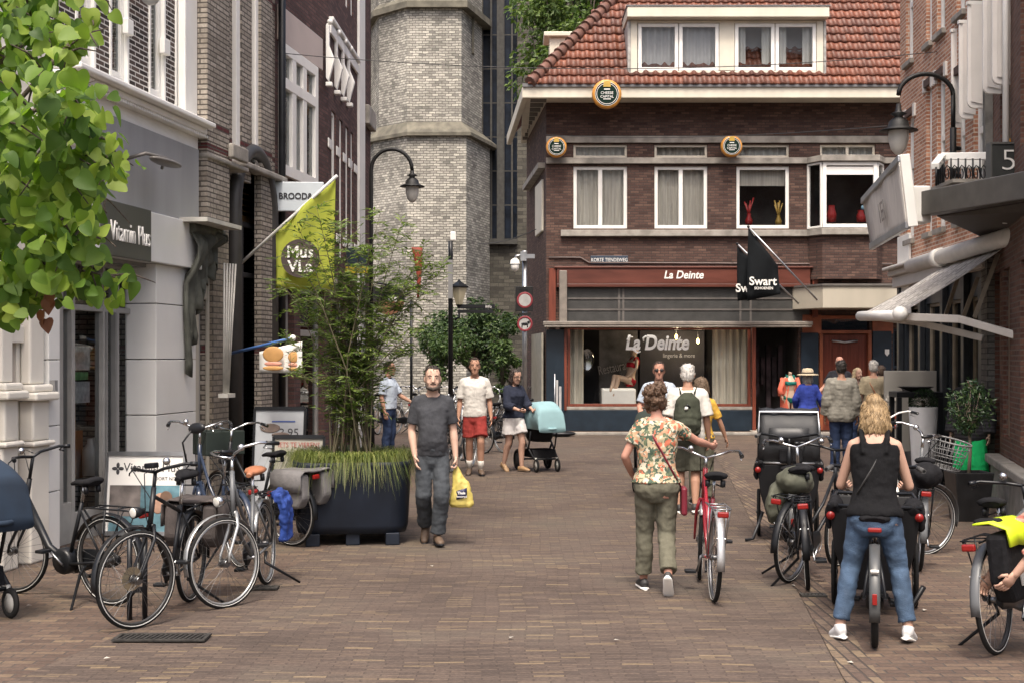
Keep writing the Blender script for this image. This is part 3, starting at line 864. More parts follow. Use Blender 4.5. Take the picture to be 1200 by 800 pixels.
    for a, b, cu in ((748, 795, 'full'), (796, 842.5, 'full'), (861.5, 908, 'sides'), (909, 956.5, 'sides')):
        w_ = window(do, du(a), du(b), dz(83), dz(27.5), rec=yd + .02, fw=.085, curtain=cu, cm=net_m if cu == 'sides' else lilac_m, gm=glass_up)
        MB().add([(du(a), yd + .6, dz(84)), (du(b), yd + .6, dz(84)), (du(b), yd + .6, dz(24)), (du(a), yd + .6, dz(24))], [(0, 1, 2, 3)]).build('room_wall', lilac_m, w_)
    # side dormer on the left slope
    q = P(652, 60, 37.0); lx, ly, lz = q.x - .85, 3.0, q.z
    sd = MB(); sd.bx(lx - .35, lx + 1.1, ly - .55, ly + .6, lz + .28, lz + .4); sd.bx(lx - .2, lx + 1, ly - .42, ly - .36, lz - .45, lz + .277); sd.bx(lx - .2, lx + 1, ly + .36, ly + .42, lz - .45, lz + .277)
    sd.build('side_dormer', cream2, B, bevel=.02)
    # narrow windows and brackets of the side wall
    for (zz0, zz1) in ((Z(268), Z(206)),):
        w_ = MB(); w_.bar((-.03, .7, (zz0 + zz1) / 2), (-.17, 2.3, (zz0 + zz1) / 2), .14, zz1 - zz0); w_.build('side_window', cream, B, bevel=.02)
    MB().bar((-.05, .3, Z(192)), (-.4, 5.0, Z(192)), .3, .14).build('side_band', stone, B)
    MB().bar((-.09, .2, 1.3), (-.3, 3.0, 1.3), .05, 2.4).build('side_shopfront', mat('cream_stone', (.36, .34, .28), .7), B)
    return B

sign_white = mat('sign_white_vinyl', (.88, .88, .86), .5, var=.02)
glass_up = glassmat('upper_glass', (.8, .82, .82), .03)
glass_shop = glassmat('shop_glass', (.9, .92, .92), .02)
net2_m = mat('shop_curtain', (.55, .52, .44), .9, var=.3, scale=3, stretch=(9, 9, .3))
lilac_m = mat('grey_blind_cloth', (.42, .42, .43), .9, var=.06, scale=3)
cream2 = mat('cream_gutter', (.60, .56, .46), .5, var=.12, scale=2, stretch=(1, 1, .4))
CORNER = build_corner()
def shoe_board():
    d = 21.7; o = P(1067, 0, d); o.z = 0
    t = thing('display_board', 'pale grey upright display board with shoe pictures behind the black table', 'display board', o)
    X = lambda x: (x - 1067) / F * d
    Z = lambda y: EYE + (HZ - y) / F * d
    bo = MB().bx(X(1036), X(1097), -.03, .03, .40, Z(434)).build('panel', mat('poster_grey', (.24, .23, .21), .6, var=.12, scale=1), t, bevel=.008)
    for x in (1040, 1092): MB().bx(X(x), X(x + 3), -.05, .05, 0, .397).build('leg', black, t)
    for (x, y, r0, c, a) in ((1065, 459, .15, (.02, .02, .022), 35), (1046, 467, .13, (.42, .4, .36), -8), (1043, 488, .13, (.5, .12, .08), -10), (1041, 500, .13, (.5, .12, .08), -6)):
        s_ = MB(); s_.ell((X(x), -.033, Z(y)), (r0, .01, r0 * .38), rot=roty(R(a))); s_.ell((X(x) - .05, -.038, Z(y) + .035), (r0 * .42, .01, r0 * .4), rot=roty(R(a)))
        s_.build('shoe_picture', mat('shoe_ink_%d' % y, c, .6, var=.5, scale=20), bo)
shoe_board()

# ---- cheese wheel signs
def cheese(label, x, y, d, r):
    p = P(x, y, d)
    t = thing('cheese_wheel_sign', label, 'sign', p, 0, 'cheese wheel signs on the dark brick building')
    wax = mat('orange_wax', (.50, .22, .035), .4, var=.2); grn = mat('badge_green', (.006, .02, .014), .8, var=.1, spec=.15)
    rot = rotx(R(90))
    MB().lathe([(0, -.1), (r * .86, -.1), (r * .97, -.06), (r, 0), (r * .97, .06), (r * .9, .085), (0, .085)], (0, 0, 0), 40, rot=rot).build('cheese_wheel', wax, t)
    b = MB().lathe([(0, .092), (r * .80, .092), (r * .80, .08)], (0, 0, 0), 40, rot=rot, smooth=False).build('badge', grn, t)
    MB().lathe([(r * .70, .094), (r * .70, .098), (r * .672, .098), (r * .672, .094)], (0, 0, 0), 40, rot=rot, smooth=False).build('ring', white, b)
    MB().lathe([(r * .8, .09), (r * .8, .1), (r * .78, .1)], (0, 0, 0), 40, rot=rot, smooth=False).build('rim_line', white, b)
    MB().poly([(-r * .26, -.097, r * .46), (r * .26, -.097, r * .46), (r * .2, -.097, r * .86), (-r * .2, -.097, r * .86)], .006, (0, -1, 0)).build('crest', mat('crest_gold', (.5, .33, .06), .4), b)
    MB().bx(-r * .2, r * .2, -.104, -.097, r * .27, r * .34).build('small_line', white, b); MB().bx(-r * .25, r * .25, -.104, -.097, -r * .38, -r * .33).build('small_line', white, b)
    text('lettering', 'CHEESE', r * .25, white, b, (0, -.1, r * .05))
    text('lettering', 'CAPITAL', r * .23, white, b, (0, -.1, -r * .2))
    MB().tube([(0, .1, 0), (0, .34, 0)], .02, 6).build('bracket', black, t)
    return t
cheese('largest cheese wheel sign, mounted on the white gutter of the red roof', 711, 111, 32.95, .36)
cheese('small cheese wheel sign at the left corner of the dark brick wall', 652, 173, 33.66, .26)
cheese('small cheese wheel sign right of the middle, above the third upper window', 857, 172, 33.66, .27)

# ---- pennant flags of the shoe shop
def pennant(label, pole, poly, d, txt, txy, size):
    a, b = P(*pole[0], d), P(*pole[1], d)
    t = thing('shop_flag', label, 'flag', a, 0, 'black pennants of the shoe shop')
    MB().tube([a - a, b - a], .022, 8).build('pole', alu, t)
    MB().ell(b - a, .035).build('pole_knob', black, t)
    cl = mat('black_flag_cloth', (.008, .0095, .011), .9, var=.2, spec=.15)
    pts = [P(x, y, d) - a for x, y in poly]
    # cloth sheet between the pole edge (first two) and hanging edge
    rows = []
    for i in range(9):
        u = i / 8
        tp = pts[0].lerp(pts[1], u); bt = pts[3].lerp(pts[2], u)
        rows.append([tp.lerp(bt, k / 8) + Vector((0, .05 * math.sin(u * 7 + k * .5), 0)) for k in range(9)])
    c = MB().sheet(rows).build('cloth', cl, t, solid=.006)
    for s_, (x, y), z_ in zip(txt, txy, size):
        text('lettering', s_, z_, white, c, P(x, y, d - .1) - a, off=z_ * .02)
    return t
pennant('large black pennant with white shoe shop name on a slanting pole', ((958, 352), (877, 266)), ((877, 267), (912, 312), (914, 345), (875, 353)), 32.6, ('Swart', 'SCHOENEN'), ((894, 330), (895, 338)), (.28, .085))
pennant('smaller black pennant hanging behind the larger shoe shop pennant', ((936, 356), (864, 286)), ((864, 288), (884, 309), (884, 350), (864, 353)), 33.0, ('Sw',), ((870, 338),), (.28,))

# ------------------------------------------------------------------ the church behind
church_m = brick('church_stone', [(0, (.24, .23, .205)), (.35, (.40, .383, .335)), (.8, (.51, .487, .425)), (1, (.62, .59, .51))], (.14, .132, .115), .23, .088, .011, bump=1.0, rough=.9, warp=.06, stain=.6, wscale=4, sscale=.3, op='SUBTRACT')
def build_church():
    D = 48.0
    t = thing('church', 'tall old church of pale weathered stone blocks with a stepped buttress and dark leaded windows', 'church', (P(500, 418, D).x, D, 0))
    o = Vector((P(500, 418, D).x, D, 0))
    X = lambda x, d=D: (x - 600) / F * d - o.x
    Z = lambda y, d=D: EYE + (HZ - y) / F * d
    # buttress plan: left face, front face, right return (three faces seen), lower stage wider
    def stage(z0, z1, g):
        pl = [(X(426) - g, 2.6), (X(441) - g, .9), (X(478), -.25 - g), (X(541) + g, -.25 - g), (X(563) + g * 1.6, 2.4), (X(563) + g, 4), (X(426), 4)]
        return pl, z0, z1
    mb = MB()
    for pl, z0, z1 in (stage(-.1, Z(158), .18), stage(Z(158), 26, 0)):
        k = len(pl)
        mb.add([(x, y, z0) for x, y in pl] + [(x, y, z1) for x, y in pl], [(i, (i + 1) % k, (i + 1) % k + k, i + k) for i in range(k)])
    mb.build('buttress', church_m, t)
    # ledges (weathered drip courses)
    lm = mat('ledge_stone', (.13, .12, .092), .85, var=.4, scale=3)
    for (y, g, h) in ((158, .34, .12), (5, .22, .22)):
        pl, _, _ = stage(0, 0, g); inn, _, _ = stage(0, 0, 0.02 if y == 158 else -.02); k = len(pl)
        z = Z(y)
        m_ = MB(); m_.add([(a, b, z - h) for a, b in pl] + [(a, b, z) for a, b in pl] + [(a, b, z + (.4 if y == 158 else .2)) for a, b in inn], [(i, (i + 1) % k, (i + 1) % k + k, i + k) for i in range(k)] + [(i + k, (i + 1) % k + k, (i + 1) % k + 2 * k, i + 2 * k) for i in range(k)] + [tuple(range(k))[::-1]])
        m_.build('ledge', lm, t)
    sp_ = MB().bx(X(552), X(554.5), 1.0, 1.4, Z(55), Z(12)).build('drain_spout', lm, t)
    # choir wall right of it with tall leaded windows
    wl = MB(); d2 = 50.0; X2 = lambda x: (x - 600) / F * (d2 + .6) - o.x; Z2 = lambda y: EYE + (HZ - y) / F * (d2 + .6)
    yb = 2.6
    wl.bx(X2(555), X2(566), yb, yb + .5, 0, 27); wl.bx(X2(566), X2(720), yb - .1, yb + .6, -.1, Z2(288)); wl.bx(X2(606), X2(720), yb, yb + .6, Z2(288), 27)
    wl.bx(X2(566), X2(606), yb, yb + .6, 24, 27)
    wl.bx(X2(380), X2(440), yb, yb + .6, -.1, 27)
    wl.build('choir_wall', brick('choir_stone', [(0, (.06, .055, .046)), (.6, (.10, .093, .076)), (1, (.14, .13, .105))], (.06, .055, .05), .4, .14, .012, bump=.8, stain=.4, warp=.03, wscale=4), t)
    wf = MB()
    for x in (575.5, 590, 600): wf.bx(X2(x) - .035, X2(x) + .035, yb + .1, yb + .35, Z2(288), 24)
    wf.bx(X2(586) - .12, X2(586) + .12, yb + .05, yb + .4, Z2(288), 24)
    for y in (40, 80, 120, 160, 200, 240): wf.bx(X2(566), X2(606), yb + .15, yb + .19, Z2(y) - .02, Z2(y) + .02)
    wf.bar((X2(566), yb - .1, Z2(284)), (X2(606), yb - .1, Z2(284)), .5, .2)
    w_ = wf.build('leaded_window', mat('tracery_stone', (.05, .048, .043), .8, var=.3), t)
    MB().bx(X2(566), X2(606), yb + .36, yb + .40, Z2(288), 24).build('pane', mat('leaded_glass', (.006, .011, .022), .5, var=.5, scale=3, spec=.25), w_)
    return t
CHURCH = build_church()

# ------------------------------------------------------------------ right hand side of the street
ob = brick('orange_brick', [(0, (.33, .145, .085)), (.4, (.43, .19, .11)), (.8, (.5, .245, .15)), (1, (.56, .31, .2))], (.58, .48, .39), .21, .062, .011, bump=.5, stain=.18)
r2 = Fac((6.85, 24.1), (6.5, 18.5))
r1 = Fac((6.5, 18.45), (5.05, 12.4))
off_white = mat('off_white_stucco', (.6, .57, .53), .6, var=.1, scale=2)

def build_r2():
    B = r2.root('orange_brick_house', 'orange brick house with narrow white windows and dark blue shop columns on the right', 'building')
    L = r2.L; f = r2
    # upper windows (px x0,x1 at far and near side)
    wins = [(1085.5, 1092), (1098, 1107.5), (1121, 1131), (1141, 1152)]
    ops = []
    for a, b in wins:
        u0, u1 = f.u(a), f.u(b)
        z0, z1 = 3.9, f.z(a, 90)
        ops.append((u0, u1, z0, min(z1, 6.25)))
        ops.append((u0, u1, 6.95, 9.2))
    ops.append((f.u(1063), f.u(1071), 3.9, 6.0))
    ops.append((f.u(1062), f.u(1070), 6.95, 8.6))
    gz = 3.1
    gops = [(f.u(1062), f.u(1078), .35, 2.75), (f.u(1086), f.u(1104), .1, 2.75), (f.u(1112), f.u(1130), .35, 2.75), (f.u(1136), f.u(1146), .35, 2.75)]
    mb = wall(0, L, gz, 11.5, ops, depth=6)
    mb.build('wall', ob, B)
    shop = wall(0, L, 0, gz, gops, depth=6, body=True)
    shop.build('shopfront', mat('blue_black_shopfront', (.02, .026, .032), .4, var=.3), B)
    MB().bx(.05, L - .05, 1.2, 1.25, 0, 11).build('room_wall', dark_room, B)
    for (a, b, c, e) in ops:
        window(B, a, b, c, e, rec=.06, fw=.09, tra=(.6,), curtain='full', cm=net_m, sill=stone)
    for (a, b, c, e) in gops:
        window(B, a, b, c, e, rec=.05, fw=.05, fm=mat('tan_frame', (.26, .22, .16), .5), gm=glass_dark, name='shop_window')
    # pilasters of the shopfront and stone blocks over windows
    m_ = MB()
    for x in (1057, 1082, 1108, 1133): m_.bx(f.u(x), f.u(x) + .16, -.09, -.003, 0, gz)
    m_.build('shop_column', mat('dark_column', (.022, .026, .03), .45), B, bevel=.01)
    m_ = MB()
    for (a, b, c, e) in ops: m_.bx(a - .14, a - .003, -.035, .05, e - .06, e + .16); m_.bx(b + .003, b + .14, -.035, .05, e - .06, e + .16)
    m_.build('stone_block', off_white, B, bevel=.008)
    m_ = MB()
    for (a, b, c, e) in ops: m_.bx(a + .002, b - .002, -.05, .05, e + .003, e + .12)
    m_.build('lintel', mat('dark_lintel', (.07, .04, .03), .8), B)
    # moulded cornice and white corner panel above the shop
    m_ = MB(); m_.bx(0, L, -.14, -.003, gz + .003, gz + .2); m_.bx(0, L, -.22, -.004, gz + .203, gz + .3); m_.bx(0, L, -.32, -.005, gz + .303, gz + .36)
    m_.build('cornice', off_white, B, bevel=.02)
    MB().bx(.0, .9, -.05, -.006, gz - .6, gz + .9).build('white_panel', white, B, bevel=.01)
    m_ = MB(); m_.bx(-.3, .0, -.3, .25, 8.35, 8.6); m_.bx(-.4, .0, -.4, .25, 8.603, 8.66)
    m_.build('gutter_end', off_white, B, bevel=.02)
    return B
R2B = build_r2()

def build_r1():
    B = r1.root('darkened_brick_shop', 'shade-darkened brick shop at the right edge with dark piers, stone plinth and pale window frames', 'building')
    f = r1; L = f.L
    rb = brick('shade_darkened_brick', [(0, (.09, .042, .032)), (.5, (.13, .06, .044)), (1, (.18, .09, .064))], (.14, .11, .09), .21, .062, .01, bump=.5, stain=.2)  # awning shade over this wall is mixed into the brick colour
    ops = [(f.u(1176), f.u(1183), .9, 3.0), (f.u(1196), f.u(1225), .9, 3.0), (f.u(1166), f.u(1172), .5, 3.0), (f.u(1172), f.u(1184), 4.3, 7.2), (f.u(1196), f.u(1215), 4.3, 7.2)]
    mb = wall(0, L, 0, 11, ops, depth=6); mb.build('wall', rb, B)
    MB().bx(.05, L - .05, 1, 1.05, 0, 10).build('room_wall', dark_room, B)
    for o_ in ops:
        window(B, *o_, rec=.06, fw=.09, fm=mat('tan_frame', (.26, .22, .16)), gm=glass_dark, name='shop_window' if o_[2] < 2 else 'window')
    m_ = MB(); m_.bx(f.u(1158.5) , f.u(1166), -.1, -.003, .3, 3.3); m_.build('stone_pier', brick('grey_pier', [(0, (.11, .105, .095)), (1, (.2, .19, .17))], (.06, .06, .055), .3, .075, .008, stain=.2), B)
    m_ = MB(); m_.bx(f.u(1158), f.u(1166.5), -.13, -.003, 0, .297); m_.bx(f.u(1172), L, -.12, -.003, 0, .55); m_.bx(f.u(1172), L, -.19, -.002, .553, .66)
    m_.build('plinth', mat('plinth_stone', (.22, .21, .19), .8, var=.3, bump=.2), B, bevel=.02)
    m_ = MB(); m_.bx(f.u(1150) if f.u(1150) > 0 else .02, f.u(1161), -.1, -.003, 3.35, 7.0); m_.build('grey_stone_strip', mat('grey_strip', (.16, .155, .14), .85, var=.3, bump=.4), B)
    MB().tube([(f.u(1186), -.07, 3.5), (f.u(1186), -.07, 9)], .04, 8).build('drainpipe', white, B)
    return B
R1B = build_r1()

# white blade shutters over the street (rounded foot)
def blade(label, x0, x1, ytop, ybot, d, wd):
    p = P(x0, ybot, d); q = P(x1, ybot, d)
    wdt = max(.1, (q - p).length)
    h = (ybot - ytop) / F * d
    t = thing('awning_blind', label, 'awning', p, 0, 'white side blinds on the right hand facade')
    n = Vector((-(r1.d.y), r1.d.x, 0))
    pts = []
    r_ = .09
    for k in range(6):
        a = math.pi + math.pi / 2 * k / 5
        pts.append((r_ + r_ * math.cos(a), 0, r_ + r_ * math.sin(a)))
    pts += [(wdt, 0, 0.0), (wdt, 0, h), (0, 0, h)]
    o_ = MB().poly(pts, wd, (.12, 1, 0)).build('blind_cloth', blind_m, t, bevel=.006)
    s_ = MB().poly([(wdt * .2, -.012, r_), (wdt * .92, -.012, r_ * .6), (wdt * .92, -.012, h), (wdt * .2, -.012, h)], .009, (0, -1, 0)).build('inner_panel', blind2_m, t)
    MB().bx(-.01, wdt + .01, -.02, wd, h + .003, h + .05).build('head_rail', white, t)
    return t
blind_m = mat('blind_cloth', (.78, .75, .71), .7, var=.06, scale=3)
blind2_m = mat('blind_cloth_inner', (.72, .69, .65), .7, var=.06, scale=3)
blade('farthest and lowest white side blind of the row on the orange brick house', 1115, 1134, 38, 150, 20.3, .05)
blade('second white side blind from the back of the row', 1124, 1144.5, 28, 139.5, 19.4, .05)
blade('third white side blind from the back, in the middle of the row', 1134, 1152, 6, 127, 18.6, .05)
blade('fourth white side blind from the back with a lower band', 1152, 1174, -40, 110, 17.4, .05)
blade('nearest white side blind of the row, at the top right of the street', 1163, 1187.5, -60, 99, 16.6, .05)

# awning with patterned cloth
def build_awning():
    t = thing('folding_arm_awning', 'half open awning with pale patterned cloth, long white tube and metal arms', 'awning', P(1070, 309, 21))
    o = Vector(t.location)
    a, b = P(1068, 312, 20.8) - o, P(1235, 262, 15.6) - o
    MB().tube([a, b], .115, 16).build('tube', alu2, t)
    c_ = a.lerp(b, .245); dr = (b - a).normalized()
    MB().tube([c_ - dr * .1, c_ + dr * .1], .135, 16).build('tube_clamp', white, t)
    # cloth from the tube down to the front bar
    A, Bq = P(1107, 311, 19.6) - o, P(1178, 290, 17.2) - o
    C_, Dq = P(1055, 368, 17.6) - o, P(1008, 369, 19.8) - o
    rows = []
    for i in range(13):
        u = i / 12; tp = A.lerp(Bq, u); bt = Dq.lerp(C_, u)
        rows.append([tp.lerp(bt, k / 12) + Vector((0, 0, -.03 * math.sin(math.pi * k / 12) + .01 * math.sin(i * 2.2))) for k in range(13)])
    m, nt2, b2 = base('lattice_cloth')
    tc2 = nd(nt2, 'ShaderNodeTexCoord'); v = nd(nt2, 'ShaderNodeTexBrick'); v.inputs['Scale'].default_value = 2.6
    v.inputs['Color1'].default_value = (.68, .65, .6, 1); v.inputs['Color2'].default_value = (.33, .30, .275, 1); v.inputs['Mortar'].default_value = (.75, .72, .68, 1); v.inputs['Mortar Size'].default_value = .05
    nt2.links.new(tc2.outputs['Object'], v.inputs['Vector']); nt2.links.new(v.outputs[0], b2.inputs['Base Color']); b2.inputs['Roughness'].default_value = .8
    tr = nd(nt2, 'ShaderNodeBsdfTranslucent'); nt2.links.new(v.outputs[0], tr.inputs[0]); mx = nd(nt2, 'ShaderNodeMixShader'); mx.inputs[0].default_value = .4
    nt2.links.new(b2.outputs[0], mx.inputs[1]); nt2.links.new(tr.outputs[0], mx.inputs[2]); nt2.links.new(mx.outputs[0], nt2.nodes['Material Output'].inputs['Surface'])
    MB().sheet(rows).build('cloth', m, t, solid=.006)
    MB().tube([Dq + Vector((0, 0, -.02)), C_ + Vector((0, 0, -.02))], .07, 10).build('front_bar', white, t)
    MB().ell(C_, (.1, .12, .1)).build('bar_cap', white, t)
    for (x0, y0, d0), (x1, y1, d1), (x2, y2, d2) in (((1055, 371, 17.8), (1125, 374, 17.2), (1215, 400, 16.0)), ((1030, 372, 19), (1072, 377, 18.8), (1152, 396, 18.2))):
        m_ = MB(); m_.bar(P(x0, y0, d0) - o, P(x1, y1, d1) - o, .07, .1); m_.bar(P(x1, y1, d1) - o, P(x2, y2, d2) - o, .06, .09)
        m_.build('folding_arm', alu2, t, bevel=.01)
    m_ = MB()
    for (x0, y0, x1, y1, d0) in ((1123, 324, 1108, 370, 19), (1146, 325, 1128, 374, 18.3), (1170, 297, 1142, 372, 17.6)):
        m_.bar(P(x0, y0, d0) - o, P(x1, y1, d0) - o, .03, .05)
    m_.build('strut', mat('tan_metal', (.3, .26, .2), .5), t)
    return t
alu2 = mat('painted_aluminium', (.66, .63, .58), .5, 0, var=.08)
build_awning()

# canopy beam with hanging banner
def build_canopy():
    a, b = P(1087, 239, 17.0), P(1235, 213, 14.3)
    t = thing('shop_canopy', 'dark flat canopy with grey edge beam and a white end block on the right', 'canopy', a)
    o = a
    d_ = (b - a).normalized()
    m_ = MB(); m_.bar(a - o, b - o, .2, .30); m_.bar(a - o + Vector((0, -.12, .135)), b - o + Vector((0, -.12, .135)), .05, .05); m_.bar(a - o + Vector((0, -.12, -.135)), b - o + Vector((0, -.12, -.135)), .05, .04)
    m_.build('edge_beam', mat('canopy_beam', (.085, .08, .072), .5, var=.2), t, bevel=.01)
    w0 = Vector((6.5, 18.6, a.z)) - o; w1 = Vector((5.75, 14.9, a.z)) - o
    m_ = MB(); m_.add([a - o + Vector((.12, 0, -.14)), b - o + Vector((.12, 0, -.14)), w1 + Vector((0, 0, -.3)), w0 + Vector((0, 0, -.3))], [(0, 1, 2, 3)])
    m_.build('soffit', mat('canopy_soffit', (.06, .05, .043), .7), t, solid=.04)
    m_ = MB(); m_.obox(P(1076, 241, 17.1) - o, (.24, .3, .46)); m_.build('end_block', white, t, bevel=.02)
    MB().add([P(1066, 251, 17.2) - o, P(1088, 252, 17.0) - o, P(1070, 264, 17.3) - o], [(0, 1, 2)]).build('end_web', blind_m, t, solid=.02)
    # banner
    bn = thing('hanging_banner', 'grey white cloth banner stretched between two slanted metal rails', 'banner', P(1037, 238, 17.3))
    o2 = Vector(bn.location)
    A, B_, C_, D_ = P(1011, 236, 18.6) - o2, P(1055, 186, 16.4) - o2, P(1064, 264, 16.4) - o2, P(1021, 289, 18.4) - o2
    rows = [[A.lerp(B_, i / 10).lerp(D_.lerp(C_, i / 10), k / 8) + Vector((.015 * math.sin(i * 1.7), .0, 0)) for k in range(9)] for i in range(11)]
    cl = MB().sheet(rows).build('cloth', mat('banner_cloth', (.62, .59, .55), .8, var=.14, scale=3, stretch=(5, 5, .6)), bn, solid=.008)
    m_ = MB(); m_.bar(A, B_, .06, .09); m_.bar(D_, C_, .06, .09); m_.build('rail', alu, bn, bevel=.01)
    m_ = MB(); m_.bar(B_ + Vector((.05, 0, .05)), C_ + Vector((.06, 0, -.02)), .05, .12); m_.build('end_post', white, bn, bevel=.01)
    # faded lettering along the banner
    xa = (B_ - A).normalized(); za = ((A + B_) / 2 - (C_ + D_) / 2).normalized()
    ya = za.cross(xa).normalized(); za = xa.cross(ya)
    tx = text('lettering', "IEI", .36, mat('faded_letters', (.27, .25, .23), .8), cl, (0, 0, 0), ext=.002)
    tx.matrix_local = Matrix(((xa.x, za.x, -ya.x, 0), (xa.y, za.y, -ya.y, 0), (xa.z, za.z, -ya.z, 0), (0, 0, 0, 1)))
    tx.location = (A + B_ + C_ + D_) / 4 + (-ya) * .02 + Vector((-.02, -.03, -.05))
build_canopy()

# balcony rail and number sign
def build_balcony():
    d = 17.6
    o = P(1128, 215, d)
    t = thing('balcony_railing', 'small balcony with white top rail and black wrought iron scrolls above the canopy', 'balcony', o)
    q = lambda x, y, dd=d: P(x, y, dd) - o
    m_ = MB(); m_.bar(q(1104, 184, 18.2), q(1185, 183), .1, .1); m_.bar(q(1096, 195, 16.8), q(1104, 184, 18.2), .1, .08); m_.bar(q(1112, 193, 18), q(1152, 193), .06, .1)
    m_.build('top_rail', white, t, bevel=.01)
    m_ = MB()
    for i in range(10):
        x = 1106 + i * 8.5
        m_.tube([q(x, 186), q(x, 217)], .012, 6)
        c = q(x + 4, 203)
        m_.tube([c + Vector((.045 * math.cos(a_ * .8) * (1 - a_ / 14), 0, .11 * math.sin(a_ * .8) * (1 - a_ / 18))) for a_ in range(11)], .009, 5)
    for i in range(4):
        u = i / 3
        m_.tube([q(1097 + 7 * u, 196 - 11 * u, 16.8 + 1.4 * u), q(1097 + 7 * u, 218 - 3 * u, 16.8 + 1.4 * u)], .013, 6)
    m_.tube([q(1100, 217), q(1190, 217)], .016, 6)
    m_.build('ironwork', black, t)
    m_ = MB(); m_.bx(q(1096, 219).x, q(1190, 219).x, -.7, .9, q(0, 222).z, q(0, 218).z)
    m_.build('balcony_floor', stone, t)
    s = thing('number_sign', 'black boxed sign with the white figures 59 at the right edge', 'sign', P(1190, 188, 16.2))
    MB().bx(-.28, .5, 0, .14, -.19, .19).build('sign_box', mat('sign_grey', (.035, .038, .036), .5), s, bevel=.01)
    fr = MB(); fr.bx(-.3, .5, -.012, .15, .19, .215); fr.bx(-.3, -.281, -.012, .15, -.19, .189); fr.bx(-.3, .5, -.012, .15, -.215, -.192); fr.build('sign_frame', mat('sign_frame_grey', (.09, .09, .085), .5), s)
    text('lettering', '5', .36, white, s, (-.08, -.006, -.01), off=-.006, sx=1.15)
    text('lettering', '9', .36, white, s, (.18, -.006, -.01), off=-.006, sx=1.1)
    a = thing('alarm_beacon', 'small orange alarm lamp with white cap above the number sign', 'alarm lamp', P(1182, 168, 16.6))
    MB().lathe([(.0, -.05), (.05, -.05), (.05, .03), (.035, .05), (0, .055)], (0, 0, 0), 14).build('orange_dome', mat('amber_plastic', (.6, .26, .02), .3), a)
    MB().lathe([(.0, -.05), (.04, -.05), (.04, .05), (0, .055)], (.1, 0, 0), 12).build('siren', white, a)
build_balcony()
# ------------------------------------------------------------------ left hand side of the street
lp = [(-5.0, 9.6), (-4.45, 13.1), (-3.92, 16.6), (-3.44, 19.8), (-3.04, 22.6), (-2.9, 28.0)]
l0, l1, l2, l3, l4 = [Fac(lp[i], lp[i + 1]) for i in range(5)]
b1 = brick('brown_white_joint_brick', [(0, (.03, .024, .022)), (.5, (.06, .043, .038)), (1, (.10, .07, .058))], (.55, .53, .5), .22, .056, .0085, bump=.4, stain=.15)
b2 = brick('cream_brick', [(0, (.25, .218, .18)), (.5, (.33, .292, .245)), (1, (.41, .365, .31))], (.085, .074, .064), .22, .062, .010, bump=.5, stain=.3,
           bands=[(4.43, 4.50, (.10, .025, .025)), (4.70, 4.78, (.10, .025, .025)), (6.9, 7.0, (.10, .025, .025)), (1.95, 2.05, (.10, .03, .03))])
b3 = brick('dark_red_brick', [(0, (.07, .037, .034)), (.5, (.112, .058, .052)), (1, (.155, .082, .071))], (.06, .05, .047), .21, .06, .008, bump=.5, stain=.2)
tilew = mat('white_tile', (.68, .68, .66), .35, var=.05, scale=2)
greyf = mat('grey_frame', (.19, .19, .185), .45, var=.1)
greyf2 = mat('grey_frame_light', (.30, .295, .28), .45, var=.1)
plaster = mat('ivory_plaster', (.68, .65, .58), .55, var=.08, scale=2)

def build_l0():
    B = l0.root('white_plaster_house', 'white plaster house with moulded pilasters and a red brown door at the left edge', 'building')
    f = l0; L = f.L
    ops = [(f.u(-60), f.u(-22), .1, 3.0), (f.u(6), f.u(19), .1, f.z(12, 402))]
    wall(0, L, 0, 10, ops, depth=6).build('wall', plaster, B)
    MB().bx(.05, L - .05, .9, .95, 0, 9).build('room_wall', dark_room, B)
    u0, u1 = ops[1][0], ops[1][1]
    d = MB().bx(u0, u1, .07, .12, .1, ops[1][3]).build('door', redwood, B)
    p = MB()
    for a in (.1, 1.0): p.bx(u0 + .1, u1 - .1, .055, .068, a + .2, a + .75)
    p.build('door_panel', redwood, d, bevel=.01)
    window(B, ops[0][0], ops[0][1], .7, 3.0, rec=.08, gm=glass_dark)
    for xa, xb in ((-14, 5), (20, 42)):
        a, b = f.u(xa), f.u(xb)
        m_ = MB()
        zb = f.z(xa + 8, 497)
        m_.bx(a, b, -.14, -.003, 0, zb - .2); m_.bx(a - .03, b + .03, -.19, -.004, zb - .197, zb - .15); m_.bx(a + .02, b - .02, -.15, -.005, zb - .147, zb + .22)
        m_.bx(a - .05, b + .05, -.22, -.006, zb + .223, zb + .30); m_.bx(a - .02, b + .02, -.18, -.007, zb + .303, zb + .37)
        m_.bx(a + .04, b - .04, -.11, -.008, zb + .373, 3.3); m_.bx(a - .03, b + .03, -.17, -.009, 3.303, 3.5)
        m_.build('pilaster', plaster, B, bevel=.02)
    m_ = MB(); m_.bx(0, L, -.2, -.003, 3.505, 3.9); m_.bx(0, L, -.32, -.004, 3.903, 4.02); m_.build('cornice', plaster, B, bevel=.02)
    m_ = MB(); m_.bx(u0 - .04, u1 + .04, -.06, -.002, ops[1][3], ops[1][3] + .16); m_.bx(u0 - .06, u1 + .1, -.03, -.002, ops[1][3] + .163, 3.2)
    m_.build('door_head', plaster, B, bevel=.01)
    MB().bx(f.u(41), f.u(44.5), -.20, -.15, f.z(43, 459), f.z(43, 445)).build('door_bell', mat('bell_grey', (.2, .2, .2)), B)
    for x0, x1 in ((-140, -100), (-40, 20)):
        window(B, f.u(x0), f.u(x1), 4.6, 7.4, rec=-.05, d=.1, gm=glass_dark)
build_l0()

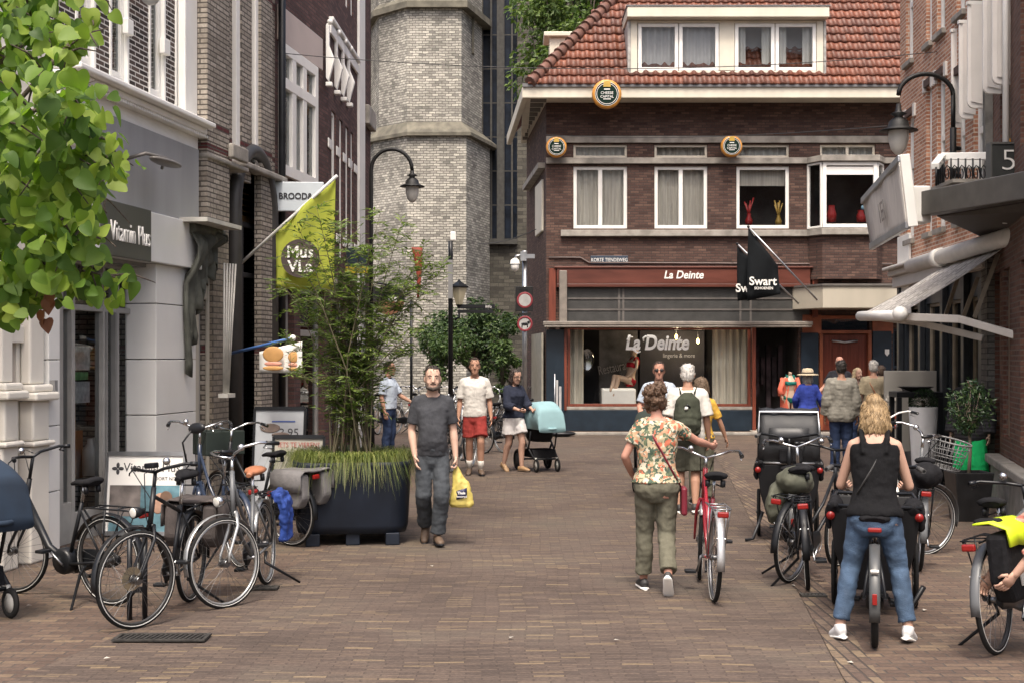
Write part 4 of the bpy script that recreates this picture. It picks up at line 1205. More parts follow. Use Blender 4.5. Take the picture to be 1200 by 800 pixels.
def build_l1():
    B = l1.root('grey_fascia_shop', 'shop with white tiles, grey fascia and brown brick upper floor with white joints', 'building')
    f = l1; L = f.L
    # ground floor opening and shop
    gu0, gu1 = f.u(62), f.u(181.5)
    zt = 2.86
    wins = [(128, 150, 0), (174, 193, 0), (205, 217, 0), (88, 111, 0)]
    ops = [(f.u(a), f.u(b), 4.85, 8.2) for a, b, _ in wins]
    wall(0, L, 4.62, 11, ops, depth=6).build('wall', b1, B)
    for o_ in ops:
        window(B, *o_, rec=.03, fw=.11, tra=(.62,), curtain='full', cm=net_m)
        m_ = MB(); m_.bx(o_[0] - .0, o_[0] + .04, -.015, .028, o_[2], o_[3]); m_.bx(o_[1] - .04, o_[1], -.015, .028, o_[2], o_[3]); m_.build('window_casing', white, B)
    MB().bx(.05, L - .05, 1.5, 1.55, 0, 3.0).build('shop_back_wall', mat('shop_interior', (.42, .43, .38), .8, var=.2, scale=1.5), B)
    MB().bx(.05, L - .05, .25, 1.49, .0, .05).build('shop_floor', mat('shop_floor', (.35, .33, .3), .5), B)
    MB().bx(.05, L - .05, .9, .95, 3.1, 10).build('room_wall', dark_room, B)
    # corner board, cornice
    MB().bx(L - .38, L, -.1, -.003, f.z(222, 178), 11).build('corner_board', white, B, bevel=.01)
    zc = f.z(222, 146)
    m_ = MB(); m_.bx(0, L - .0, -.34, -.003, zc - .06, zc); m_.bx(0, L - .02, -.24, -.004, zc - .14, zc - .063); m_.bx(0, L - .02, -.12, -.005, f.z(222, 177), zc - .143)
    m_.build('cornice', white, B, bevel=.015)
    m_ = MB(); n = 60
    for i in range(n): m_.bx(.03 + i * L / n, .03 + i * L / n + .03, -.235, -.125, zc - .175, zc - .146)
    m_.build('dentils', white, B)
    # grey panel and white fascia
    zg, zf = f.z(217, 263), f.z(214, 316)
    MB().bx(0, L - .1, -.16, -.003, zg, f.z(222, 177) - .004).build('grey_panel', grey_panel, B, bevel=.01)
    m_ = MB(); m_.bx(0, L - .1, -.2, -.003, zf, zg - .004)
    fo = m_.build('fascia', tilew, B, bevel=.01)
    sg = MB().bx(f.u(120, .23), f.u(177, .23), -.235, -.203, f.z(150, 307), f.z(177, 253)).build('sign_panel', mat('olive_sign', (.06, .062, .05), .5), B, bevel=.008)
    text('lettering', 'Vitamin Plus', .30, white, sg, ((f.u(131, .24) + f.u(175, .24)) / 2, -.239, f.z(155, 281)), sx=.66, ext=.008, off=-.003)
    # spot lamp arm above the sign
    sp = MB(); x = f.u(146)
    sp.tube([(x - .3, -.16, zg + .50), (x - .25, -.35, zg + .56), (x + .1, -.42, zg + .56), (x + .3, -.3, zg + .48)], .02, 8); sp.ell((x + .02, -.46, zg + .50), (.38, .1, .04))
    sp.build('sign_lamp', mat('lamp_bronze', (.12, .11, .1), .4), B)
    # tiled piers
    def pier(u0, u1):
        m_ = MB(); z = 0; k = 0
        while z < zf - .01:
            z2 = min(z + .62, zf - .004); m_.bx(u0, u1, -.12, .25, z + .006, z2); z = z2 + .004
        m_.build('tile_pier', tilew, B, bevel=.006)
    pier(f.u(183, .12), L - .1); pier(.0, f.u(57.5, .12))
    MB().bx(.0, L, .0, .2, 2.9, 3.0).build('soffit', greyf, B)
    # shop front: posts, glass, door
    V = lambda x: f.u(x, -.22); Q = lambda x: f.u(x, -.75); g0, g1 = V(62), V(181.5)
    m_ = MB()
    for xa, xb in ((63, 70), (80, 84), (117, 119.5), (133, 136), (157, 159.5), (176, 181)): m_.bx(V(xa), V(xb), .18, .28, .0, zt)
    m_.bx(g0, g1, .185, .275, 2.38, 2.44); m_.bx(g0, g1, .17, .29, zt, zt + .1); m_.bx(g0, V(80), .182, .27, 0, .42); m_.bx(V(84), V(117), .182, .27, 0, .3)
    sf = m_.build('shopfront', greyf2, B, bevel=.006)
    MB().add([(g0, .23, .1), (g1, .23, .1), (g1, .23, zt), (g0, .23, zt)], [(0, 1, 2, 3)]).build('pane', glass_shop, sf)
    m_ = MB()
    for xa, xb in ((160, 163), (172.5, 176), (120, 122), (131, 133)): m_.bx(V(xa), V(xb), .17, .26, .05, 2.38)
    m_.bx(V(163), V(172.5), .172, .258, .05, .35); m_.bx(V(163), V(172.5), .172, .258, 2.25, 2.378)
    dr = m_.build('door', greyf, sf, bevel=.008)
    MB().tube([(V(171), .1, .85), (V(171), .1, 1.35)], .018, 8).build('handle', alu, dr)
    # shop goods inside
    gd = MB(); cols = []
    shelf = MB().bx(Q(86), Q(116), .95, 1.35, .5, 1.05).build('counter', mat('orange_counter', (.5, .18, .05), .5), B)
    for (x0, x1, z0, z1, yy, c) in ((86, 110, 1.75, 2.02, .8, (.5, .52, .52)), (86, 110, 1.38, 1.62, .8, (.5, .53, .5)), (86, 110, 1.64, 1.73, .82, (.15, .3, .12)), (64, 70, 1.75, 1.95, .6, (.5, .33, .1)), (64, 70, 1.5, 1.7, .6, (.1, .3, .32)), (64, 69, 1.0, 1.4, .6, (.35, .08, .1)), (64, 69, .45, .9, .6, (.3, .28, .25)), (96, 103, 1.05, 1.36, .9, (.3, .16, .05))):
        MB().bx(Q(x0), Q(x1), yy, yy + .2, z0, z1).build('goods_box', mat('goods_%d_%d' % (x0, int(z0 * 100)), tuple(min(.85, v * 1.7) for v in c), .6, var=.4, scale=14), B)  # goods colours raised to stand in for the shop lighting
    for x in (106, 112):
        MB().lathe([(0, 0), (.09, 0), (.09, .3), (.04, .36), (.04, .42), (0, .42)], (Q(x), .75, .55), 14).build('bottle', mat('white_bottle', (.5, .5, .48), .4), B)
    for i in range(3):
        MB().lathe([(0, -.07), (.2, -.03), (.17, .07), (0, .07)], (Q(146), -.4, 8.0), 14) if False else None
    # small white box cases on the upper wall
    for x, y in ((153, 36), (196, 59)):
        m_ = MB(); m_.bx(f.u(x - 4, .06), f.u(x + 3, .06), -.07, -.003, f.z(x, y + 9), f.z(x, y - 9)); m_.build('alarm_box', white, B, bevel=.01)
    gl = thing('globe_lamp', 'round grey globe lamp high on the brown brick wall at the top left', 'lamp', P(176, -3, 15.0))
    MB().ell((0, 0, 0), (.10, .10, .09), 20, 12).build('globe', mat('globe_grey', (.4, .4, .4), .4), gl)
    MB().tube([(0, 0, .06), (-.3, .0, .12)], .02, 6).build('bracket', black, gl)
build_l1()

def build_l2():
    B = l2.root('cream_brick_house', 'cream brick house with dark red brick bands, tall white windows and an arched doorway', 'building')
    f = l2; L = f.L
    wins = [(272, 283), (295, 305)]
    ops = [(f.u(a), f.u(b), f.z(a, 190), 8.4) for a, b in wins]
    # arched entrance built as steps of openings
    ua, ub = f.u(272), f.u(312)
    zs, r_ = f.z(290, 250), (ub - ua) / 2
    arch = [(ua, ub, .1, zs)]
    n = 10
    for i in range(n):
        z0 = zs + r_ * 1.15 * i / n; z1 = zs + r_ * 1.15 * (i + 1) / n
        hw = r_ * math.sqrt(max(0, 1 - ((i + .5) / n) ** 2))
        arch.append((ua + r_ - hw, ua + r_ + hw, z0, z1))
    shop = [(f.u(229), f.u(240), .1, 2.6)]
    wall(0, L, 0, 11, ops + arch + shop, depth=6).build('wall', b2, B)
    MB().bx(.05, L - .05, .9, .95, 0, 10).build('room_wall', dark_room, B)
    for o_ in ops: window(B, *o_, rec=-.06, d=.1, fw=.16, tra=(.6,), gm=glass_dark, sill=stone)
    # pilasters
    m_ = MB(); m_.bx(f.u(243, .22), f.u(269, .22), -.22, -.003, 3.6, 11); m_.bx(f.u(306, .1), f.u(319, .1), -.1, -.003, 0, 11); m_.bx(f.u(283, .08), f.u(294, .08), -.08, -.003, 4.25, 11)
    m_.build('pilaster', b2, B)
    m_ = MB(); m_.bx(0, f.u(270), -.26, -.004, f.z(250, 196), f.z(250, 190)); m_.bx(f.u(270) + .004, L, -.2, -.004, f.z(290, 203), f.z(290, 196)); m_.bx(f.u(247), f.u(266), -.3, -.224, f.z(256, 189), f.z(256, 172)); m_.bx(f.u(300), L, -.3, -.01, 7.9, 8.15)
    m_.build('stone_band', stone, B, bevel=.02)
    # arch moulding and door with the wooden tympanum
    pts = [(ua + r_ + (r_ + .06) * math.cos(a), -.06, zs + (r_ * 1.15 + .06) * math.sin(a)) for a in [math.pi * k / 16 for k in range(17)]]
    m_ = MB(); m_.tube([(pts[0][0], -.06, .1)] + pts + [(pts[-1][0], -.06, .1)], .1, 8); 
    m_.build('arch_moulding', mat('dark_moulding', (.04, .038, .036), .5), B)
    MB().bx(ua, ub, .16, .2, zs - .1, zs + r_ * 1.1).build('tympanum', mat('honey_wood', (.30, .18, .08), .5, var=.35, scale=3, stretch=(6, 6, .5)), B)
    window(B, ua, ub, .1, zs - .1, rec=.1, fw=.07, fm=mat('dark_frame', (.03, .03, .032)), gm=glass_dark, mul=(.5,), tra=(.8,), name='shop_window')
    window(B, f.u(229), f.u(240), .1, 2.6, rec=.06, fw=.09, fm=greyf2, gm=glass_dark, tra=(.75,), name='shop_window')
    beige = mat('beige_woodwork', (.42, .39, .33), .55, var=.12, scale=2)
    for a_, b_ in ((222, 229), (240, 248)): MB().bx(f.u(a_), f.u(b_), -.05, -.003, 0, 3.3).build('door_surround', beige, B, bevel=.01)
    MB().bx(f.u(229) + .004, f.u(240) - .004, -.03, -.003, 2.61, 3.3).build('door_head', beige, B, bevel=.01)
    m_ = MB(); m_.bx(f.u(250, .1), f.u(268, .1), -.1, -.003, 0, 3.55); m_.build('lower_pier', brick('lower_cream_pier', [(0, (.19, .165, .13)), (1, (.29, .25, .2))], (.09, .08, .07), .22, .07, .008), B)
    MB().tube([(f.u(246), -.06, 0), (f.u(246), -.06, 3.0)], .03, 8).build('drainpipe', black, B)
    # old folded awning
    aw = thing('folded_awning', 'old dark green canvas awning hanging folded from the cream brick house', 'awning', (f.a.x + f.d.x * f.u(231), f.a.y + f.d.y * f.u(231), 3.45), f.rz)
    canvas = mat('dark_green_canvas', (.085, .088, .072), .85, var=.5, scale=4, bump=.3, bscale=12)
    rows = []
    for i in range(41):
        u = i / 40; L_ = 1.75 - 1.25 * min(1, u * 1.5) + .12 * math.sin(i * .8)
        rows.append([(-.75 + 1.0 * u + .03 * math.sin(k * .7 + i * .4) - .22 * (1 - u) * (k / 12) ** 2 * 0, -.14 - .05 * math.sin(i * 1.35) * (.4 + k / 12) - .16 * math.sin(math.pi * min(1, k / 5)) , .0 - L_ * (k / 12) ** 1.1) for k in range(13)])
    me_ = MB().sheet(rows).mesh('canvas'); rumple(me_, .03, 5, (1.6, 1.6, .6), 4)
    link('canvas', me_, canvas, aw, solid=.015)
    m_ = MB(); m_.tube([(-.74, -.2, -.02), (-.3, -.21, -.02), (.26, -.2, -.03)], [.075, .085, .075], 12)
    m_.build('awning_roll', canvas, aw)
    m_ = MB()
    for k in range(5): m_.tube([(.0 + .045 * k, -.35 - .02 * k, -.4), (.03 + .04 * k, -.33, -2.0)], .012, 6)
    m_.bx(-.02, .25, -.4, -.28, -2.05, -2.0); m_.bx(-.95, .2, -.5, -.1, .02, .07)
    m_.build('awning_arm', mat('pale_rod', (.45, .44, .4), .5), aw)
build_l2()

def build_l3():
    B = l3.root('bakery_house', 'narrow dark red brick house with a large white shop window upstairs and pale lintel', 'building')
    f = l3; L = f.L
    u0, u1 = f.u(326), f.u(369)
    zb, zt = f.z(345, 212), f.z(345, 62)
    gop = [(f.u(328), f.u(345), .1, 3.0), (f.u(352), f.u(380), .1, 3.0)]
    wall(0, L, 0, 11, [(u0, u1, zb, zt)] + gop, depth=6).build('wall', b3, B)
    MB().bx(.05, L - .05, 1.2, 1.25, 0, 10).build('room_wall', dark_room, B)
    window(B, u0, u1, zb, zt, rec=-.06, d=.1, fw=.16, mul=(.33, .62), tra=(.70,), curtain='sides', cm=net_m, gm=glass)
    for g in gop: window(B, *g, rec=.1, fw=.1, fm=greyf2, gm=glass_dark, name='shop_window', tra=(.75,))
    m_ = MB(); m_.bx(f.u(324), f.u(375), -.05, -.003, zt + .01, zt + .52); m_.build('lintel', mat('pinkish_stone', (.50, .42, .38), .7, var=.1, scale=1.5), B, bevel=.01)
    MB().tube([(f.u(321) if f.u(321) > .02 else .03, -.1, 0), (.03, -.1, 11)], .055, 8).build('drainpipe', black, B)
    MB().bx(0, L, -.16, -.003, 3.05, 3.2).build('ledge', stone, B, bevel=.02)
build_l3()

def build_l4():
    B = l4.root('row_house', 'dark red brick house with rows of narrow white framed windows and white carved brackets', 'building')
    f = l4; L = f.L
    xs = [(388.5, 393.5), (397.5, 401.5), (405, 408.5), (411, 414)]
    zl0, zl1, zu0 = 3.6, 6.05, 8.2
    ops = []
    for a, b in xs:
        ops.append((f.u(a), f.u(b), zl0, zl1)); ops.append((f.u(a), f.u(b), zu0, 11.4))
    g = [(f.u(388), f.u(404), .1, 2.9), (f.u(408), f.u(424), .1, 2.9)]
    wall(0, L, 0, 12.5, ops + g, depth=6).build('wall', b3, B)
    MB().bx(.05, L - .05, .9, .95, 0, 12).build('room_wall', dark_room, B)
    for o_ in ops: window(B, *o_, rec=.03, d=.06, fw=.06, gm=glass_dark)
    for o_ in g: window(B, *o_, rec=.08, fw=.08, fm=greyf2, gm=glass_dark, name='shop_window', tra=(.75,))
    zc = f.z(400, 43)
    m_ = MB(); m_.bx(0, f.u(418), -.09, -.003, zc - .07, zc); m_.bx(0, f.u(418), -.05, -.004, zc - .28, zc - .103); m_.build('cornice', white, B, bevel=.015)
    m_ = MB()
    edges = [386] + [(xs[i][1] + xs[i + 1][0]) / 2 for i in range(3)] + [416]
    for x in edges:
        u = f.u(x); z = zl1
        m_.bx(u - .2, u + .2, -.025, -.003, z - .7, z - .54); m_.bx(u - .2, u + .2, -.025, -.003, z - 2.2, z - 2.04)
    m_.build('white_band', white, B, bevel=.01)
    for x in edges[:4]:
        u = f.u(x + 3, .1); z = f.z(x + 3, 66 + (x - 386) * 1.15)
        c_ = MB()
        c_.poly([(u - .045, -.004, z - .5), (u - .045, -.05, z - .56), (u - .045, -.15, z - .2), (u - .045, -.06, z + .02), (u - .045, -.06, z + .35), (u - .045, -.03, z + .4), (u - .045, -.004, z + .36)], .09, (1, 0, 0))
        c_.ell((u, -.07, z + .42), (.05, .05, .05)); c_.bx(u - .06, u + .06, -.11, -.003, z - .64, z - .57)
        c_.build('bracket', white, B, bevel=.012)
    MB().bx(f.u(418.5), f.u(425), -.05, -.003, 0, 12.5).build('white_strip', white, B)
    MB().bx(f.u(426), L - .02, -.12, -.003, f.z(430, 150), f.z(430, 128)).build('stone_block', stone, B, bevel=.02)
    MB().bx(f.u(419), L, -.3, -.003, 2.95, 3.25).build('fascia', mat('dark_fascia', (.03, .03, .03)), B)
    # gable end towards the church
    MB().bx(L - .02, L + .06, .05, .4, 3.5, 8.2).build('gable_board', white, B)
build_l4()

# ---- hanging sign of the bakery, flags
def build_signs():
    q = P(350, 231, 19.6)
    s = thing('bakery_sign', 'pale blue white rectangular sign with dark letters above the lime green flag', 'sign', q, R(4))
    MB().bx(-.36, .36, -.05, .05, -.21, .21).build('sign_box', mat('pale_sign', (.50, .55, .58), .4, var=.05), s, bevel=.01)
    text('lettering', 'BROOD&', .125, mat('ink_black', (.02, .02, .025)), s, (-.28, -.055, -.0), align='LEFT', off=.003, sx=.92)
    text('lettering', 'K', .125, mat('ink_blue', (.03, .06, .3)), s, (.30, -.055, -.0), align='LEFT', off=.003)
    MB().tube([(-.36, 0, .1), (-.75, .02, .1)], .02, 6).build('bracket', black, s)
    # lime flag
    d = 18.2
    a, b = P(269, 321, d), P(395, 206, d - .6)
    t = thing('lime_flag', 'lime green flag with a brown round emblem hanging from a slanting white pole', 'flag', a)
    MB().tube([a - a, b - a], .022, 8).build('pole', mat('white_pole', (.6, .6, .58), .4), t)
    lime = mat('lime_cloth', (.42, .47, .06), .75, var=.1, scale=3)
    m, nt3, b3_ = base('lime_cloth_thin')
    b3_.inputs['Base Color'].default_value = (.52, .57, .085, 1); b3_.inputs['Roughness'].default_value = .8
    trn = nd(nt3, 'ShaderNodeBsdfTranslucent'); trn.inputs[0].default_value = (.6, .65, .07, 1); mx = nd(nt3, 'ShaderNodeMixShader'); mx.inputs[0].default_value = .35
    nt3.links.new(b3_.outputs[0], mx.inputs[1]); nt3.links.new(trn.outputs[0], mx.inputs[2]); nt3.links.new(mx.outputs[0], nt3.nodes['Material Output'].inputs['Surface'])
    rows = []
    for i in range(15):
        u = i / 14
        tp = P(323 + 70 * u, 272 - 65 * u, d - .25 - .33 * u); bt = P(323 + 36 * u, 338 + 2 * u, d - .25 - .2 * u)
        if u > .5: bt = P(323 + 36 * u + (u - .5) * 66, 338 + 2 * u, d - .3)
        rows.append([tp.lerp(bt, k / 12) - a + Vector((0, .05 * math.sin(u * 9 + k * .25), 0)) for k in range(13)])
    cl = MB().sheet(rows).build('cloth', m, t, solid=.005)
    c = P(352, 303, d - .5) - a
    MB().lathe([(0, 0), (.25, 0), (.25, .01), (0, .01)], c, 32, rot=rotx(R(90)), smooth=False).build('emblem', mat('emblem_brown', (.05, .035, .03), .7), cl)
    for s_, dz in (('Mus', .075), ('VLa', -.11)):
        text('lettering', s_, .21, white, cl, c + Vector((-.0, -.02, dz)), off=.004)
    # blue pole with the sandwich banner
    a, b = P(270, 414, 17.6), P(343, 396, 16.9)
    t = thing('sandwich_flag', 'small white banner with a sandwich picture hanging from a blue pole', 'flag', a)
    MB().tube([a - a, b - a], .02, 8).build('pole', mat('blue_pole', (.06, .14, .36), .4), t)
    MB().ell(b - a, .04).build('pole_knob', white, t)
    cl = MB().sheet([[P(304, 412, 17.1).lerp(P(304, 436, 17.1), k / 6).lerp(P(354, 400, 16.8).lerp(P(354, 437, 16.8), k / 6), i / 8) - a + Vector((0, .015 * math.sin(i * 1.2), 0)) for k in range(7)] for i in range(9)]).build('cloth', white, t, solid=.006)
    bun = mat('bun_brown', (.5, .27, .09), .6); ham = mat('ham_pink', (.55, .25, .18), .6)
    for x, y, rx, rz_, m_ in ((320, 415, .13, .10, bun), (320, 426, .11, .03, ham), (320, 431, .13, .03, bun), (344, 418, .07, .07, bun), (344, 427, .07, .025, ham), (344, 432, .07, .025, bun)):
        MB().ell(P(x, y, 16.85) - a, (rx, .012, rz_)).build('picture', m_, cl)
    # coloured banners beyond
    t = thing('red_banner', 'red beach flag banner seen behind the planter shrubs against the church', 'banner', P(484, 560, 30).lerp(P(484, 470, 30), .0))
    o = Vector(t.location)
    MB().sheet([[P(482 + 7 * math.sin(k * .25), 290 + 60 * k / 8, 30).lerp(P(495 - 4 * (k / 8) ** 2, 290 + 60 * k / 8, 30), i / 3) - o for k in range(9)] for i in range(4)]).build('cloth', mat('red_banner_cloth', (.25, .04, .022), .7), t, solid=.02)
    MB().tube([P(482, 352, 30) - o, P(482, 522, 30) - o], .03, 6).build('pole', black, t)
    t = thing('dark_shop_sign', 'dark shop sign with a yellow stripe behind the planter shrubs', 'sign', P(412, 303, 24.6))
    MB().bx(-.30, .30, -.05, .05, -.15, .18).build('sign_box', navy, t); MB().bx(-.30, .30, -.06, .04, -.27, -.153).build('stripe', mat('yellow_stripe', (.5, .38, .02), .5), t)
    MB().tube([(-.3, 0, .1), (-.55, 0, .1)], .02, 6).build('bracket', black, t)
    t = thing('round_shop_sign', 'round black and brown sign with white letters behind the planter shrubs', 'sign', P(456, 352, 27.0))
    MB().lathe([(0, -.04), (.30, -.04), (.30, .04), (0, .04)], (0, 0, 0), 30, rot=rotx(R(90)), smooth=False).build('disc', black, t)
    MB().lathe([(0, .045), (.30, .045), (.30, .05), (0, .05)], (0, 0, -.0), 20, rot=rotx(R(90)), smooth=False, a0=R(-175), a1=R(-5)).build('lower_half', mat('sign_brown', (.22, .10, .05)), t)
    text('lettering', 'os', .2, white, t, (.08, -.06, .03))
    MB().tube([(0, 0, .3), (-.75, 0.3, .45)], .02, 6).build('bracket', black, t)
build_signs()

# ---- lamps, posts
def lamp_head(t, c, s=1.0):
    m_ = MB(); m_.lathe([(0, .62 * s), (.035 * s, .62 * s), (.05 * s, .5 * s), (.13 * s, .46 * s), (.06 * s, .42 * s), (.15 * s, .34 * s), (.17 * s, .25 * s), (.30 * s, .2 * s), (.30 * s, .185 * s), (.13 * s, .19 * s)], c, 24)
    m_.build('lamp_hood', mat('lamp_dark', (.014, .02, .026), .35, var=.2), t)
    MB().lathe([(.155 * s, .19 * s), (.16 * s, .06 * s), (.12 * s, -.1 * s), (.05 * s, -.18 * s), (0, -.2 * s)], c, 20).build('lamp_shade', lamp_glass, t)
def arm_lamp(label, d, base_, path, head, s, pole_to=None):
    o = P(*base_, d)
    t = thing('street_lamp', label, 'street lamp', (o.x, o.y, 0 if pole_to else o.z), 0, 'arched street lamps')
    O = Vector(t.location)
    pts = [P(x, y, d) - O for x, y in path]
    m_ = MB(); m_.tube(pts, .035, 10)
    if pole_to: m_.tube([(0, 0, 0), (0, 0, .9), (0, 0, .95), pts[0]], [.07, .06, .045, .038], 10)
    m_.build('pole', mat('lamp_dark', (0, 0, 0)), t)
    h = P(*head, d) - O
    lamp_head(t, h - Vector((0, 0, .62 * s)), s)
    if not pole_to:
        m_ = MB(); m_.tube([pts[0], pts[0] + Vector((0, 0, -.9))], .05, 8); m_.tube([pts[0] + Vector((.12, .05, -.3)), pts[0] + Vector((0, 0, -.3))], .03, 6); m_.tube([pts[0] + Vector((.12, .05, -.7)), pts[0] + Vector((0, 0, -.7))], .03, 6)
        m_.build('wall_bracket', mat('lamp_dark', (0, 0, 0)), t)
def arc(x0, x1, ytop, ybase, n=14):
    return [((x0 + x1) / 2 - (x1 - x0) / 2 * math.cos(math.pi * k / n), ybase - (ybase - ytop) * math.sin(math.pi * k / n)) for k in range(n + 1)]
arm_lamp('arched black street lamp in front of the pale church wall', 25.5, (435, 420), [(435, 418), (435, 260)] + arc(435, 483, 175, 200), (483, 198), .78, True)
arm_lamp('arched black street lamp fixed to the orange brick house on the right', 20.2, (1117, 160), [(1117, 150), (1117, 112)] + arc(1117, 1053, 87, 112)[0:], (1053, 122), .93)

def build_posts():
    p = P(528, 518, 30)
    t = thing('signpost', 'tall black finger post with small direction signs and a lantern in front of the church', 'signpost', (p.x, p.y, 0))
    O = Vector((p.x, p.y, 0)); q = lambda x, y: P(x, y, 30) - O
    MB().tube([(0, 0, 0), (0, 0, q(528, 300).z), (0, 0, q(528, 283).z)], [.055, .05, .05], 10).build('pole', black, t)
    m_ = MB(); m_.obox(q(531, 277), (.13, .07, .2)); m_.build('top_cap', white, t, bevel=.02)
    m_ = MB(); m_.bx(q(536, 0).x, q(580, 0).x, -.03, .03, q(0, 362).z, q(0, 357).z); m_.bx(q(536, 0).x, q(578, 0).x, -.03, .03, q(0, 367).z, q(0, 363).z)
    a = m_.build('direction_arm', black, t)
    text('lettering', 'Info', .09, white, a, (q(572.5, 0).x, -.035, q(0, 359.5).z), ext=.001)
    for x0, x1, y in ((545, 553, 359.5), (556, 566, 359.5), (543, 557, 365), (560, 570, 365)): MB().bx(q(x0, 0).x, q(x1, 0).x, -.035, -.031, q(0, y + .8).z, q(0, y - .8).z).build('text_line', mat('sign_white', (0, 0, 0)), a)
    m_ = MB(); m_.bx(-.05, .05, -.07, -.055, q(0, 350).z, q(0, 305).z); m_.build('map_strip', mat('strip_grey', (.2, .2, .2)), t)
    l = thing('lantern', 'small square lantern hanging beside the black signpost', 'lantern', P(538, 348, 30))
    MB().lathe([(.07, -.17), (.16, .16), (.17, .2)], (0, 0, 0), 4, smooth=False).build('lantern_glass', mat('lantern_glass', (.4, .36, .25), .3), l)
    m_ = MB(); m_.lathe([(.2, .2), (.21, .23), (.06, .32), (0, .4)], (0, 0, 0), 4, smooth=False); m_.lathe([(0, -.28), (.04, -.22), (.08, -.17)], (0, 0, 0), 8); m_.tube([(0, 0, -.28), (0, 0, -.45), (-.1, 0, -.5)], .025, 6)
    m_.build('lantern_frame', black, l)
    p = P(615, 515, 32.6)
    t = thing('traffic_sign_post', 'grey post with two red ringed traffic signs beside the brick corner', 'traffic sign', (p.x, p.y, 0))
    O = Vector((p.x, p.y, 0)); q = lambda x, y: P(x, y, 32.6) - O
    MB().tube([(0, 0, 0), (0, 0, q(615, 294).z)], .06, 10).build('pole', alu, t)
    pb = MB().bx(q(604, 0).x, q(624.5, 0).x, -.11, -.07, q(0, 365).z, q(0, 336).z).build('sign_board', mat('sign_white', (.38, .38, .36), .5), t, bevel=.01)
    ring = mat('sign_red', (.19, .022, .03), .5)
    MB().torus(.165, .028, q(615, 352) + Vector((0, -.115, 0)), 28, 6, rotx(R(90)), .006).build('red_ring', ring, pb)
    dk = MB().lathe([(0, 0), (.145, 0), (.145, .006), (0, .006)], q(615, 352) + Vector((0, -.113, 0)), 24, rot=rotx(R(90)), smooth=False).build('sign_face', mat('sign_face', (.33, .33, .32)), pb)
    text('lettering', 'zone', .1, black, pb, q(614, 340) + Vector((0, -.115, 0)))
    MB().bx(q(608, 0).x, q(622, 0).x, -.1, -.07, q(0, 370).z, q(0, 367).z).build('sub_plate', mat('sign_white', (0, 0, 0)), t)
    d2 = MB().lathe([(0, 0), (.18, 0), (.18, .02), (0, .02)], q(615, 379.5) + Vector((0, -.08, 0)), 28, rot=rotx(R(90)), smooth=False).build('round_sign', mat('sign_face', (0, 0, 0)), t)
    MB().torus(.16, .025, q(615, 379.5) + Vector((0, -.105, 0)), 28, 6, rotx(R(90)), .006).build('red_ring', ring, d2)
    m_ = MB(); c = q(615, 379.5) + Vector((0, -.11, 0)); m_.ell(c, (.09, .006, .03)); m_.ell(c + Vector((.09, 0, .04)), (.035, .006, .03)); m_.tube([c + Vector((-.06, 0, 0)), c + Vector((-.07, 0, -.08))], .012, 5); m_.tube([c + Vector((.06, 0, 0)), c + Vector((.06, 0, -.08))], .012, 5)
    m_.build('dog_symbol', black, d2)
    cm_ = thing('security_camera', 'white dome security camera on an arm at the top of the traffic sign post', 'camera', P(606, 308, 32.5))
    m_ = MB(); m_.ell((-.05, 0, -.08), (.1, .1, .13)); m_.lathe([(.12, -.03), (.1, .06), (.05, .1), (0, .11)], (-.05, 0, 0), 16); m_.build('dome', white, cm_)
    m_ = MB(); m_.tube([(-.05, 0, .08), (-.02, 0, .16), (.12, 0, .18)], .03, 8); m_.bx(.08, .22, -.08, .08, .04, .26); m_.bx(.22, .42, -.06, .06, .1, .2); m_.build('arm', alu, cm_)
build_posts()
# ------------------------------------------------------------------ foliage
def leaf_quad(mb, c, t, w, L, wd, fold=.25):
    """a small folded leaf: 2 quads"""
    t = t.normalized(); w = (w - t * w.dot(t))
    if w.length < 1e-4: w = t.orthogonal()
    w.normalize(); n = t.cross(w)
    a, b = c, c + t * L
    m = c + t * L * .45
    mb.add([a, m + w * wd * .5 + n * fold * wd, b, m - w * wd * .5 + n * fold * wd], [(0, 1, 2), (0, 2, 3)])

def rvec(r): 
    while True:
        v = Vector((r.uniform(-1, 1), r.uniform(-1, 1), r.uniform(-1, 1)))
        if .05 < v.length < 1: return v.normalized()

HEART = [(0, .0), (.22, -.10), (.43, -.02), (.5, .22), (.42, .5), (.22, .8), (0, 1.08), (-.22, .8), (-.42, .5), (-.5, .22), (-.43, -.02), (-.22, -.10)]
def heart_leaf(mb, c, t, up, s, r):
    """broad heart shaped leaf: midrib folded, tip curled"""
    t = t.normalized(); w = t.cross(up)
    if w.length < 1e-3: w = t.orthogonal()
    w.normalize(); n = w.cross(t)
    fo, cu = r.uniform(.05, .35), r.uniform(.05, .3)
    vs = []
    wav = r.uniform(0, 6)
    for x, y in HEART:
        z = fo * abs(x) - cu * y * y + .03 * math.sin(wav + y * 6 + x * 4)
        vs.append(c + w * x * s + t * y * s + n * z * s)
    for y in (.25, .62):
        vs.append(c + t * y * s - n * (cu * y * y) * s)
    # ring of 12 outline points, midrib points 12, 13
    fs = [(0, 1, 12), (1, 2, 12), (2, 3, 12), (3, 4, 13, 12), (4, 5, 13), (5, 6, 13), (6, 7, 13), (7, 8, 13), (8, 9, 12, 13), (9, 10, 12), (10, 11, 12), (11, 0, 12)]
    mb.add(vs, fs, True)

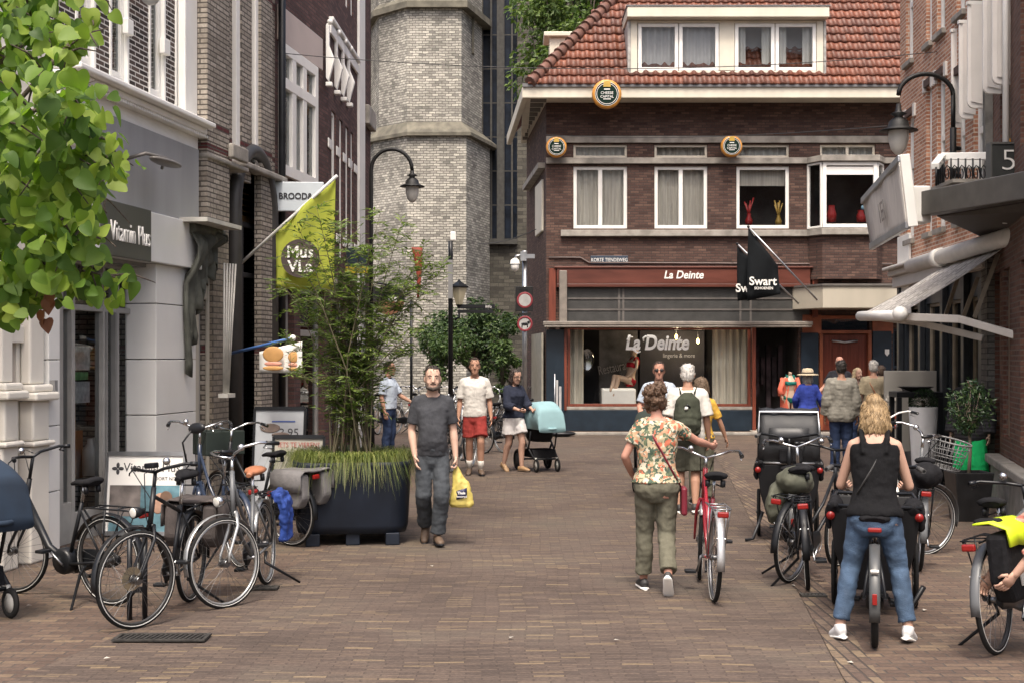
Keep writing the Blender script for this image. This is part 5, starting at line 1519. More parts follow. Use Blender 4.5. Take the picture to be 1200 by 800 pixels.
def linden():
    r = random.Random(5)
    t = thing('leafy_tree', 'tree with large bright green heart shaped leaves hanging in at the top left corner', 'tree', (-3.3, 5.3, 0))
    O = Vector(t.location)
    tr = MB(); tr.tube([(0, 0, 0), (.02, 0, .8), (-.03, .03, 1.8), (.02, 0, 3.0), (.1, 0, 4.2)], [.13, .11, .095, .075, .04], 12)
    twigs = []
    # limbs given as start on the trunk and a chain of picture points at their distance
    for st, ch in ((2.5, ((-40, 190, 5.1), (60, 75, 5.0), (110, 20, 5.1))), (2.2, ((-60, 230, 5.2), (40, 200, 5.0), (85, 190, 4.9), (120, 160, 4.9))),
                   (2.0, ((-60, 290, 5.1), (20, 250, 4.9), (70, 262, 4.8), (118, 280, 4.9))), (1.9, ((-50, 330, 5.1), (10, 309, 5.0), (55, 309, 4.95), (135, 325, 4.9))),
                   (2.7, ((-40, 100, 5.2), (20, 60, 5.1), (60, 25, 5.2))), (1.8, ((-40, 345, 5.0), (12, 330, 4.95), (25, 345, 4.95))), (2.9, ((-30, 20, 5.1), (40, -20, 5.2), (110, -30, 5.3))),
                   (2.3, ((-60, 150, 4.6), (0, 140, 4.6), (80, 120, 4.7), (100, 100, 4.8))), (2.1, ((-60, 250, 5.6), (20, 225, 5.5), (100, 215, 5.4), (125, 250, 5.3)))):
        pts = [Vector((.0, 0, st))] + [P(*q) - O for q in ch]
        tr.tube(pts, [.035] + [.012 - .003 * i for i in range(len(pts) - 2)] + [.003], 6)
        for a, b in zip(pts[1:-1], pts[2:]):
            for k in range(7):
                p = a.lerp(b, k / 7 + r.uniform(0, .1)); twigs.append(p)
                e = p + Vector((r.uniform(-.1, .16), r.uniform(-.15, .15), r.uniform(-.16, .10)))
                tr.tube([p, p.lerp(e, .5) + Vector((0, 0, .02)), e], [.005, .004, .002], 5); twigs.append(e); twigs.append(p.lerp(e, .5))
    tr.build('trunk', bark, t)
    mb = MB(); n = 0
    for p in twigs:
        for k in range(3):
            c = p + Vector((r.uniform(-.09, .09), r.uniform(-.18, .14), r.uniform(-.06, .05)))
            px = (c.x + O.x) / (c.y + O.y) * F + 600; py = HZ - (c.z + O.z - EYE) / (c.y + O.y) * F
            lim = 150 - 30 * math.sin(py * .03) if py < 230 else (158 if py > 312 else 125)
            if 232 < py < 312 and px > 118: continue
            if px > lim or (py > 352 and px > 50) or py > 385: continue
            if 40 < py < 100 and px > 105: continue
            tdir = Vector((r.uniform(-.8, .9), r.uniform(-.8, .6), r.uniform(-1.2, -.1)))
            up = Vector((r.uniform(-.9, .9), -.9 + r.uniform(-.3, .9), r.uniform(0, 1.1)))
            heart_leaf(mb, c, tdir, up, r.uniform(.042, .08), r); n += 1
    mb.build('crown', leafmat('linden_leaf', [(0, (.055, .115, .02)), (.3, (.12, .215, .032)), (.65, (.21, .32, .046)), (1, (.34, .44, .08))], .55, .55), t, subd=1)
    br = MB()
    for x, y in ((56, 352), (50, 364), (60, 346), (54, 374)):
        heart_leaf(br, P(x, y, 4.93) - O, Vector((r.uniform(-.4, .4), -.2, -1)), Vector((r.uniform(-1, 1), -1, .3)), .052, r)
    br.build('dead_leaf', leafmat('brown_leaf', [(0, (.12, .04, .02)), (1, (.24, .09, .04))], .2, .6), t)
linden()

def blob_tree(name, label, c, rad, n, m, size, seed, trunk=None, cat='tree', shell=.55):
    """crown of many leaf clumps through an uneven volume"""
    r = random.Random(seed)
    t = thing(name, label, cat, (c[0], c[1], 0))
    cz = c[2]
    tr = MB()
    tz = trunk or .1
    tr.tube([(0, 0, 0), (.05, 0, cz * .4), (0, .05, cz)], [tz, tz * .8, tz * .4], 8)
    clumps = []
    for i in range(max(14, n // 160)):
        v = rvec(r); k = r.uniform(.25, 1.0)
        p = Vector((v.x * rad[0] * k, v.y * rad[1] * k, cz + v.z * rad[2] * k))
        clumps.append((p, r.uniform(.22, .42) * min(rad)))
        tr.tube([(0, 0, cz * .55), (p.x * .5, p.y * .5, (cz * .6 + p.z) / 2), p], [tz * .3, tz * .2, tz * .06], 5)
    tr.build('trunk', bark, t)
    mb = MB()
    for i in range(n):
        p, rr = r.choice(clumps)
        v = rvec(r); q = p + v * rr * (r.random() ** .4)
        q = q + Vector((0, 0, .0))
        if q.z < .05: continue
        leaf_quad(mb, q, v * .6 + Vector((r.uniform(-1, 1), r.uniform(-1, 1), -.6)), rvec(r), size * r.uniform(.7, 1.3), size * .55 * r.uniform(.7, 1.2))
    mb.build('crown', m, t)
    return t
lf_dark = leafmat('dark_leaf', [(0, (.02, .045, .018)), (.5, (.045, .085, .028)), (.85, (.08, .13, .04)), (1, (.13, .19, .055))], .25)
lf_mid = leafmat('mid_leaf', [(0, (.03, .06, .02)), (.5, (.06, .11, .03)), (1, (.12, .18, .05))], .3)
lf_fresh = leafmat('fresh_leaf', [(0, (.045, .085, .02)), (.5, (.09, .15, .035)), (1, (.17, .24, .06))], .35)
p = P(655, 45, 42); blob_tree('background_tree', 'large green tree rising behind the hip of the red tiled roof', (p.x + .3, 42, p.z + .3), (1.9, 1.8, 3.0), 9000, lf_fresh, .20, 3, .2)
p = P(1058, 30, 40); blob_tree('distant_tree', 'dark tree glimpsed in the gap between red roof and orange brick house', (p.x + .3, 42, p.z - .5), (1.0, 1.2, 2.6), 1800, lf_dark, .2, 8, .15)
p = P(560, 392, 37); blob_tree('green_shrub', 'wide dark green shrub tree over the parked bikes in front of the church', (p.x - .1, 37, p.z + .05), (1.35, 1.0, .95), 6000, lf_dark, .12, 4, .08, 'shrub')
p = P(512, 405, 36); blob_tree('green_shrub', 'smaller mid green shrub left of the signpost behind the parked bikes', (p.x, 36, p.z - .2), (.9, .8, .95), 3000, lf_mid, .11, 6, .06, 'shrub')
p = P(588, 420, 35.5); blob_tree('green_shrub', 'low green shrub between the white shirted man and the traffic sign post', (p.x, 35.5, p.z + .1), (.55, .5, 1.0), 1900, lf_mid, .1, 9, .05, 'shrub')

# ---- planter with tall airy shrubs and grass
def planter():
    c = Vector((-1.68, 14.3, 0))
    t = thing('street_planter', 'large dark blue round cornered planter box on feet in the middle of the street', 'planter', c, R(8))
    m_ = MB()
    def ring(hw, hd, z, rr):
        pts = []
        for (sx, sy, a0) in ((1, 1, 0), (-1, 1, 90), (-1, -1, 180), (1, -1, 270)):
            for k in range(5):
                a = R(a0 + 90 * k / 4)
                pts.append((sx * (hw - rr) + rr * math.cos(a), sy * (hd - rr) + rr * math.sin(a), z))
        return pts
    rings = [ring(.55, .55, .12, .22), ring(.57, .57, .2, .22), ring(.60, .60, .80, .22), ring(.60, .60, .84, .22), ring(.55, .55, .84, .2), ring(.54, .54, .70, .2)]
    k = 20
    m_.add([p for r_ in rings for p in r_], [(i * k + j, i * k + (j + 1) % k, (i + 1) * k + (j + 1) % k, (i + 1) * k + j) for i in range(5) for j in range(k)] + [tuple(range(k))[::-1]], True)
    m_.build('box', mat('planter_blue', (.006, .010, .019), .55, var=.3, scale=3, spec=.35), t)
    MB().add(ring(.545, .545, .78, .2), [tuple(range(k))]).build('soil', soil, t)
    for sx, sy in ((-1, -1), (0, -1), (1, -1), (-1, 1), (1, 1), (0, 1)):
        f_ = MB(); f_.bar((sx * .4, sy * .46, 0), (sx * .4, sy * .46, .125), .2 if sx else .12, .14); f_.build('foot', mat('planter_blue', (0, 0, 0)), t, bevel=.01)
    r = random.Random(21)
    g = thing('ornamental_grass', 'overhanging tufts of fine green and straw coloured grass in the dark blue planter', 'grass', (c.x, c.y, .78))
    gm = leafmat('grass_blade', [(0, (.05, .075, .018)), (.5, (.11, .14, .03)), (.85, (.2, .22, .06)), (1, (.32, .29, .13))], .3)
    mb = MB()
    for i in range(3600):
        a = r.uniform(0, 2 * math.pi); rad = .60 * r.random() ** .45
        b = Vector((rad * math.cos(a) * .95, rad * math.sin(a) * .95, 0))
        out = (Vector((math.cos(a), math.sin(a), 0)) * .8 + Vector((r.uniform(-.6, .6), r.uniform(-.6, .6), 0)))
        L = r.uniform(.18, .38) * (1.1 if rad > .4 else 1); w_ = r.uniform(.002, .0045)
        lean = r.uniform(.5, 1.25) * (.35 + rad * 1.15)
        pts = [b, b + Vector((0, 0, L * .34)) + out * L * .25 * lean, b + Vector((0, 0, L * .42)) + out * L * .62 * lean, b + Vector((0, 0, L * (.42 - (.55 if rad < .4 else .95) * lean))) + out * L * 1.0 * lean]
        sd = Vector((-out.y, out.x, 0)); sd.normalize()
        ww = [w_, w_ * .9, w_ * .7, w_ * .15]
        vs = []
        for p_, q_ in zip(pts, ww): vs += [p_ - sd * q_, p_ + sd * q_]
        mb.add(vs, [(0, 1, 3, 2), (2, 3, 5, 4), (4, 5, 7, 6)], True)
    o = mb.build('blades', gm, g)
    s = thing('airy_shrub', 'tall airy multi stemmed shrub with fine narrow leaves growing from the dark blue planter', 'shrub', (c.x, c.y, .78))
    st = MB(); lv = MB()
    tips = [(330, 330), (345, 262), (372, 245), (352, 300), (395, 270), (420, 290), (440, 250), (455, 285), (470, 262), (500, 295), (515, 318), (480, 330), (405, 330), (365, 350), (335, 400), (430, 350), (500, 345), (455, 370), (385, 380), (345, 435), (490, 385), (415, 400), (470, 410), (512, 300), (338, 345), (400, 250), (428, 318), (462, 330), (376, 300), (395, 410), (440, 430)]
    for i, (x, y) in enumerate(tips):
        e = P(x + r.uniform(-6, 6), y, 14.3 + r.uniform(-.5, .5)) - Vector((c.x, c.y, .78))
        b = Vector((.10 * (i % 5 - 2), .12 * (i % 3 - 1), 0))
        k1 = b.lerp(e, .4) + Vector((-(e.x) * .25, r.uniform(-.1, .1), .12)); k2 = b.lerp(e, .75) + Vector((-(e.x) * .12, r.uniform(-.1, .1), .12))
        pts = [b, k1, k2, e]
        # smooth chain
        ch = []
        for q in range(3):
            for u in range(5): ch.append(pts[q].lerp(pts[q + 1], u / 5))
        ch.append(e)
        st.tube(ch, [.009 * (1 - .8 * q / 15) for q in range(16)], 6)
        for q in range(3, 16):
            for rep in range(3 if q > 5 else 2):
                d0 = Vector((r.uniform(-1, 1), r.uniform(-1, 1), r.uniform(-.1, .8))).normalized()
                L = r.uniform(.10, .30); a0 = ch[q]; a1 = a0 + d0 * L + Vector((0, 0, -.05))
                st.tube([a0, a0.lerp(a1, .5) + Vector((0, 0, .025)), a1], [.003, .0025, .0015], 4)
                nl = r.randint(7, 12)
                for k in range(nl):
                    u = (k + 1) / nl
                    p_ = a0.lerp(a1, u) + Vector((0, 0, .05 * u * (1 - u)))
                    sgn = 1 if k % 2 else -1
                    side = d0.cross(Vector((0, 0, 1))).normalized() * sgn
                    leaf_quad(lv, p_, d0 * .7 + side * .8 + Vector((0, 0, r.uniform(-.6, .15))), Vector((0, 0, 1)).cross(d0 + side * .5) + rvec(r) * .5, r.uniform(.06, .11), r.uniform(.016, .027), .15)
    st.build('stems', mat('stem_brown', (.10, .085, .05), .8), s)
    lv.build('leaves', leafmat('narrow_leaf', [(0, (.06, .10, .028)), (.5, (.125, .185, .046)), (.85, (.19, .26, .065)), (1, (.27, .33, .1))], .45), s)
planter()

# ---- small tree in the tapered black pot, the white pot with a clipped ball
def pots():
    p = P(1135, 612, 15.9)
    t = thing('tapered_planter', 'black tapered square planter holding a small standard tree on the right', 'planter', (p.x, p.y, 0))
    z1 = .50; m_ = MB()
    ring = lambda h, z: [(-h, -h, z), (h, -h, z), (h, h, z), (-h, h, z)]
    rs = [ring(.165, .0), ring(.225, z1 * 1.14), ring(.2, z1 * 1.14), ring(.19, z1)]
    m_.add([q for r_ in rs for q in r_], [(i * 4 + j, i * 4 + (j + 1) % 4, (i + 1) * 4 + (j + 1) % 4, (i + 1) * 4 + j) for i in range(3) for j in range(4)] + [(3, 2, 1, 0)])
    m_.build('pot', mat('pot_black', (.012, .012, .013), .4, var=.3), t, bevel=.008)
    MB().add(ring(.192, z1 + .01), [(0, 1, 2, 3)]).build('soil', soil, t)
    s = thing('standard_tree', 'small tree with a round dark glossy crown growing in the tapered black planter', 'tree', (p.x, p.y, z1))
    tr = MB(); tr.tube([(0, 0, 0), (.02, 0, .3), (0, 0, .75)], [.025, .02, .016], 8); 
    r = random.Random(4); lv = MB()
    for i in range(26):
        v = rvec(r); e = Vector((v.x * .2, v.y * .2, .82 + v.z * .24)); tr.tube([(0, 0, .55), (e.x * .5, e.y * .5, .68), e], [.008, .006, .003], 4)
        for k in range(34):
            q = e + rvec(r) * .1 * r.random() ** .4
            leaf_quad(lv, q, rvec(r) + Vector((0, 0, .2)), rvec(r), r.uniform(.05, .085), r.uniform(.022, .035), .2)
    tr.build('trunk', mat('grey_bark', (.2, .16, .12), .85), s)
    lv.build('crown', leafmat('laurel_leaf', [(0, (.015, .04, .016)), (.6, (.035, .075, .025)), (1, (.09, .14, .05))], .15, .35), s)
    p = G(1082, 567)
    t = thing('white_pot', 'tall slim white tapered pot beside the black table', 'plant pot', p)
    z1 = 1.15
    MB().lathe([(0, 0), (.15, 0), (.155, .03), (.215, z1), (.2, z1 + .015), (.185, z1 - .03), (0, z1 - .05)], (0, 0, 0), 32).build('pot', mat('pot_white', (.84, .83, .80), .4, var=.06), t)
    b = thing('clipped_ball_shrub', 'round clipped dark green box ball in the tall white pot', 'shrub', (p.x, p.y, z1))
    lv = MB()
    for i in range(2600):
        v = rvec(r); q = Vector((v.x * .205, v.y * .205, .08 + v.z * .2)) * (1 - .12 * r.random() ** 2)
        leaf_quad(lv, q, v + rvec(r) * .8, rvec(r), .03, .016)
    MB().tube([(0, 0, -.1), (0, 0, .1)], .03, 6).build('stem', bark, b)
    lv.build('leaves', leafmat('box_leaf', [(0, (.008, .025, .01)), (.6, (.02, .05, .018)), (1, (.05, .09, .03))], .12), b)
    # black table with a bowl
    q = P(1073, 560, 20.6)
    t = thing('display_table', 'tall black square framed table with thin legs behind the white pot', 'table', (q.x, q.y, 0), R(-4))
    MB().bx(-.34, .34, -.3, .3, 1.30, 1.38).build('tabletop', black, t, bevel=.006)
    for sx in (-.3, .3):
        for sy in (-.26, .26): MB().bx(sx - .035, sx + .035, sy - .035, sy + .035, 0, 1.298).build('leg', black, t)
    MB().bx(-.26, .26, -.27, .27, .10, .14).build('low_rail', black, t)
    bw = MB().lathe([(0, .0), (.1, .005), (.26, .07), (.27, .075), (.1, .02), (0, .018)], (0, 0, 0), 24).build('wide_bowl', mat('dark_bowl', (.05, .045, .04), .4), None)
    bw.location = (q.x, q.y, 1.38); tag(bw, 'shallow dark bowl standing on the tall black table', 'bowl')
pots()
# ------------------------------------------------------------------ bicycles
WR = .345
def tor_mesh(name, R0, r, r2=None, n=40, k=8):
    m_ = MB(); m_.torus(R0, r, n=n, k=k, rot=rotx(R(90)), r2=r2); return m_.mesh(name)
def spoke_mesh():
    m_ = MB()
    m_.tube([(0, -.04, 0), (0, .04, 0)], .022, 10); m_.tube([(0, -.03, 0), (0, -.024, 0)], .035, 10); m_.tube([(0, .024, 0), (0, .03, 0)], .035, 10)
    for i in range(28):
        a = 2 * math.pi * i / 28; s_ = .027 if i % 2 else -.027
        b = a + (.5 if (i // 2) % 2 else -.5)
        m_.tube([(.03 * math.cos(b), s_, .03 * math.sin(b)), (.315 * math.cos(a), 0, .315 * math.sin(a))], .0013, 4, cap=False)
    return m_.mesh('wheel')
ME_TYRE, ME_RIM, ME_SPOKE = tor_mesh('tyre', .328, .018), tor_mesh('rim', .308, .009, .013, 40, 6), spoke_mesh()
ME_TYREW = tor_mesh('tyre_wide', .322, .026)
ME_STRIPE = None
steel_spoke = mat('spoke_steel', (.22, .22, .22), .4, 1)
rim_black = mat('rim_black', (.03, .03, .03), .4); refl_w = mat('reflective_band', (.5, .5, .48), .35)
def stripe_mesh():
    m_ = MB()
    for s_ in (-1, 1): m_.torus(.3225, .0035, (0, s_ * .0165, 0), 40, 5, rotx(R(90)), .0025)
    return m_.mesh('reflective_stripe')
ME_STRIPE = stripe_mesh()
def wheel(par, pos, steer=0, rim=None, wide=False, scale=1.0, stripe=True):
    w_ = link('wheel', ME_SPOKE.copy() if False else ME_SPOKE, None, par)
    if not ME_SPOKE.materials: ME_SPOKE.materials.append(steel_spoke)
    w_.location = pos; w_.rotation_euler = (0, 0, steer); w_.scale = (scale,) * 3
    tm = ME_TYREW if wide else ME_TYRE
    if not tm.materials: tm.materials.append(rubber)
    t_ = link('tyre', tm, None, w_)
    r_ = link('rim', ME_RIM.copy(), rim or alu, w_)
    if stripe:
        if not ME_STRIPE.materials: ME_STRIPE.materials.append(refl_w)
        link('reflective_stripe', ME_STRIPE, None, w_)
    return w_

def fender(a0, a1, R0=.372, w_=.03, n=14):
    rows = []
    for i in range(n + 1):
        a = R(a0 + (a1 - a0) * i / n)
        rows.append([(R0 * math.cos(a) * (1 - abs(k) * .02), k * w_, R0 * math.sin(a) - abs(k) * .006) for k in (-1, -.5, 0, .5, 1)])
    return MB().sheet(rows)

def bicycle(label, p_rear, heading, o):
    """p_rear: ground point of the rear wheel; heading: direction of travel (angle from +X); o: options"""
    g = o.get
    t = thing(g('name', 'bicycle'), label, 'bicycle', p_rear, heading, g('group', 'parked bicycles'))
    t.rotation_euler = (R(g('lean', -3)), 0, heading)
    fc = g('frame', black); WB = 1.08
    rim = g('rim', alu); fen = g('fender', fc)
    # key points (x forward from the rear hub)
    rh, fh = Vector((0, 0, WR)), Vector((WB, 0, WR))
    bb = Vector((.45, 0, .29)); st = Vector((.27, 0, .78)); sd = Vector((.235, 0, g('saddle_z', .94)))
    ht, hb = Vector((.86, 0, g('head_z', .92))), Vector((.915, 0, .72))
    steer = g('steer', 0.0)
    ax = (ht - hb).normalized()
    SM = Matrix.Translation(hb) @ Matrix.Rotation(steer, 4, ax) @ Matrix.Translation(-hb)
    m_ = MB()
    m_.tube([bb, st], .016, 8); m_.tube([hb - ax * .03, ht + ax * .02], .02, 8)
    if g('style', 'step') == 'diamond':
        m_.tube([st - Vector((0, 0, .05)), ht - ax * .04], .015, 8); m_.tube([bb, hb], .018, 8)
    elif g('style') == 'mono':
        m_.tube([bb, bb.lerp(hb, .5) + Vector((-.02, 0, -.10)), hb + ax * .05], [.035, .032, .032], 10)
        m_.lathe([(0, -.055), (.09, -.055), (.105, -.03), (.105, .03), (.09, .055), (0, .055)], bb + Vector((.03, 0, .02)), 18, rot=rotx(R(90)))
    else:
        m_.tube([bb + Vector((0, 0, .02)), bb.lerp(hb, .55) + Vector((0, 0, -.05)), hb], .017, 8)
        m_.tube([bb + (st - bb) * .35, (bb + (st - bb) * .35).lerp(ht, .5) + Vector((.02, 0, -.07)), ht - ax * .05], .015, 8)
    for s_ in (-1, 1):
        m_.tube([bb + Vector((0, s_ * .035, 0)), rh + Vector((.0, s_ * .06, 0))], .011, 6)
        m_.tube([st + Vector((0, s_ * .02, -.06)), rh + Vector((0, s_ * .06, 0))], .009, 6)
    m_.build('frame', fc, t)
    # fork, front wheel, handlebar turn together
    f_ = MB()
    for s_ in (-1, 1):
        f_.tube([hb + Vector((-.005, s_ * .03, -.02)), hb + Vector((.02, s_ * .052, -.12)), fh + Vector((-.02, s_ * .055, .06)), fh + Vector((0, s_ * .055, 0))], [.014, .014, .011, .009], 8)
    f_.tube([hb + Vector((-.005, -.035, -.02)), hb + Vector((-.005, .035, -.02))], .016, 8)
    f_.xf(SM); f_.build('fork', g('fork', fc), t)
    fw = wheel(t, SM @ fh, steer, rim, g('wide', False)); rw = wheel(t, rh, 0, rim, g('wide', False))
    if g('disc'):
        d_ = MB().lathe([(.03, .0), (.085, .0), (.085, .003), (.03, .003)], (0, -.045, 0), 20, rot=rotx(R(90)), smooth=False); d_.build('brake_disc', mat('disc_bronze', (.42, .36, .26), .35, .8), fw)
    hz = g('bar_z', 1.08)
    top = ht + ax * (hz - ht.z)
    h_ = MB(); bw = g('bar_w', .29)
    h_.tube([ht, top], .014, 8)
    gr = []
    if g('bars', 'swept') == 'swept':
        for s_ in (-1, 1):
            pts = [top, top + Vector((.05, s_ * .10, .03)), top + Vector((.03, s_ * .20, .07)), top + Vector((-.07, s_ * .27, .08)), top + Vector((-.24, s_ * bw, .05))]
            h_.tube(pts, .011, 8); gr.append((pts[-1], pts[-1].lerp(pts[-2], .65)))
    else:
        for s_ in (-1, 1):
            pts = [top, top + Vector((.02, s_ * .12, .02)), top + Vector((-.04, s_ * .28, .04)), top + Vector((-.10, s_ * (bw + .05), .03))]
            h_.tube(pts, .012, 8); gr.append((pts[-1], pts[-1].lerp(pts[-2], .6)))
    h_.xf(SM); hb_o = h_.build('handlebar', g('bar', chrome), t)
    for a, b in gr:
        q = MB().tube([a, b], .017, 8).xf(SM); q.build('grip', g('grip', black), hb_o)
        l_ = b.lerp(a, .1); q = MB().tube([l_ + Vector((.02, 0, -.01)), l_ + Vector((.05, 0, -.03)), a + Vector((.06, 0, -.04))], .006, 5).xf(SM); q.build('brake_lever', g('bar', chrome), hb_o)
    q = MB()
    q.tube([top + Vector((.04, .06, .02)), top + Vector((.14, .05, .0)), hb + Vector((.06, .03, .08)), hb + Vector((.03, .05, -.2))], .004, 5); q.tube([top + Vector((.04, -.06, .02)), top + Vector((.15, -.08, .05)), top + Vector((.05, -.02, -.18)), hb + Vector((-.02, 0, .1))], .004, 5)
    q.xf(SM); q.build('brake_cable', black, hb_o)
    if g('bell', True):
        MB().ell(top + Vector((.0, .13, .07)), .028, 10, 6).xf(SM).build('bell', chrome, hb_o)
    if g('display'):
        MB().obox(top + Vector((.03, 0, .05)), (.06, .1, .04)).xf(SM).build('display', black, hb_o, bevel=.01)
    if g('mirror'):
        a = gr[1 if g('mirror') > 0 else 0][0]
        q = MB().tube([a + Vector((.1, 0, .02)), a + Vector((.12, 0, .16)), a + Vector((.08, g('mirror') * .06, .24))], .007, 6).xf(SM); mo = q.build('mirror_stem', black, hb_o)
        MB().ell(a + Vector((.07, g('mirror') * .1, .25)), (.022, .085, .04)).xf(SM).build('mirror', black, hb_o)
    # saddle
    s_ = MB()
    s_.tube([Vector((.13, 0, 0)), Vector((.08, 0, .012)), Vector((0, 0, .012)), Vector((-.06, 0, .02)), Vector((-.115, 0, .03)), Vector((-.13, 0, .02))], [.022, .026, .045, .085, .095, .06], 12, r2=[.015, .022, .028, .034, .036, .02], ref=(0, 1, 0))
    s_.xf(Matrix.Translation(sd)); so_ = s_.build('saddle', g('saddle', blackmatte), t)
    MB().tube([st, sd], .013, 8).build('seat_post', chrome, so_)
    sp = MB()
    for k in (-1, 1): sp.tube([sd + Vector((-.08, k * .06, -.005)), sd + Vector((-.085, k * .06, -.06))], .02, 8); sp.tube([sd + Vector((-.09, k * .06, -.06)), sd + Vector((.02, k * .02, -.05))], .006, 5)
    sp.build('saddle_spring', black, so_)
    # mudguards, rack, chain case, cranks
    if g('fenders', True):
        MB().xf(Matrix()).v
        a = fender(22, 188).xf(Matrix.Translation(rh)); ro = a.build('mudguard', fen, t, solid=.003)
        b = fender(-5, 140, w_=.026).xf(SM @ Matrix.Translation(fh)); b.build('mudguard', fen, t, solid=.003)
        q = MB()
        for k in (-1, 1): q.tube([rh + Vector((0, k * .06, 0)), rh + Vector((-.32, k * .03, .19))], .004, 5)
        q.build('stay', alu, ro)
    if g('rack', True):
        r_ = MB(); z = .755
        for k in (-1, 1):
            r_.tube([Vector((.22, k * .03, z - .02)), Vector((.14, k * .07, z)), Vector((-.28, k * .07, z)), Vector((-.33, k * .05, z - .01))], .007, 6)
            r_.tube([rh + Vector((0, k * .065, 0)), Vector((-.05, k * .07, z))], .006, 6); r_.tube([rh + Vector((0, k * .065, 0)), Vector((-.25, k * .07, z))], .005, 6)
        for x in (-.33, -.15, .05): r_.tube([(x, -.07, z), (x, .07, z)], .005, 5)
        r_.build('luggage_rack', g('rack_m', black), t)
    tl = MB(); tl.obox((-.385, 0, .63 if not g('rack', True) else .72), (.03, .085 if g('rack', True) else .06, .045)); tl.build('tail_light', red_refl, t, bevel=.01)
    hl = MB(); c = hb + Vector((.1, 0, .09)); hl.tube([c + Vector((-.05, 0, 0)), c, c + Vector((.045, 0, 0))], [.02, .038, .042], 12); hl.tube([c + Vector((-.09, 0, -.01)), c], .008, 5)
    hl.xf(SM); lo = hl.build('headlight', g('light', black), t)
    MB().ell(c + Vector((.045, 0, 0)), (.008, .036, .036)).xf(SM).build('lens', lamp_glass, lo)
    cr = MB(); cr.tube([bb + Vector((0, -.055, 0)), bb + Vector((0, .055, 0))], .016, 8)
    ca = R(g('crank', 40)); cd = Vector((math.cos(ca), 0, math.sin(ca))) * .17
    for k in (-1, 1): cr.tube([bb + Vector((0, k * .06, 0)), bb + cd * k + Vector((0, k * .075, 0))], .010, 6)
    cr.torus(.085, .006, bb + Vector((0, -.05, 0)), 24, 5, rotx(R(90)), .003)
    co = cr.build('crank', alu, t)
    for k in (-1, 1): MB().obox(bb + cd * k + Vector((0, k * .13, 0)), (.085, .09, .024)).build('pedal', black, co, bevel=.005)
    if g('chaincase', True):
        q = MB().tube([bb + Vector((.02, -.05, 0)), bb + Vector((0, -.05, .01)), bb.lerp(rh, .5) + Vector((0, -.05, .02)), rh + Vector((0, -.05, 0)), rh + Vector((-.06, -.05, 0))], [.05, .10, .075, .06, .03], 12, r2=.016, ref=(0, 0, 1)); q.build('chain_case', black, t)
    k_ = MB(); k_.tube([Vector((.2, .06, .3)), Vector((.26, .06 + .0, .22)), Vector((.10, .30, .015))] if g('stand', True) else [Vector((.1, .06, .3)), Vector((-.1, .08, .25))], [.014, .013, .010], 6) if g('stand', True) else k_.tube([Vector((.1, .06, .3)), Vector((-.1, .08, .25))], .01, 6)
    k_.build('kickstand', g('stand_m', black), t)
    if g('skirt'):
        for k in (-1, 1):
            a = [rh + Vector((.36 * math.cos(R(x)), k * .05, .36 * math.sin(R(x)))) for x in range(20, 165, 16)] + [rh + Vector((-.05, k * .05, .08)), rh + Vector((.1, k * .05, .02))]
            MB().poly(a, .004, (0, k, 0)).build('coat_guard', black, t)
    for (kind, m__, dx) in g('bags', ()):
        if kind == 'pannier':
            for k in (-1, 1):
                q = MB(); rows = []
                q.poly([(-.34 + dx, k * .09, .76), (.06 + dx, k * .09, .76), (.08 + dx, k * .09, .50), (.02 + dx, k * .09, .42), (-.28 + dx, k * .09, .42), (-.35 + dx, k * .09, .52)], .12, (0, k, 0))
                bo = q.build('pannier', m__, t, bevel=.03)
                q = MB(); q.poly([(-.35 + dx, k * .086, .775), (.07 + dx, k * .086, .775), (.08 + dx, k * .225, .76), (.08 + dx, k * .235, .58), (-.36 + dx, k * .235, .58), (-.36 + dx, k * .225, .76)], .0, (0, 0, 1)) if False else None
                MB().sheet([[(x, k * .075, .782), (x, k * .17, .79), (x, k * .225, .75), (x, k * .228, .66), (x, k * .226, .585)] for x in (-.355 + dx, -.15 + dx, .075 + dx)]).build('flap', m__, bo, solid=.012)
            MB().bx(-.34 + dx, .06 + dx, -.09, .09, .765, .79).build('pannier_bridge', m__, t, bevel=.01)
        elif kind == 'basket':
            q = MB(); c = hb + Vector((.24, 0, .16))
            for z, r_ in ((0, .13), (.07, .145), (.14, .16), (.21, .175), (.26, .185)):
                q.tube([c + Vector((r_ * 1.0 * math.cos(2 * math.pi * i / 24), r_ * 1.25 * math.sin(2 * math.pi * i / 24), z)) for i in range(25)], .005 if z < .25 else .01, 5)
            for i in range(26):
                a = 2 * math.pi * i / 26; q.tube([c + Vector((.13 * math.cos(a), .16 * math.sin(a), 0)), c + Vector((.185 * math.cos(a), .23 * math.sin(a), .26))], .004, 4)
            for i in range(6): q.tube([c + Vector((-.12, -.1 + .04 * i, 0)), c + Vector((.12, -.1 + .04 * i, 0))], .004, 4)
            q.xf(SM); q.build('basket', m__, t)
        elif kind == 'crate':
            q = MB(); c = hb + Vector((.22, 0, .16))
            for (sx, sy, a, b) in ((-.16, 0, .015, .44), (.16, 0, .015, .44), (0, -.215, .32, .015), (0, .215, .32, .015)): q.obox(c + Vector((sx, sy, .12)), (a, b, .25))
            q.obox(c + Vector((0, 0, .0)), (.33, .44, .015)); q.xf(SM); q.build('crate', m__, t, bevel=.008)
        elif kind == 'sack':
            q = MB(); q.ell((-.12 + dx, 0, .87), (.19, .14, .12)); q.ell((.0 + dx, .03, .83), (.16, .15, .09)); q.ell((-.15 + dx, .14, .66), (.15, .08, .18)); 
            me = remesh(q, .02, 3); rumple(me, .02, 9, seed=dx); link('bag', me, m__, t)
        elif kind == 'sidebag':
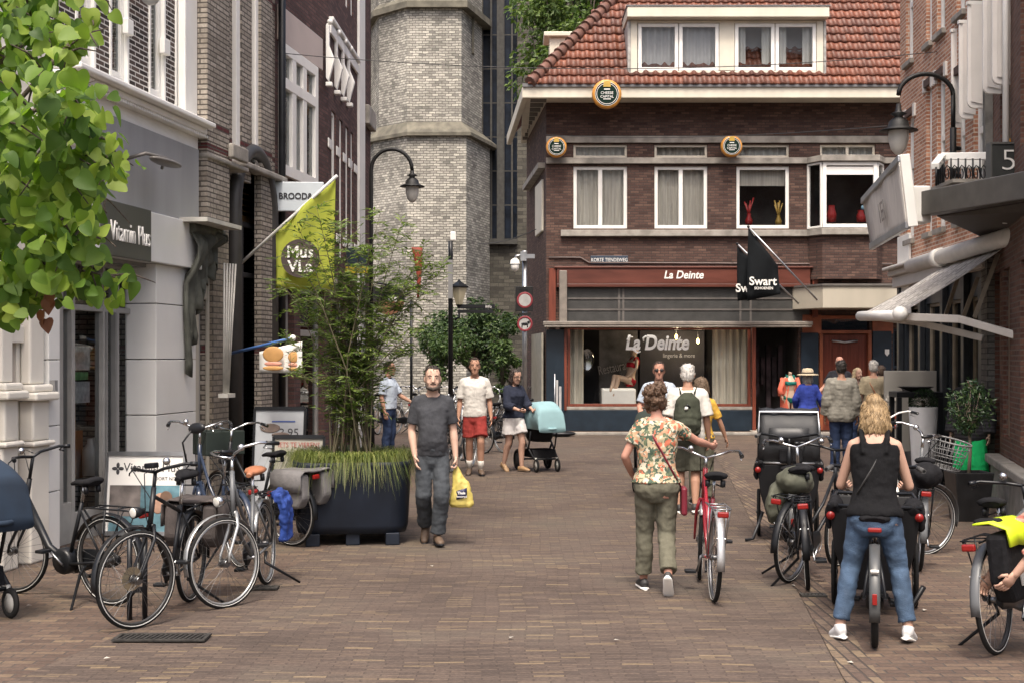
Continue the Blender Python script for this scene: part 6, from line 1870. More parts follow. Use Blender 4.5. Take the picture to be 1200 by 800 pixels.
            q = MB(); q.obox((-.15, .16, .52), (.25, .07, .34), roty(R(6))); q.obox((-.15, .13, .70), (.28, .08, .08)); q.tube([(-.2, .1, .76), (-.22, .15, .6)], .03, 8); q.tube([(-.08, .1, .76), (-.06, .15, .6)], .03, 8); q.ell((-.14, .13, .70), (.1, .04, .08))
            me = remesh(q, .014, 2); rumple(me, .03, 12, (1, 1, .5)); rumple(me, .01, 30); link('bag', me, m__, t)
    return t

def at(xr, yr, xf, yf):
    """rear and front ground contact in the picture -> rear point and heading"""
    a, b = G(xr, yr), G(xf, yf); v = b - a
    return a, math.atan2(v.y, v.x)
navy_f = mat('navy_frame', (.02, .03, .055), .3, var=.2, coat=.3); silver_f = mat('silver_paint', (.38, .39, .39), .3, .6, var=.1)
red_f = mat('red_frame', (.28, .015, .025), .3, var=.15, coat=.4); grey_f = mat('grey_frame_paint', (.10, .105, .11), .4, var=.2)
brownbag = mat('brown_canvas_bag', (.055, .045, .042), .8, var=.3, scale=10, bump=.2); greybag = mat('grey_canvas_bag', (.13, .125, .125), .85, var=.2, scale=10, bump=.2)
bluebag = mat('blue_rain_bag', (.012, .04, .20), .8, var=.3, scale=8); olivebag = mat('olive_bag', (.075, .078, .055), .8, var=.3, scale=9)
leather = mat('tan_leather', (.32, .13, .065), .5, var=.2)
def place(label, xy, opts):
    a, h = at(*xy)
    return bicycle(label, a, h, opts)
# left row
bicycle('black e-bike with mirror and bronze brake disc, front wheel turned, nearest on the left', Vector((-2.50, 10.62, 0)), math.atan2(-1.08, -.10), dict(style='diamond', steer=R(-31), disc=True, bars='flat', bar=black, mirror=1, display=True, bags=(('pannier', brownbag, -.02),), light=black, saddle_z=.98, head_z=.95, rim=rim_black, lean=-1))
bicycle('dark step-through e-bike with round motor behind the navy pram', Vector((-3.07, 10.45, 0)), math.atan2(.55, -.93), dict(style='mono', bars='flat', bar=black, bar_z=1.12, bags=(), steer=R(12), rim=rim_black, saddle_z=.92))
bicycle('city bicycle with silver fork, pale rims and blue bag, front wheel turned to the left', Vector((-2.05, 11.43, 0)), math.atan2(-1.08, -.06), dict(frame=grey_f, fork=silver_f, rim=silver_f, fender=silver_f, steer=R(-36), bags=(('sidebag', bluebag, 0),), lean=4, head_z=1.0, bar_z=1.12, saddle=leather, light=chrome))
bicycle('navy step-through bicycle with chrome swept handlebar beside the sandwich board', Vector((-2.45, 12.3, 0)), math.atan2(.83, -.55), dict(frame=navy_f, bar=chrome, steer=R(-21), head_z=1.05, bar_z=1.22, saddle_z=1.0))
bicycle('black city bicycle with dark crate in front and grey canvas panniers by the planter', Vector((-2.22, 13.75, 0)), math.atan2(.65, -.85), dict(frame=black, bags=(('pannier', greybag, -.05), ('crate', mat('crate_green', (.014, .022, .018), .6), 0)), steer=R(-15), bar=chrome, head_z=1.0, bar_z=1.14, saddle_z=.9))
# behind the planter
place('black bicycle standing behind the man in grey, beyond the planter', (528, 553, 560, 545), dict(rim=alu))
place('black bicycle right behind the man in white shirt and red shorts', (566, 531, 540, 529), dict(rim=alu, bar=chrome))
bike_far = place('dark bicycle parked behind the woman with the pale blue pram', (590, 530, 560, 527), dict(steer=R(10)))
# row of bikes under the shrubs, copies of one bike
far0 = bicycle('silver bicycle at the left end of the row under the church shrubs', Vector((-3.3, 33.5, 0)), R(75), dict(frame=silver_f, rim=silver_f, fender=silver_f, bar=chrome, group='bicycles parked under the shrubs'))
far_l = ['second bicycle from the left in the row under the church shrubs', 'silver bicycle behind the head of the man in grey', 'bicycle right of the man in grey in the row under the shrubs', 'bicycle directly behind the tall black signpost', 'bicycle left of the white shirted man in the row under the shrubs', 'bicycle behind the shoulder of the white shirted man', 'bicycle behind the dark haired woman at the right end of the row']
for i, l_ in enumerate(far_l):
    dup(far0, Vector((-2.85 + .42 * i, 33.2 + .35 * math.sin(i * 2.3), .02)), R(60 + 25 * math.sin(i * 1.9)), l_)
# right side
bicycle('red bicycle with chrome handlebar wheeled by the woman in the floral shirt', Vector((1.565, 10.6, 0)), math.atan2(1.08, .03), dict(frame=red_f, fork=red_f, bar=chrome, rack_m=alu, fender=mat('silver_mudguard', (.4, .4, .4), .3, .6), lean=2, steer=R(-7), stand=False, bags=(), crank=-55, group='bicycles', head_z=.95, bar_z=1.06, chaincase=False))
place('black city bicycle seen from behind with red tail light beside the hooded cargo bike', (947, 690, 940, 640), dict(bar=chrome, lean=-4, bags=(), rim=alu, bar_z=1.12))
place('black bicycle standing sideways with an olive bag on its rack in the right hand group', (925, 682, 985, 662), dict(frame=black, bags=(('sack', olivebag, .1),), lean=4, rim=alu, bars='flat', bar=black, wide=False))
place('bicycle with mesh basket and black bag behind the woman in the black top', (1078, 668, 1064, 615), dict(bar=chrome, frame=grey_f, bags=(('basket', mat('mesh_grey', (.12, .12, .12), .5), 0), ('sack', blackmatte, -.05)), steer=R(-55), lean=3, head_z=1.02, bar_z=1.14))
place('white framed bicycle partly hidden behind the woman in the black top', (1050, 620, 1032, 590), dict(frame=white, bar=white, fork=white, steer=R(25), head_z=1.0, bar_z=1.16))
hiv = place('grey bicycle with high visibility yellow pannier at the right edge', (1170, 766, 1226, 735), dict(frame=grey_f, rim=rim_black, bars='flat', bar=black, lean=-5, style='diamond', wide=False, saddle_z=.93, bar_z=1.02, head_z=.9))
hv = mat('hi_vis_yellow', (.55, .72, .02), .55, var=.06)
for k in (-1,):
    q = MB(); q.poly([(-.36, k * .09, .80), (.10, k * .09, .80), (.12, k * .09, .45), (.02, k * .09, .36), (-.24, k * .09, .36), (-.34, k * .09, .5)], .14, (0, k, 0)); bo = q.build('pannier', blackmatte, hiv, bevel=.035)
    MB().sheet([[(x, k * .03, .86), (x, k * .13, .87), (x, k * .235, .83), (x + .02, k * .245, .72 - dz), ] for x, dz in ((-.37, .0), (-.2, .0), (-.02, .03), (.12, .07))]).build('flap', hv, bo, solid=.012)
    MB().poly([(.0, k * .236, .62), (.12, k * .236, .72), (.13, k * .236, .42), (.03, k * .236, .36)], .006, (0, k, 0)).build('side_strip', hv, bo)
    MB().poly([(-.2, k * .235, .56), (-.08, k * .235, .56), (-.1, k * .235, .46), (-.16, k * .235, .46)], .006, (0, k, 0)).build('reflector', refl_w, bo)
MB().bx(-.28, -.16, -.16, .0, .845, .885).build('pannier_lid', blackmatte, hiv, bevel=.02)
# bike rack
rk = thing('bicycle_stand', 'low black steel bicycle stand with two posts under the bike with the mirror', 'bike stand', G(160, 726))
for x in (-.05, .06): MB().tube([(x, 0, 0), (x, 0, .62)], .02, 8).build('post', black, rk)
MB().tube([(-.05, 0, .62), (-.03, 0, .67), (.04, 0, .67), (.06, 0, .62)], .02, 8).build('hoop', black, rk)
MB().bx(-.05, .06, -.012, .012, .2, .24).build('crossbar', black, rk)

# ------------------------------------------------------------------ cargo bikes
def cargo(label, p_rear, heading, hood=False, rider=False):
    t = thing('cargo_bike', label, 'cargo bike', p_rear, heading, 'black cargo bikes')
    rh = Vector((0, 0, .32)); bb = Vector((.45, 0, .27)); hd = Vector((.80, 0, .88))
    m_ = MB()
    m_.tube([bb, (.28, 0, .66)], .022, 8); m_.tube([bb, (.62, 0, .42), (.82, 0, .78)], .03, 10); m_.tube([(.82, 0, .72), (.78, 0, 1.0)], .022, 8); m_.tube([bb, (.9, 0, .22), (1.8, 0, .26)], .028, 8)
    for k in (-1, 1): m_.tube([bb + Vector((0, k * .04, 0)), rh + Vector((0, k * .07, 0))], .013, 6); m_.tube([(.28, k * .02, .62), rh + Vector((0, k * .07, 0))], .011, 6)
    m_.lathe([(0, -.06), (.10, -.06), (.115, -.03), (.115, .03), (.1, .06), (0, .06)], bb, 16, rot=rotx(R(90)))
    m_.build('frame', black, t)
    wheel(t, rh, 0, rim_black, True, .93, stripe=False)
    for k in (-1, 1): wheel(t, (1.55, k * .30, .25), 0, rim_black, True, .72)
    # box
    b_ = MB()
    sec = [(.92, .25, .42), (.98, .31, .68), (1.03, .33, .80)]
    def ring(z, x0, x1, hw): return [(x0, -hw, z), (x1, -hw * .9, z), (x1, hw * .9, z), (x0, hw, z)]
    rs = [ring(.20, 1.02, 1.75, .20), ring(.50, .97, 1.88, .285), ring(.80, .93, 1.95, .32), ring(.80, .95, 1.93, .30), ring(.30, 1.02, 1.80, .21)]
    b_.add([q for r_ in rs for q in r_], [(i * 4 + j, i * 4 + (j + 1) % 4, (i + 1) * 4 + (j + 1) % 4, (i + 1) * 4 + j) for i in range(4) for j in range(4)] + [(3, 2, 1, 0), (16, 17, 18, 19)])
    bo = b_.build('cargo_box', mat('box_black', (.008, .008, .009), .6, var=.3, spec=.25), t, bevel=.02)
    rm = MB(); rm.tube([Vector(q) for q in ring(.82, .93, 1.95, .325)] + [Vector(ring(.82, .93, 1.95, .325)[0])], .014, 6); rm.build('box_rim', alu if hood else black, bo)
    for k in (-1, 1):
        MB().lathe([(0, -.012), (.03, -.012), (.03, .012), (0, .012)], (.925, k * .31, .75), 14, rot=roty(R(90))).build('reflector', red_refl, bo)
        c_ = MB(); c_.sheet([[(.93 + .02 * i, k * (.33 - .01 * j) , .84 - .05 * j) for j in range(6)] for i in range(8)]); 
        q = MB(); q.ell((1.12, k * .28, .82), (.22, .055, .05)); q.ell((1.08, k * .322, .74), (.15, .03, .11)); q.ell((.96, k * .27, .80), (.04, .07, .05)); me = remesh(q, .02, 2); rumple(me, .03, 8, seed=k); link('rolled_cover', me, blackmatte, bo)
    if hood:
        h_ = MB(); rows = []
        prof = [(.94, .80), (.90, 1.0), (.92, 1.2), (1.0, 1.33), (1.2, 1.38), (1.5, 1.35), (1.8, 1.15), (1.93, .82)]
        for i in range(9):
            y = -.31 + .62 * i / 8
            rows.append([(x, y * (1 - .10 * (z - .8)), z - .02 * abs(math.sin(i * 1.3)) * (z > .9)) for x, z in prof])
        h_.sheet(rows); ho = h_.build('rain_hood', mat('hood_black', (.014, .015, .017), .6, var=.4, scale=6, bump=.3, bscale=8), bo, solid=.008)
        for y in (-1, 1):
            MB().poly([(x, y * .31 * (1 - .10 * (z - .8)), z) for x, z in prof], .006, (0, y, 0)).build('hood_side', blackmatte, ho)
        e = MB(); e.tube([(.90, -.31, 1.02), (.905, -.30, 1.2), (.985, -.295, 1.34), (.985, .295, 1.34), (.905, .30, 1.2), (.90, .31, 1.02)], .016, 6); e.build('hood_frame', alu, ho)
        w_ = MB(); w_.sheet([[(.9 - .012 + .0 * i, -.2 + .4 * i / 4, z) for z in (1.02, 1.1, 1.18)] for i in range(5)]); w_.build('hood_window', mat('hood_window', (.02, .021, .023), .5), ho, solid=.004)
        MB().obox((.88, -.02, .9), (.07, .24, .16)).build('bag', blackmatte, bo, bevel=.03)
    # steering
    h_ = MB(); h_.tube([(.78, 0, 1.0), (.77, 0, 1.08)], .016, 8); gr = []
    for k in (-1, 1):
        pts = [Vector((.77, 0, 1.08)), Vector((.79, k * .15, 1.11)), Vector((.72, k * .28, 1.13)), Vector((.58, k * .33, 1.11))]; h_.tube(pts, .013, 8); gr.append((pts[-1], pts[-1].lerp(pts[-2], .7)))
    ho = h_.build('handlebar', black, t)
    for a, b in gr: MB().tube([a, b], .018, 8).build('grip', mat('grip_grey', (.06, .06, .06), .8), ho)
    s_ = MB().tube([Vector((.13, 0, 0)), Vector((.08, 0, .012)), Vector((0, 0, .012)), Vector((-.06, 0, .02)), Vector((-.115, 0, .03)), Vector((-.13, 0, .02))], [.022, .026, .045, .09, .105, .07], 12, r2=[.015, .022, .028, .034, .036, .02], ref=(0, 1, 0)).xf(Matrix.Translation((.2, 0, .80)))
    so_ = s_.build('saddle', blackmatte, t); MB().tube([(.28, 0, .64), (.21, 0, .8)], .014, 8).build('seat_post', chrome, so_)
    MB().obox((.08, 0, .755), (.03, .09, .03)).build('saddle_light', red_refl, so_, bevel=.008)
    f_ = fender(40, 196, .352, .034).xf(Matrix.Translation(rh)); fo = f_.build('mudguard', mat('mudguard_grey', (.06, .063, .064), .35, var=.1), t, solid=.004)
    a = R(172); MB().obox(rh + Vector((-.362, 0, .05)), (.012, .03, .07)).build('reflector', red_refl, fo, bevel=.004)
    MB().obox(rh + Vector((-.30, 0, .215)), (.02, .05, .02), roty(R(-40))).build('light_bar', lamp_glass, fo)
    cr = MB(); cr.tube([bb + Vector((0, -.07, 0)), bb + Vector((0, .07, 0))], .016, 8)
    for k in (-1, 1): cr.tube([bb + Vector((0, k * .08, 0)), bb + Vector((k * .08, k * .09, -k * .02 - .03))], .011, 6)
    co = cr.build('crank', black, t)
    for k in (-1, 1): MB().obox(bb + Vector((k * .08, k * .15, -.05)), (.09, .10, .025)).build('pedal', black, co, bevel=.005)
    if hood:
        st = MB(); st.tube([(1.1, .26, .3), (1.02, .36, .03), (1.02, .44, .015)], .018, 6); st.build('stand', black, t)
    else:
        st = MB(); st.tube([(.62, -.1, .2), (.70, -.26, .16), (.66, -.33, .30)], .02, 6); st.build('stand', black, t)
    return t
a = G(1025, 757); cargo('black cargo bike ridden by the woman in the black top, box in front', a, math.atan2(8.97, 2.38))
cargo('black cargo bike with a tall rain hood parked left of the right hand bicycles', Vector((2.66, 13.0, 0)), R(80), True)

# ------------------------------------------------------------------ prams
def pram(label, p, heading, hood_m, low=False):
    t = thing('pram', label, 'pram', p, heading, 'prams'); t.scale = (.95, .95, 1.08)
    m_ = MB()                       # x forward (direction pushed)
    for k in (-1, 1):
        m_.tube([(-.42, k * .24, .98), (-.30, k * .25, .72), (-.02, k * .25, .42), (.30, k * .22, .20)], .017, 8)
        m_.tube([(-.02, k * .25, .42), (-.30, k * .26, .17)], .017, 8); m_.tube([(.10, k * .25, .35), (.20, k * .25, .62)], .015, 8)
    m_.tube([(-.42, -.24, .98), (-.46, -.15, 1.03), (-.46, .15, 1.03), (-.42, .24, .98)], .018, 8)
    m_.tube([(.30, -.22, .2), (.30, .22, .2)], .014, 6); m_.tube([(-.3, -.26, .17), (-.3, .26, .17)], .014, 6)
    m_.build('chassis', black, t)
    for (x, r_, w_, y) in ((-.30, .165, .028, .29), (.34, .105, .022, .20)):
        for k in (-1, 1):
            q = MB(); q.torus(r_ - w_, w_, (x, k * y, r_), 24, 8, rotx(R(90))); wo = q.build('wheel', rubber, t)
            MB().lathe([(0, -.02), (r_ * .62, -.012), (r_ * .62, .012), (0, .02)], (x, k * y, r_), 18, rot=rotx(R(90))).build('hub', mat('pram_hub', (.05, .05, .05), .5) if x < 0 else mat('pram_hub_pale', (.35, .35, .33), .5), wo)
            if x > 0: MB().tube([(x - .02, k * y, r_), (x - .03, k * y, r_ + .12)], .018, 6).build('caster', mat('pram_hub_pale', (0, 0, 0)), wo)
    b_ = MB(); rows = []
    def ringp(z, s): return [(-.36 * s + .02 * 0 + .42 * s * (1 + math.cos(a)) - .0, .215 * s * math.sin(a), z) for a in [2 * math.pi * i / 20 for i in range(20)]]
    rs = [ringp(.46, .78), ringp(.52, .9), ringp(.68, 1.0), ringp(.70, .95)]
    b_.add([q for r_ in rs for q in r_], [(i * 20 + j, i * 20 + (j + 1) % 20, (i + 1) * 20 + (j + 1) % 20, (i + 1) * 20 + j) for i in range(3) for j in range(20)] + [tuple(range(20))[::-1], tuple(range(60, 80))], True)
    b_.xf(Matrix.Translation((-.06, 0, 0))); bo = b_.build('carrycot', blackmatte, t)
    MB().add([(-.2, -.2, .22), (.26, -.2, .22), (.26, .2, .22), (-.2, .2, .22), (-.2, -.22, .34), (.2, -.22, .34), (.2, .22, .34), (-.2, .22, .34)], [(0, 3, 2, 1), (0, 1, 5, 4), (1, 2, 6, 5), (2, 3, 7, 6), (3, 0, 4, 7)]).build('lower_basket', blackmatte, t, solid=.01)
    # hood: ribbed quarter dome opening towards the pusher
    h_ = MB(); rows = []
    sg = lambda v, e: math.copysign(abs(v) ** e, v)
    for i in range(19):
        a = R(-4 + 130 * i / 18); rib = 1 - .045 * abs(math.sin(i * math.pi / 6)) ** .5
        rows.append([(.12 + .46 * sg(math.cos(a), .6) * rib, .25 * sg(math.cos(b), .45), .66 + .42 * sg(max(math.sin(a), -.05), .75) * rib * math.sin(b) ** .38) for b in [math.pi * j / 16 for j in range(17)]])
    h_.sheet(rows); ho = h_.build('hood', hood_m, t, solid=.012)
    MB().tube([(.60 * math.cos(math.pi * j / 12 - math.pi / 2), .225 * math.sin(math.pi * j / 12 - math.pi / 2), .675) for j in range(13)], .018, 6).build('cover_rim', hood_m, ho)
    return t
pram('pale blue hooded pram pushed by the dark haired woman', G(632, 551), R(-68), mat('pale_blue_hood', (.22, .36, .39), .92, var=.1, scale=4))
pram('navy blue hooded pram at the far left beside the dark e-bike', Vector((-4.02, 9.98, 0)), R(-38), mat('navy_hood', (.01, .022, .042), .9, var=.25, scale=5))
pram('dark green pram held by the man in sunglasses behind the woman in the floral shirt', Vector((1.95, 18.9, 0)), R(-100), mat('dark_green_hood', (.018, .026, .02), .9, var=.3, scale=5))

# ------------------------------------------------------------------ boards and stands
def aboard(label, x0, x1, yt, yb, d, texts, m_face, m_frame, rz=0):
    p = P((x0 + x1) / 2, yb, d); w_ = (x1 - x0) / F * d; h = (yb - yt) / F * d
    t = thing('sandwich_board', label, 'sign', (p.x, p.y, max(0, p.z) if p.z > .2 else 0), rz)
    rot = rotx(R(-8))
    q = MB(); q.bx(-w_ / 2, w_ / 2, -.01, .01, 0.04, h); q.xf(rot.to_4x4()); fo = q.build('panel', m_face, t)
    f_ = MB()
    for (a, b) in (((-w_ / 2, .04), (w_ / 2, .04)), ((-w_ / 2, h), (w_ / 2, h)), ((-w_ / 2, .04), (-w_ / 2, h)), ((w_ / 2, .04), (w_ / 2, h))): f_.bar((a[0], -.012, a[1]), (b[0], -.012, b[1]), .03, .045 if a[1] == b[1] else .03, up=(0, 0, 1))
    f_.xf(rot.to_4x4()); f_.build('frame', m_frame, t)
    b_ = MB(); b_.bx(-w_ / 2 + .03, w_ / 2 - .03, -.01, .01, .04, h); b_.xf((Matrix.Translation((0, h * .28 + .02, 0)) @ rotx(R(8)).to_4x4())); b_.build('back_panel', black, t)
    lg = MB()
    for k in (-1, 1): lg.tube([(k * w_ * .42, 0, .06), (k * w_ * .42, -.005, 0)], .012, 6)
    lg.build('leg', m_frame, t)
    for s_, sz, x, z, m__, kw in texts:
        o_ = text('lettering', s_, sz, m__, fo, (x * w_ / 2, 0, 0), ext=.001, **kw)
        v = rot @ Vector((x * w_ / 2, -.013, z * h)); o_.location = v; o_.rotation_euler = (R(90 - 8), 0, 0)
    return t, fo, w_, h, rot
ink = mat('sign_ink', (.05, .05, .055), .6); inkred = mat('sign_ink_red', (.35, .05, .04), .6)
t, fo, w_, h, rot = aboard('white framed sandwich board of the vitamin shop with a photo strip, behind the left bikes', 121, 214, 529, 627, 14.4, (('Vitamin Plus', .135, .16, .83, ink, dict(sx=.92)), ('OORT NITE', .05, .55, .70, ink, {})), white, alu, R(-4))
for (x0, x1, z0, z1, c, nm) in ((-.9, .9, .05, .62, (.10, .20, .24), 'photo_teal'), (-.9, -.1, .25, .62, (.16, .14, .13), 'photo_dark')):
    q = MB(); q.bx(x0 * w_ / 2, x1 * w_ / 2, -.014 - (.002 if 'dark' in nm else 0), -.0125, z0 * h, z1 * h); q.xf(rot.to_4x4()); q.build('photo_print', mat(nm, c, .5, var=.6, scale=5), fo)
q = MB(); q.ell((.42 * w_ / 2, -.017, .42 * h), (.08, .004, .10)); q.ell((.36 * w_ / 2, -.018, .34 * h), (.05, .004, .05)); q.xf(rot.to_4x4()); q.build('photo_portrait', mat('portrait_skin', (.4, .24, .17), .6), fo)
q = MB(); q.ell((.56 * w_ / 2, -.0185, .47 * h), (.07, .004, .075)); q.xf(rot.to_4x4()); q.build('photo_hair', mat('portrait_hair', (.12, .07, .045), .6, var=.4), fo)
q = MB(); cx, cz = -.72 * w_ / 2, .82 * h
for k in range(4):
    a = R(90 * k + 0); q.ell((cx + .035 * math.cos(a), -.014, cz + .035 * math.sin(a)), (.030 if k % 2 == 0 else .018, .003, .018 if k % 2 == 0 else .030))
q.xf(rot.to_4x4()); q.build('flower_emblem', ink, fo)
_, pf, pw, ph, prot = aboard('black framed price board reading 3,95 behind the left bicycles', 295, 355, 474, 590, 17.3, (('3,95', .15, .38, .75, ink, {}),), mat('board_white', (.4, .42, .44), .6, var=.15, scale=2), black, R(-3))
q = MB(); q.bx(-.1, .2, -.014, -.0125, .86 * ph, .875 * ph); q.xf(prot.to_4x4()); q.build('text_line', mat('ink_blue2', (.06, .1, .3)), pf)
q = MB(); q.ell((-.12, -.016, .80 * ph), (.13, .004, .06)); q.ell((.02, -.016, .73 * ph), (.12, .004, .035)); q.xf(prot.to_4x4()); q.build('photo_print', mat('bread_print', (.16, .12, .10), .7, var=.4), pf)
aboard('dark framed board asking iets te vieren, above the grass of the planter', 318, 378, 502, 600, 15.9, (('IETS TE VIEREN?', .082, 0, .90, inkred, dict(sx=.85)),), mat('board_cream', (.42, .40, .34), .6, var=.15, scale=2), black, R(-2))
# folded beach flag base by the shop
p = G(655, 511)
t = thing('folded_banner_stand', 'folded white banner with dark foot leaning beside the lingerie shop window', 'banner', p)
q = MB(); q.bx(-.07, -.02, -.02, .02, .08, 1.35); q.bx(.0, .06, -.025, .015, .1, 1.2); q.build('rolled_cloth', mat('banner_white', (.42, .42, .42), .6, var=.2), t, bevel=.01)
MB().tube([(-.1, 0, .05), (-.1, .0, 1.5)], .015, 6).build('pole', alu, t); MB().ell((.05, 0, .07), (.36, .2, .07)).build('foot', black, t)
# ------------------------------------------------------------------ people
def limb(mb, pts, rs, n=12, sub=3, end=True):
    """tapering limb through the joints, radius list per joint, smooth interpolation"""
    P_, R_ = [], []
    for i in range(len(pts) - 1):
        for k in range(sub):
            u = k / sub
            P_.append(pts[i].lerp(pts[i + 1], u)); R_.append(rs[i] + (rs[i + 1] - rs[i]) * u)
    P_.append(pts[-1]); R_.append(rs[-1])
    mb.tube(P_, R_, n)
    mb.ell(pts[0], rs[0], 10, 6)
    if end: mb.ell(pts[-1], rs[-1], 10, 6)

def cut(pts, rs, frac):
    """first part of a chain of joints: frac counts segments (1.5 = one and a half)"""
    p, r = [pts[0]], [rs[0]]
    for i in range(len(pts) - 1):
        if frac >= i + 1: p.append(pts[i + 1]); r.append(rs[i + 1])
        else:
            u = frac - i
            if u > .01: p.append(pts[i].lerp(pts[i + 1], u)); r.append(rs[i] + (rs[i + 1] - rs[i]) * u)
            break
    return p, r

def stack(mb, sec, n=20, M=None):
    """torso loft: (z, rx, ry, cy)"""
    vs, fs = [], []
    for (z, rx, ry, cy) in sec:
        for j in range(n):
            a = 2 * math.pi * j / n
            c, s_ = math.cos(a), math.sin(a)
            p = 2.4
            q = (abs(c) ** p + abs(s_) ** p) ** (-1 / p)
            vs.append(Vector((rx * c * q, cy + ry * s_ * q, z)))
    k = len(sec)
    fs = [(i * n + j, i * n + (j + 1) % n, (i + 1) * n + (j + 1) % n, (i + 1) * n + j) for i in range(k - 1) for j in range(n)]
    fs += [tuple(range(n))[::-1], tuple((k - 1) * n + j for j in range(n))]
    if M: vs = [M @ v for v in vs]
    mb.add(vs, fs, True)

HEAD = [(-.118, .022, .02, -.062), (-.108, .042, .042, -.046), (-.07, .058, .070, -.022), (-.03, .067, .086, -.008), (.02, .073, .095, .0), (.06, .074, .096, .004), (.09, .064, .083, .006), (.11, .044, .056, .008), (.121, .014, .018, .008)]

def interp(sec, z):
    for a, b in zip(sec[:-1], sec[1:]):
        if a[0] <= z <= b[0]:
            u = (z - a[0]) / (b[0] - a[0]); return (z,) + tuple(a[i] + (b[i] - a[i]) * u for i in (1, 2, 3))
    return sec[0] if z < sec[0][0] else sec[-1]

def hand(mb, w, d, side, grip=.5, s=1.0, wid=None):
    """palm with four unequal bent fingers and a thumb; d along the forearm, wid across the palm"""
    d = d.normalized(); wid = (wid - d * wid.dot(d)).normalized(); nrm = d.cross(wid) * side
    c = w + d * .048 * s
    mb.tube([w - d * .015, w + d * .02 * s, c, w + d * .088 * s], [.024 * s, .03 * s, .04 * s, .037 * s], 10, r2=[.019 * s, .017 * s, .016 * s, .013 * s], ref=wid)
    for i, (o_, L) in enumerate(((.029, .068), (.010, .078), (-.010, .072), (-.028, .056))):
        p = w + d * .085 * s + wid * o_ * s; a = 0; pts = [p]
        for k, f in enumerate((.45, .32, .25)):
            a += grip * (.55, .9, .8)[k]
            p = p + (d * math.cos(a) + nrm * math.sin(a)) * L * f * s; pts.append(p)
        mb.tube(pts, [.0095 * s, .009 * s, .008 * s, .006 * s], 7)
    p = w + d * .03 * s + wid * .032 * s
    q = p + (d * .7 + wid * .55 + nrm * .45).normalized() * .035 * s
    mb.tube([p, q, q + (d * .9 + nrm * (.3 + grip * .4)).normalized() * .03 * s], [.013 * s, .0105 * s, .007 * s], 7)

SKIN = {}
def skin(tone):
    c = {'fair': (.44, .27, .20), 'tan': (.36, .20, .135), 'ruddy': (.42, .22, .16), 'pale': (.50, .33, .25)}[tone]
    return mat('skin_' + tone, c, .6, var=.05, scale=7, spec=.35)

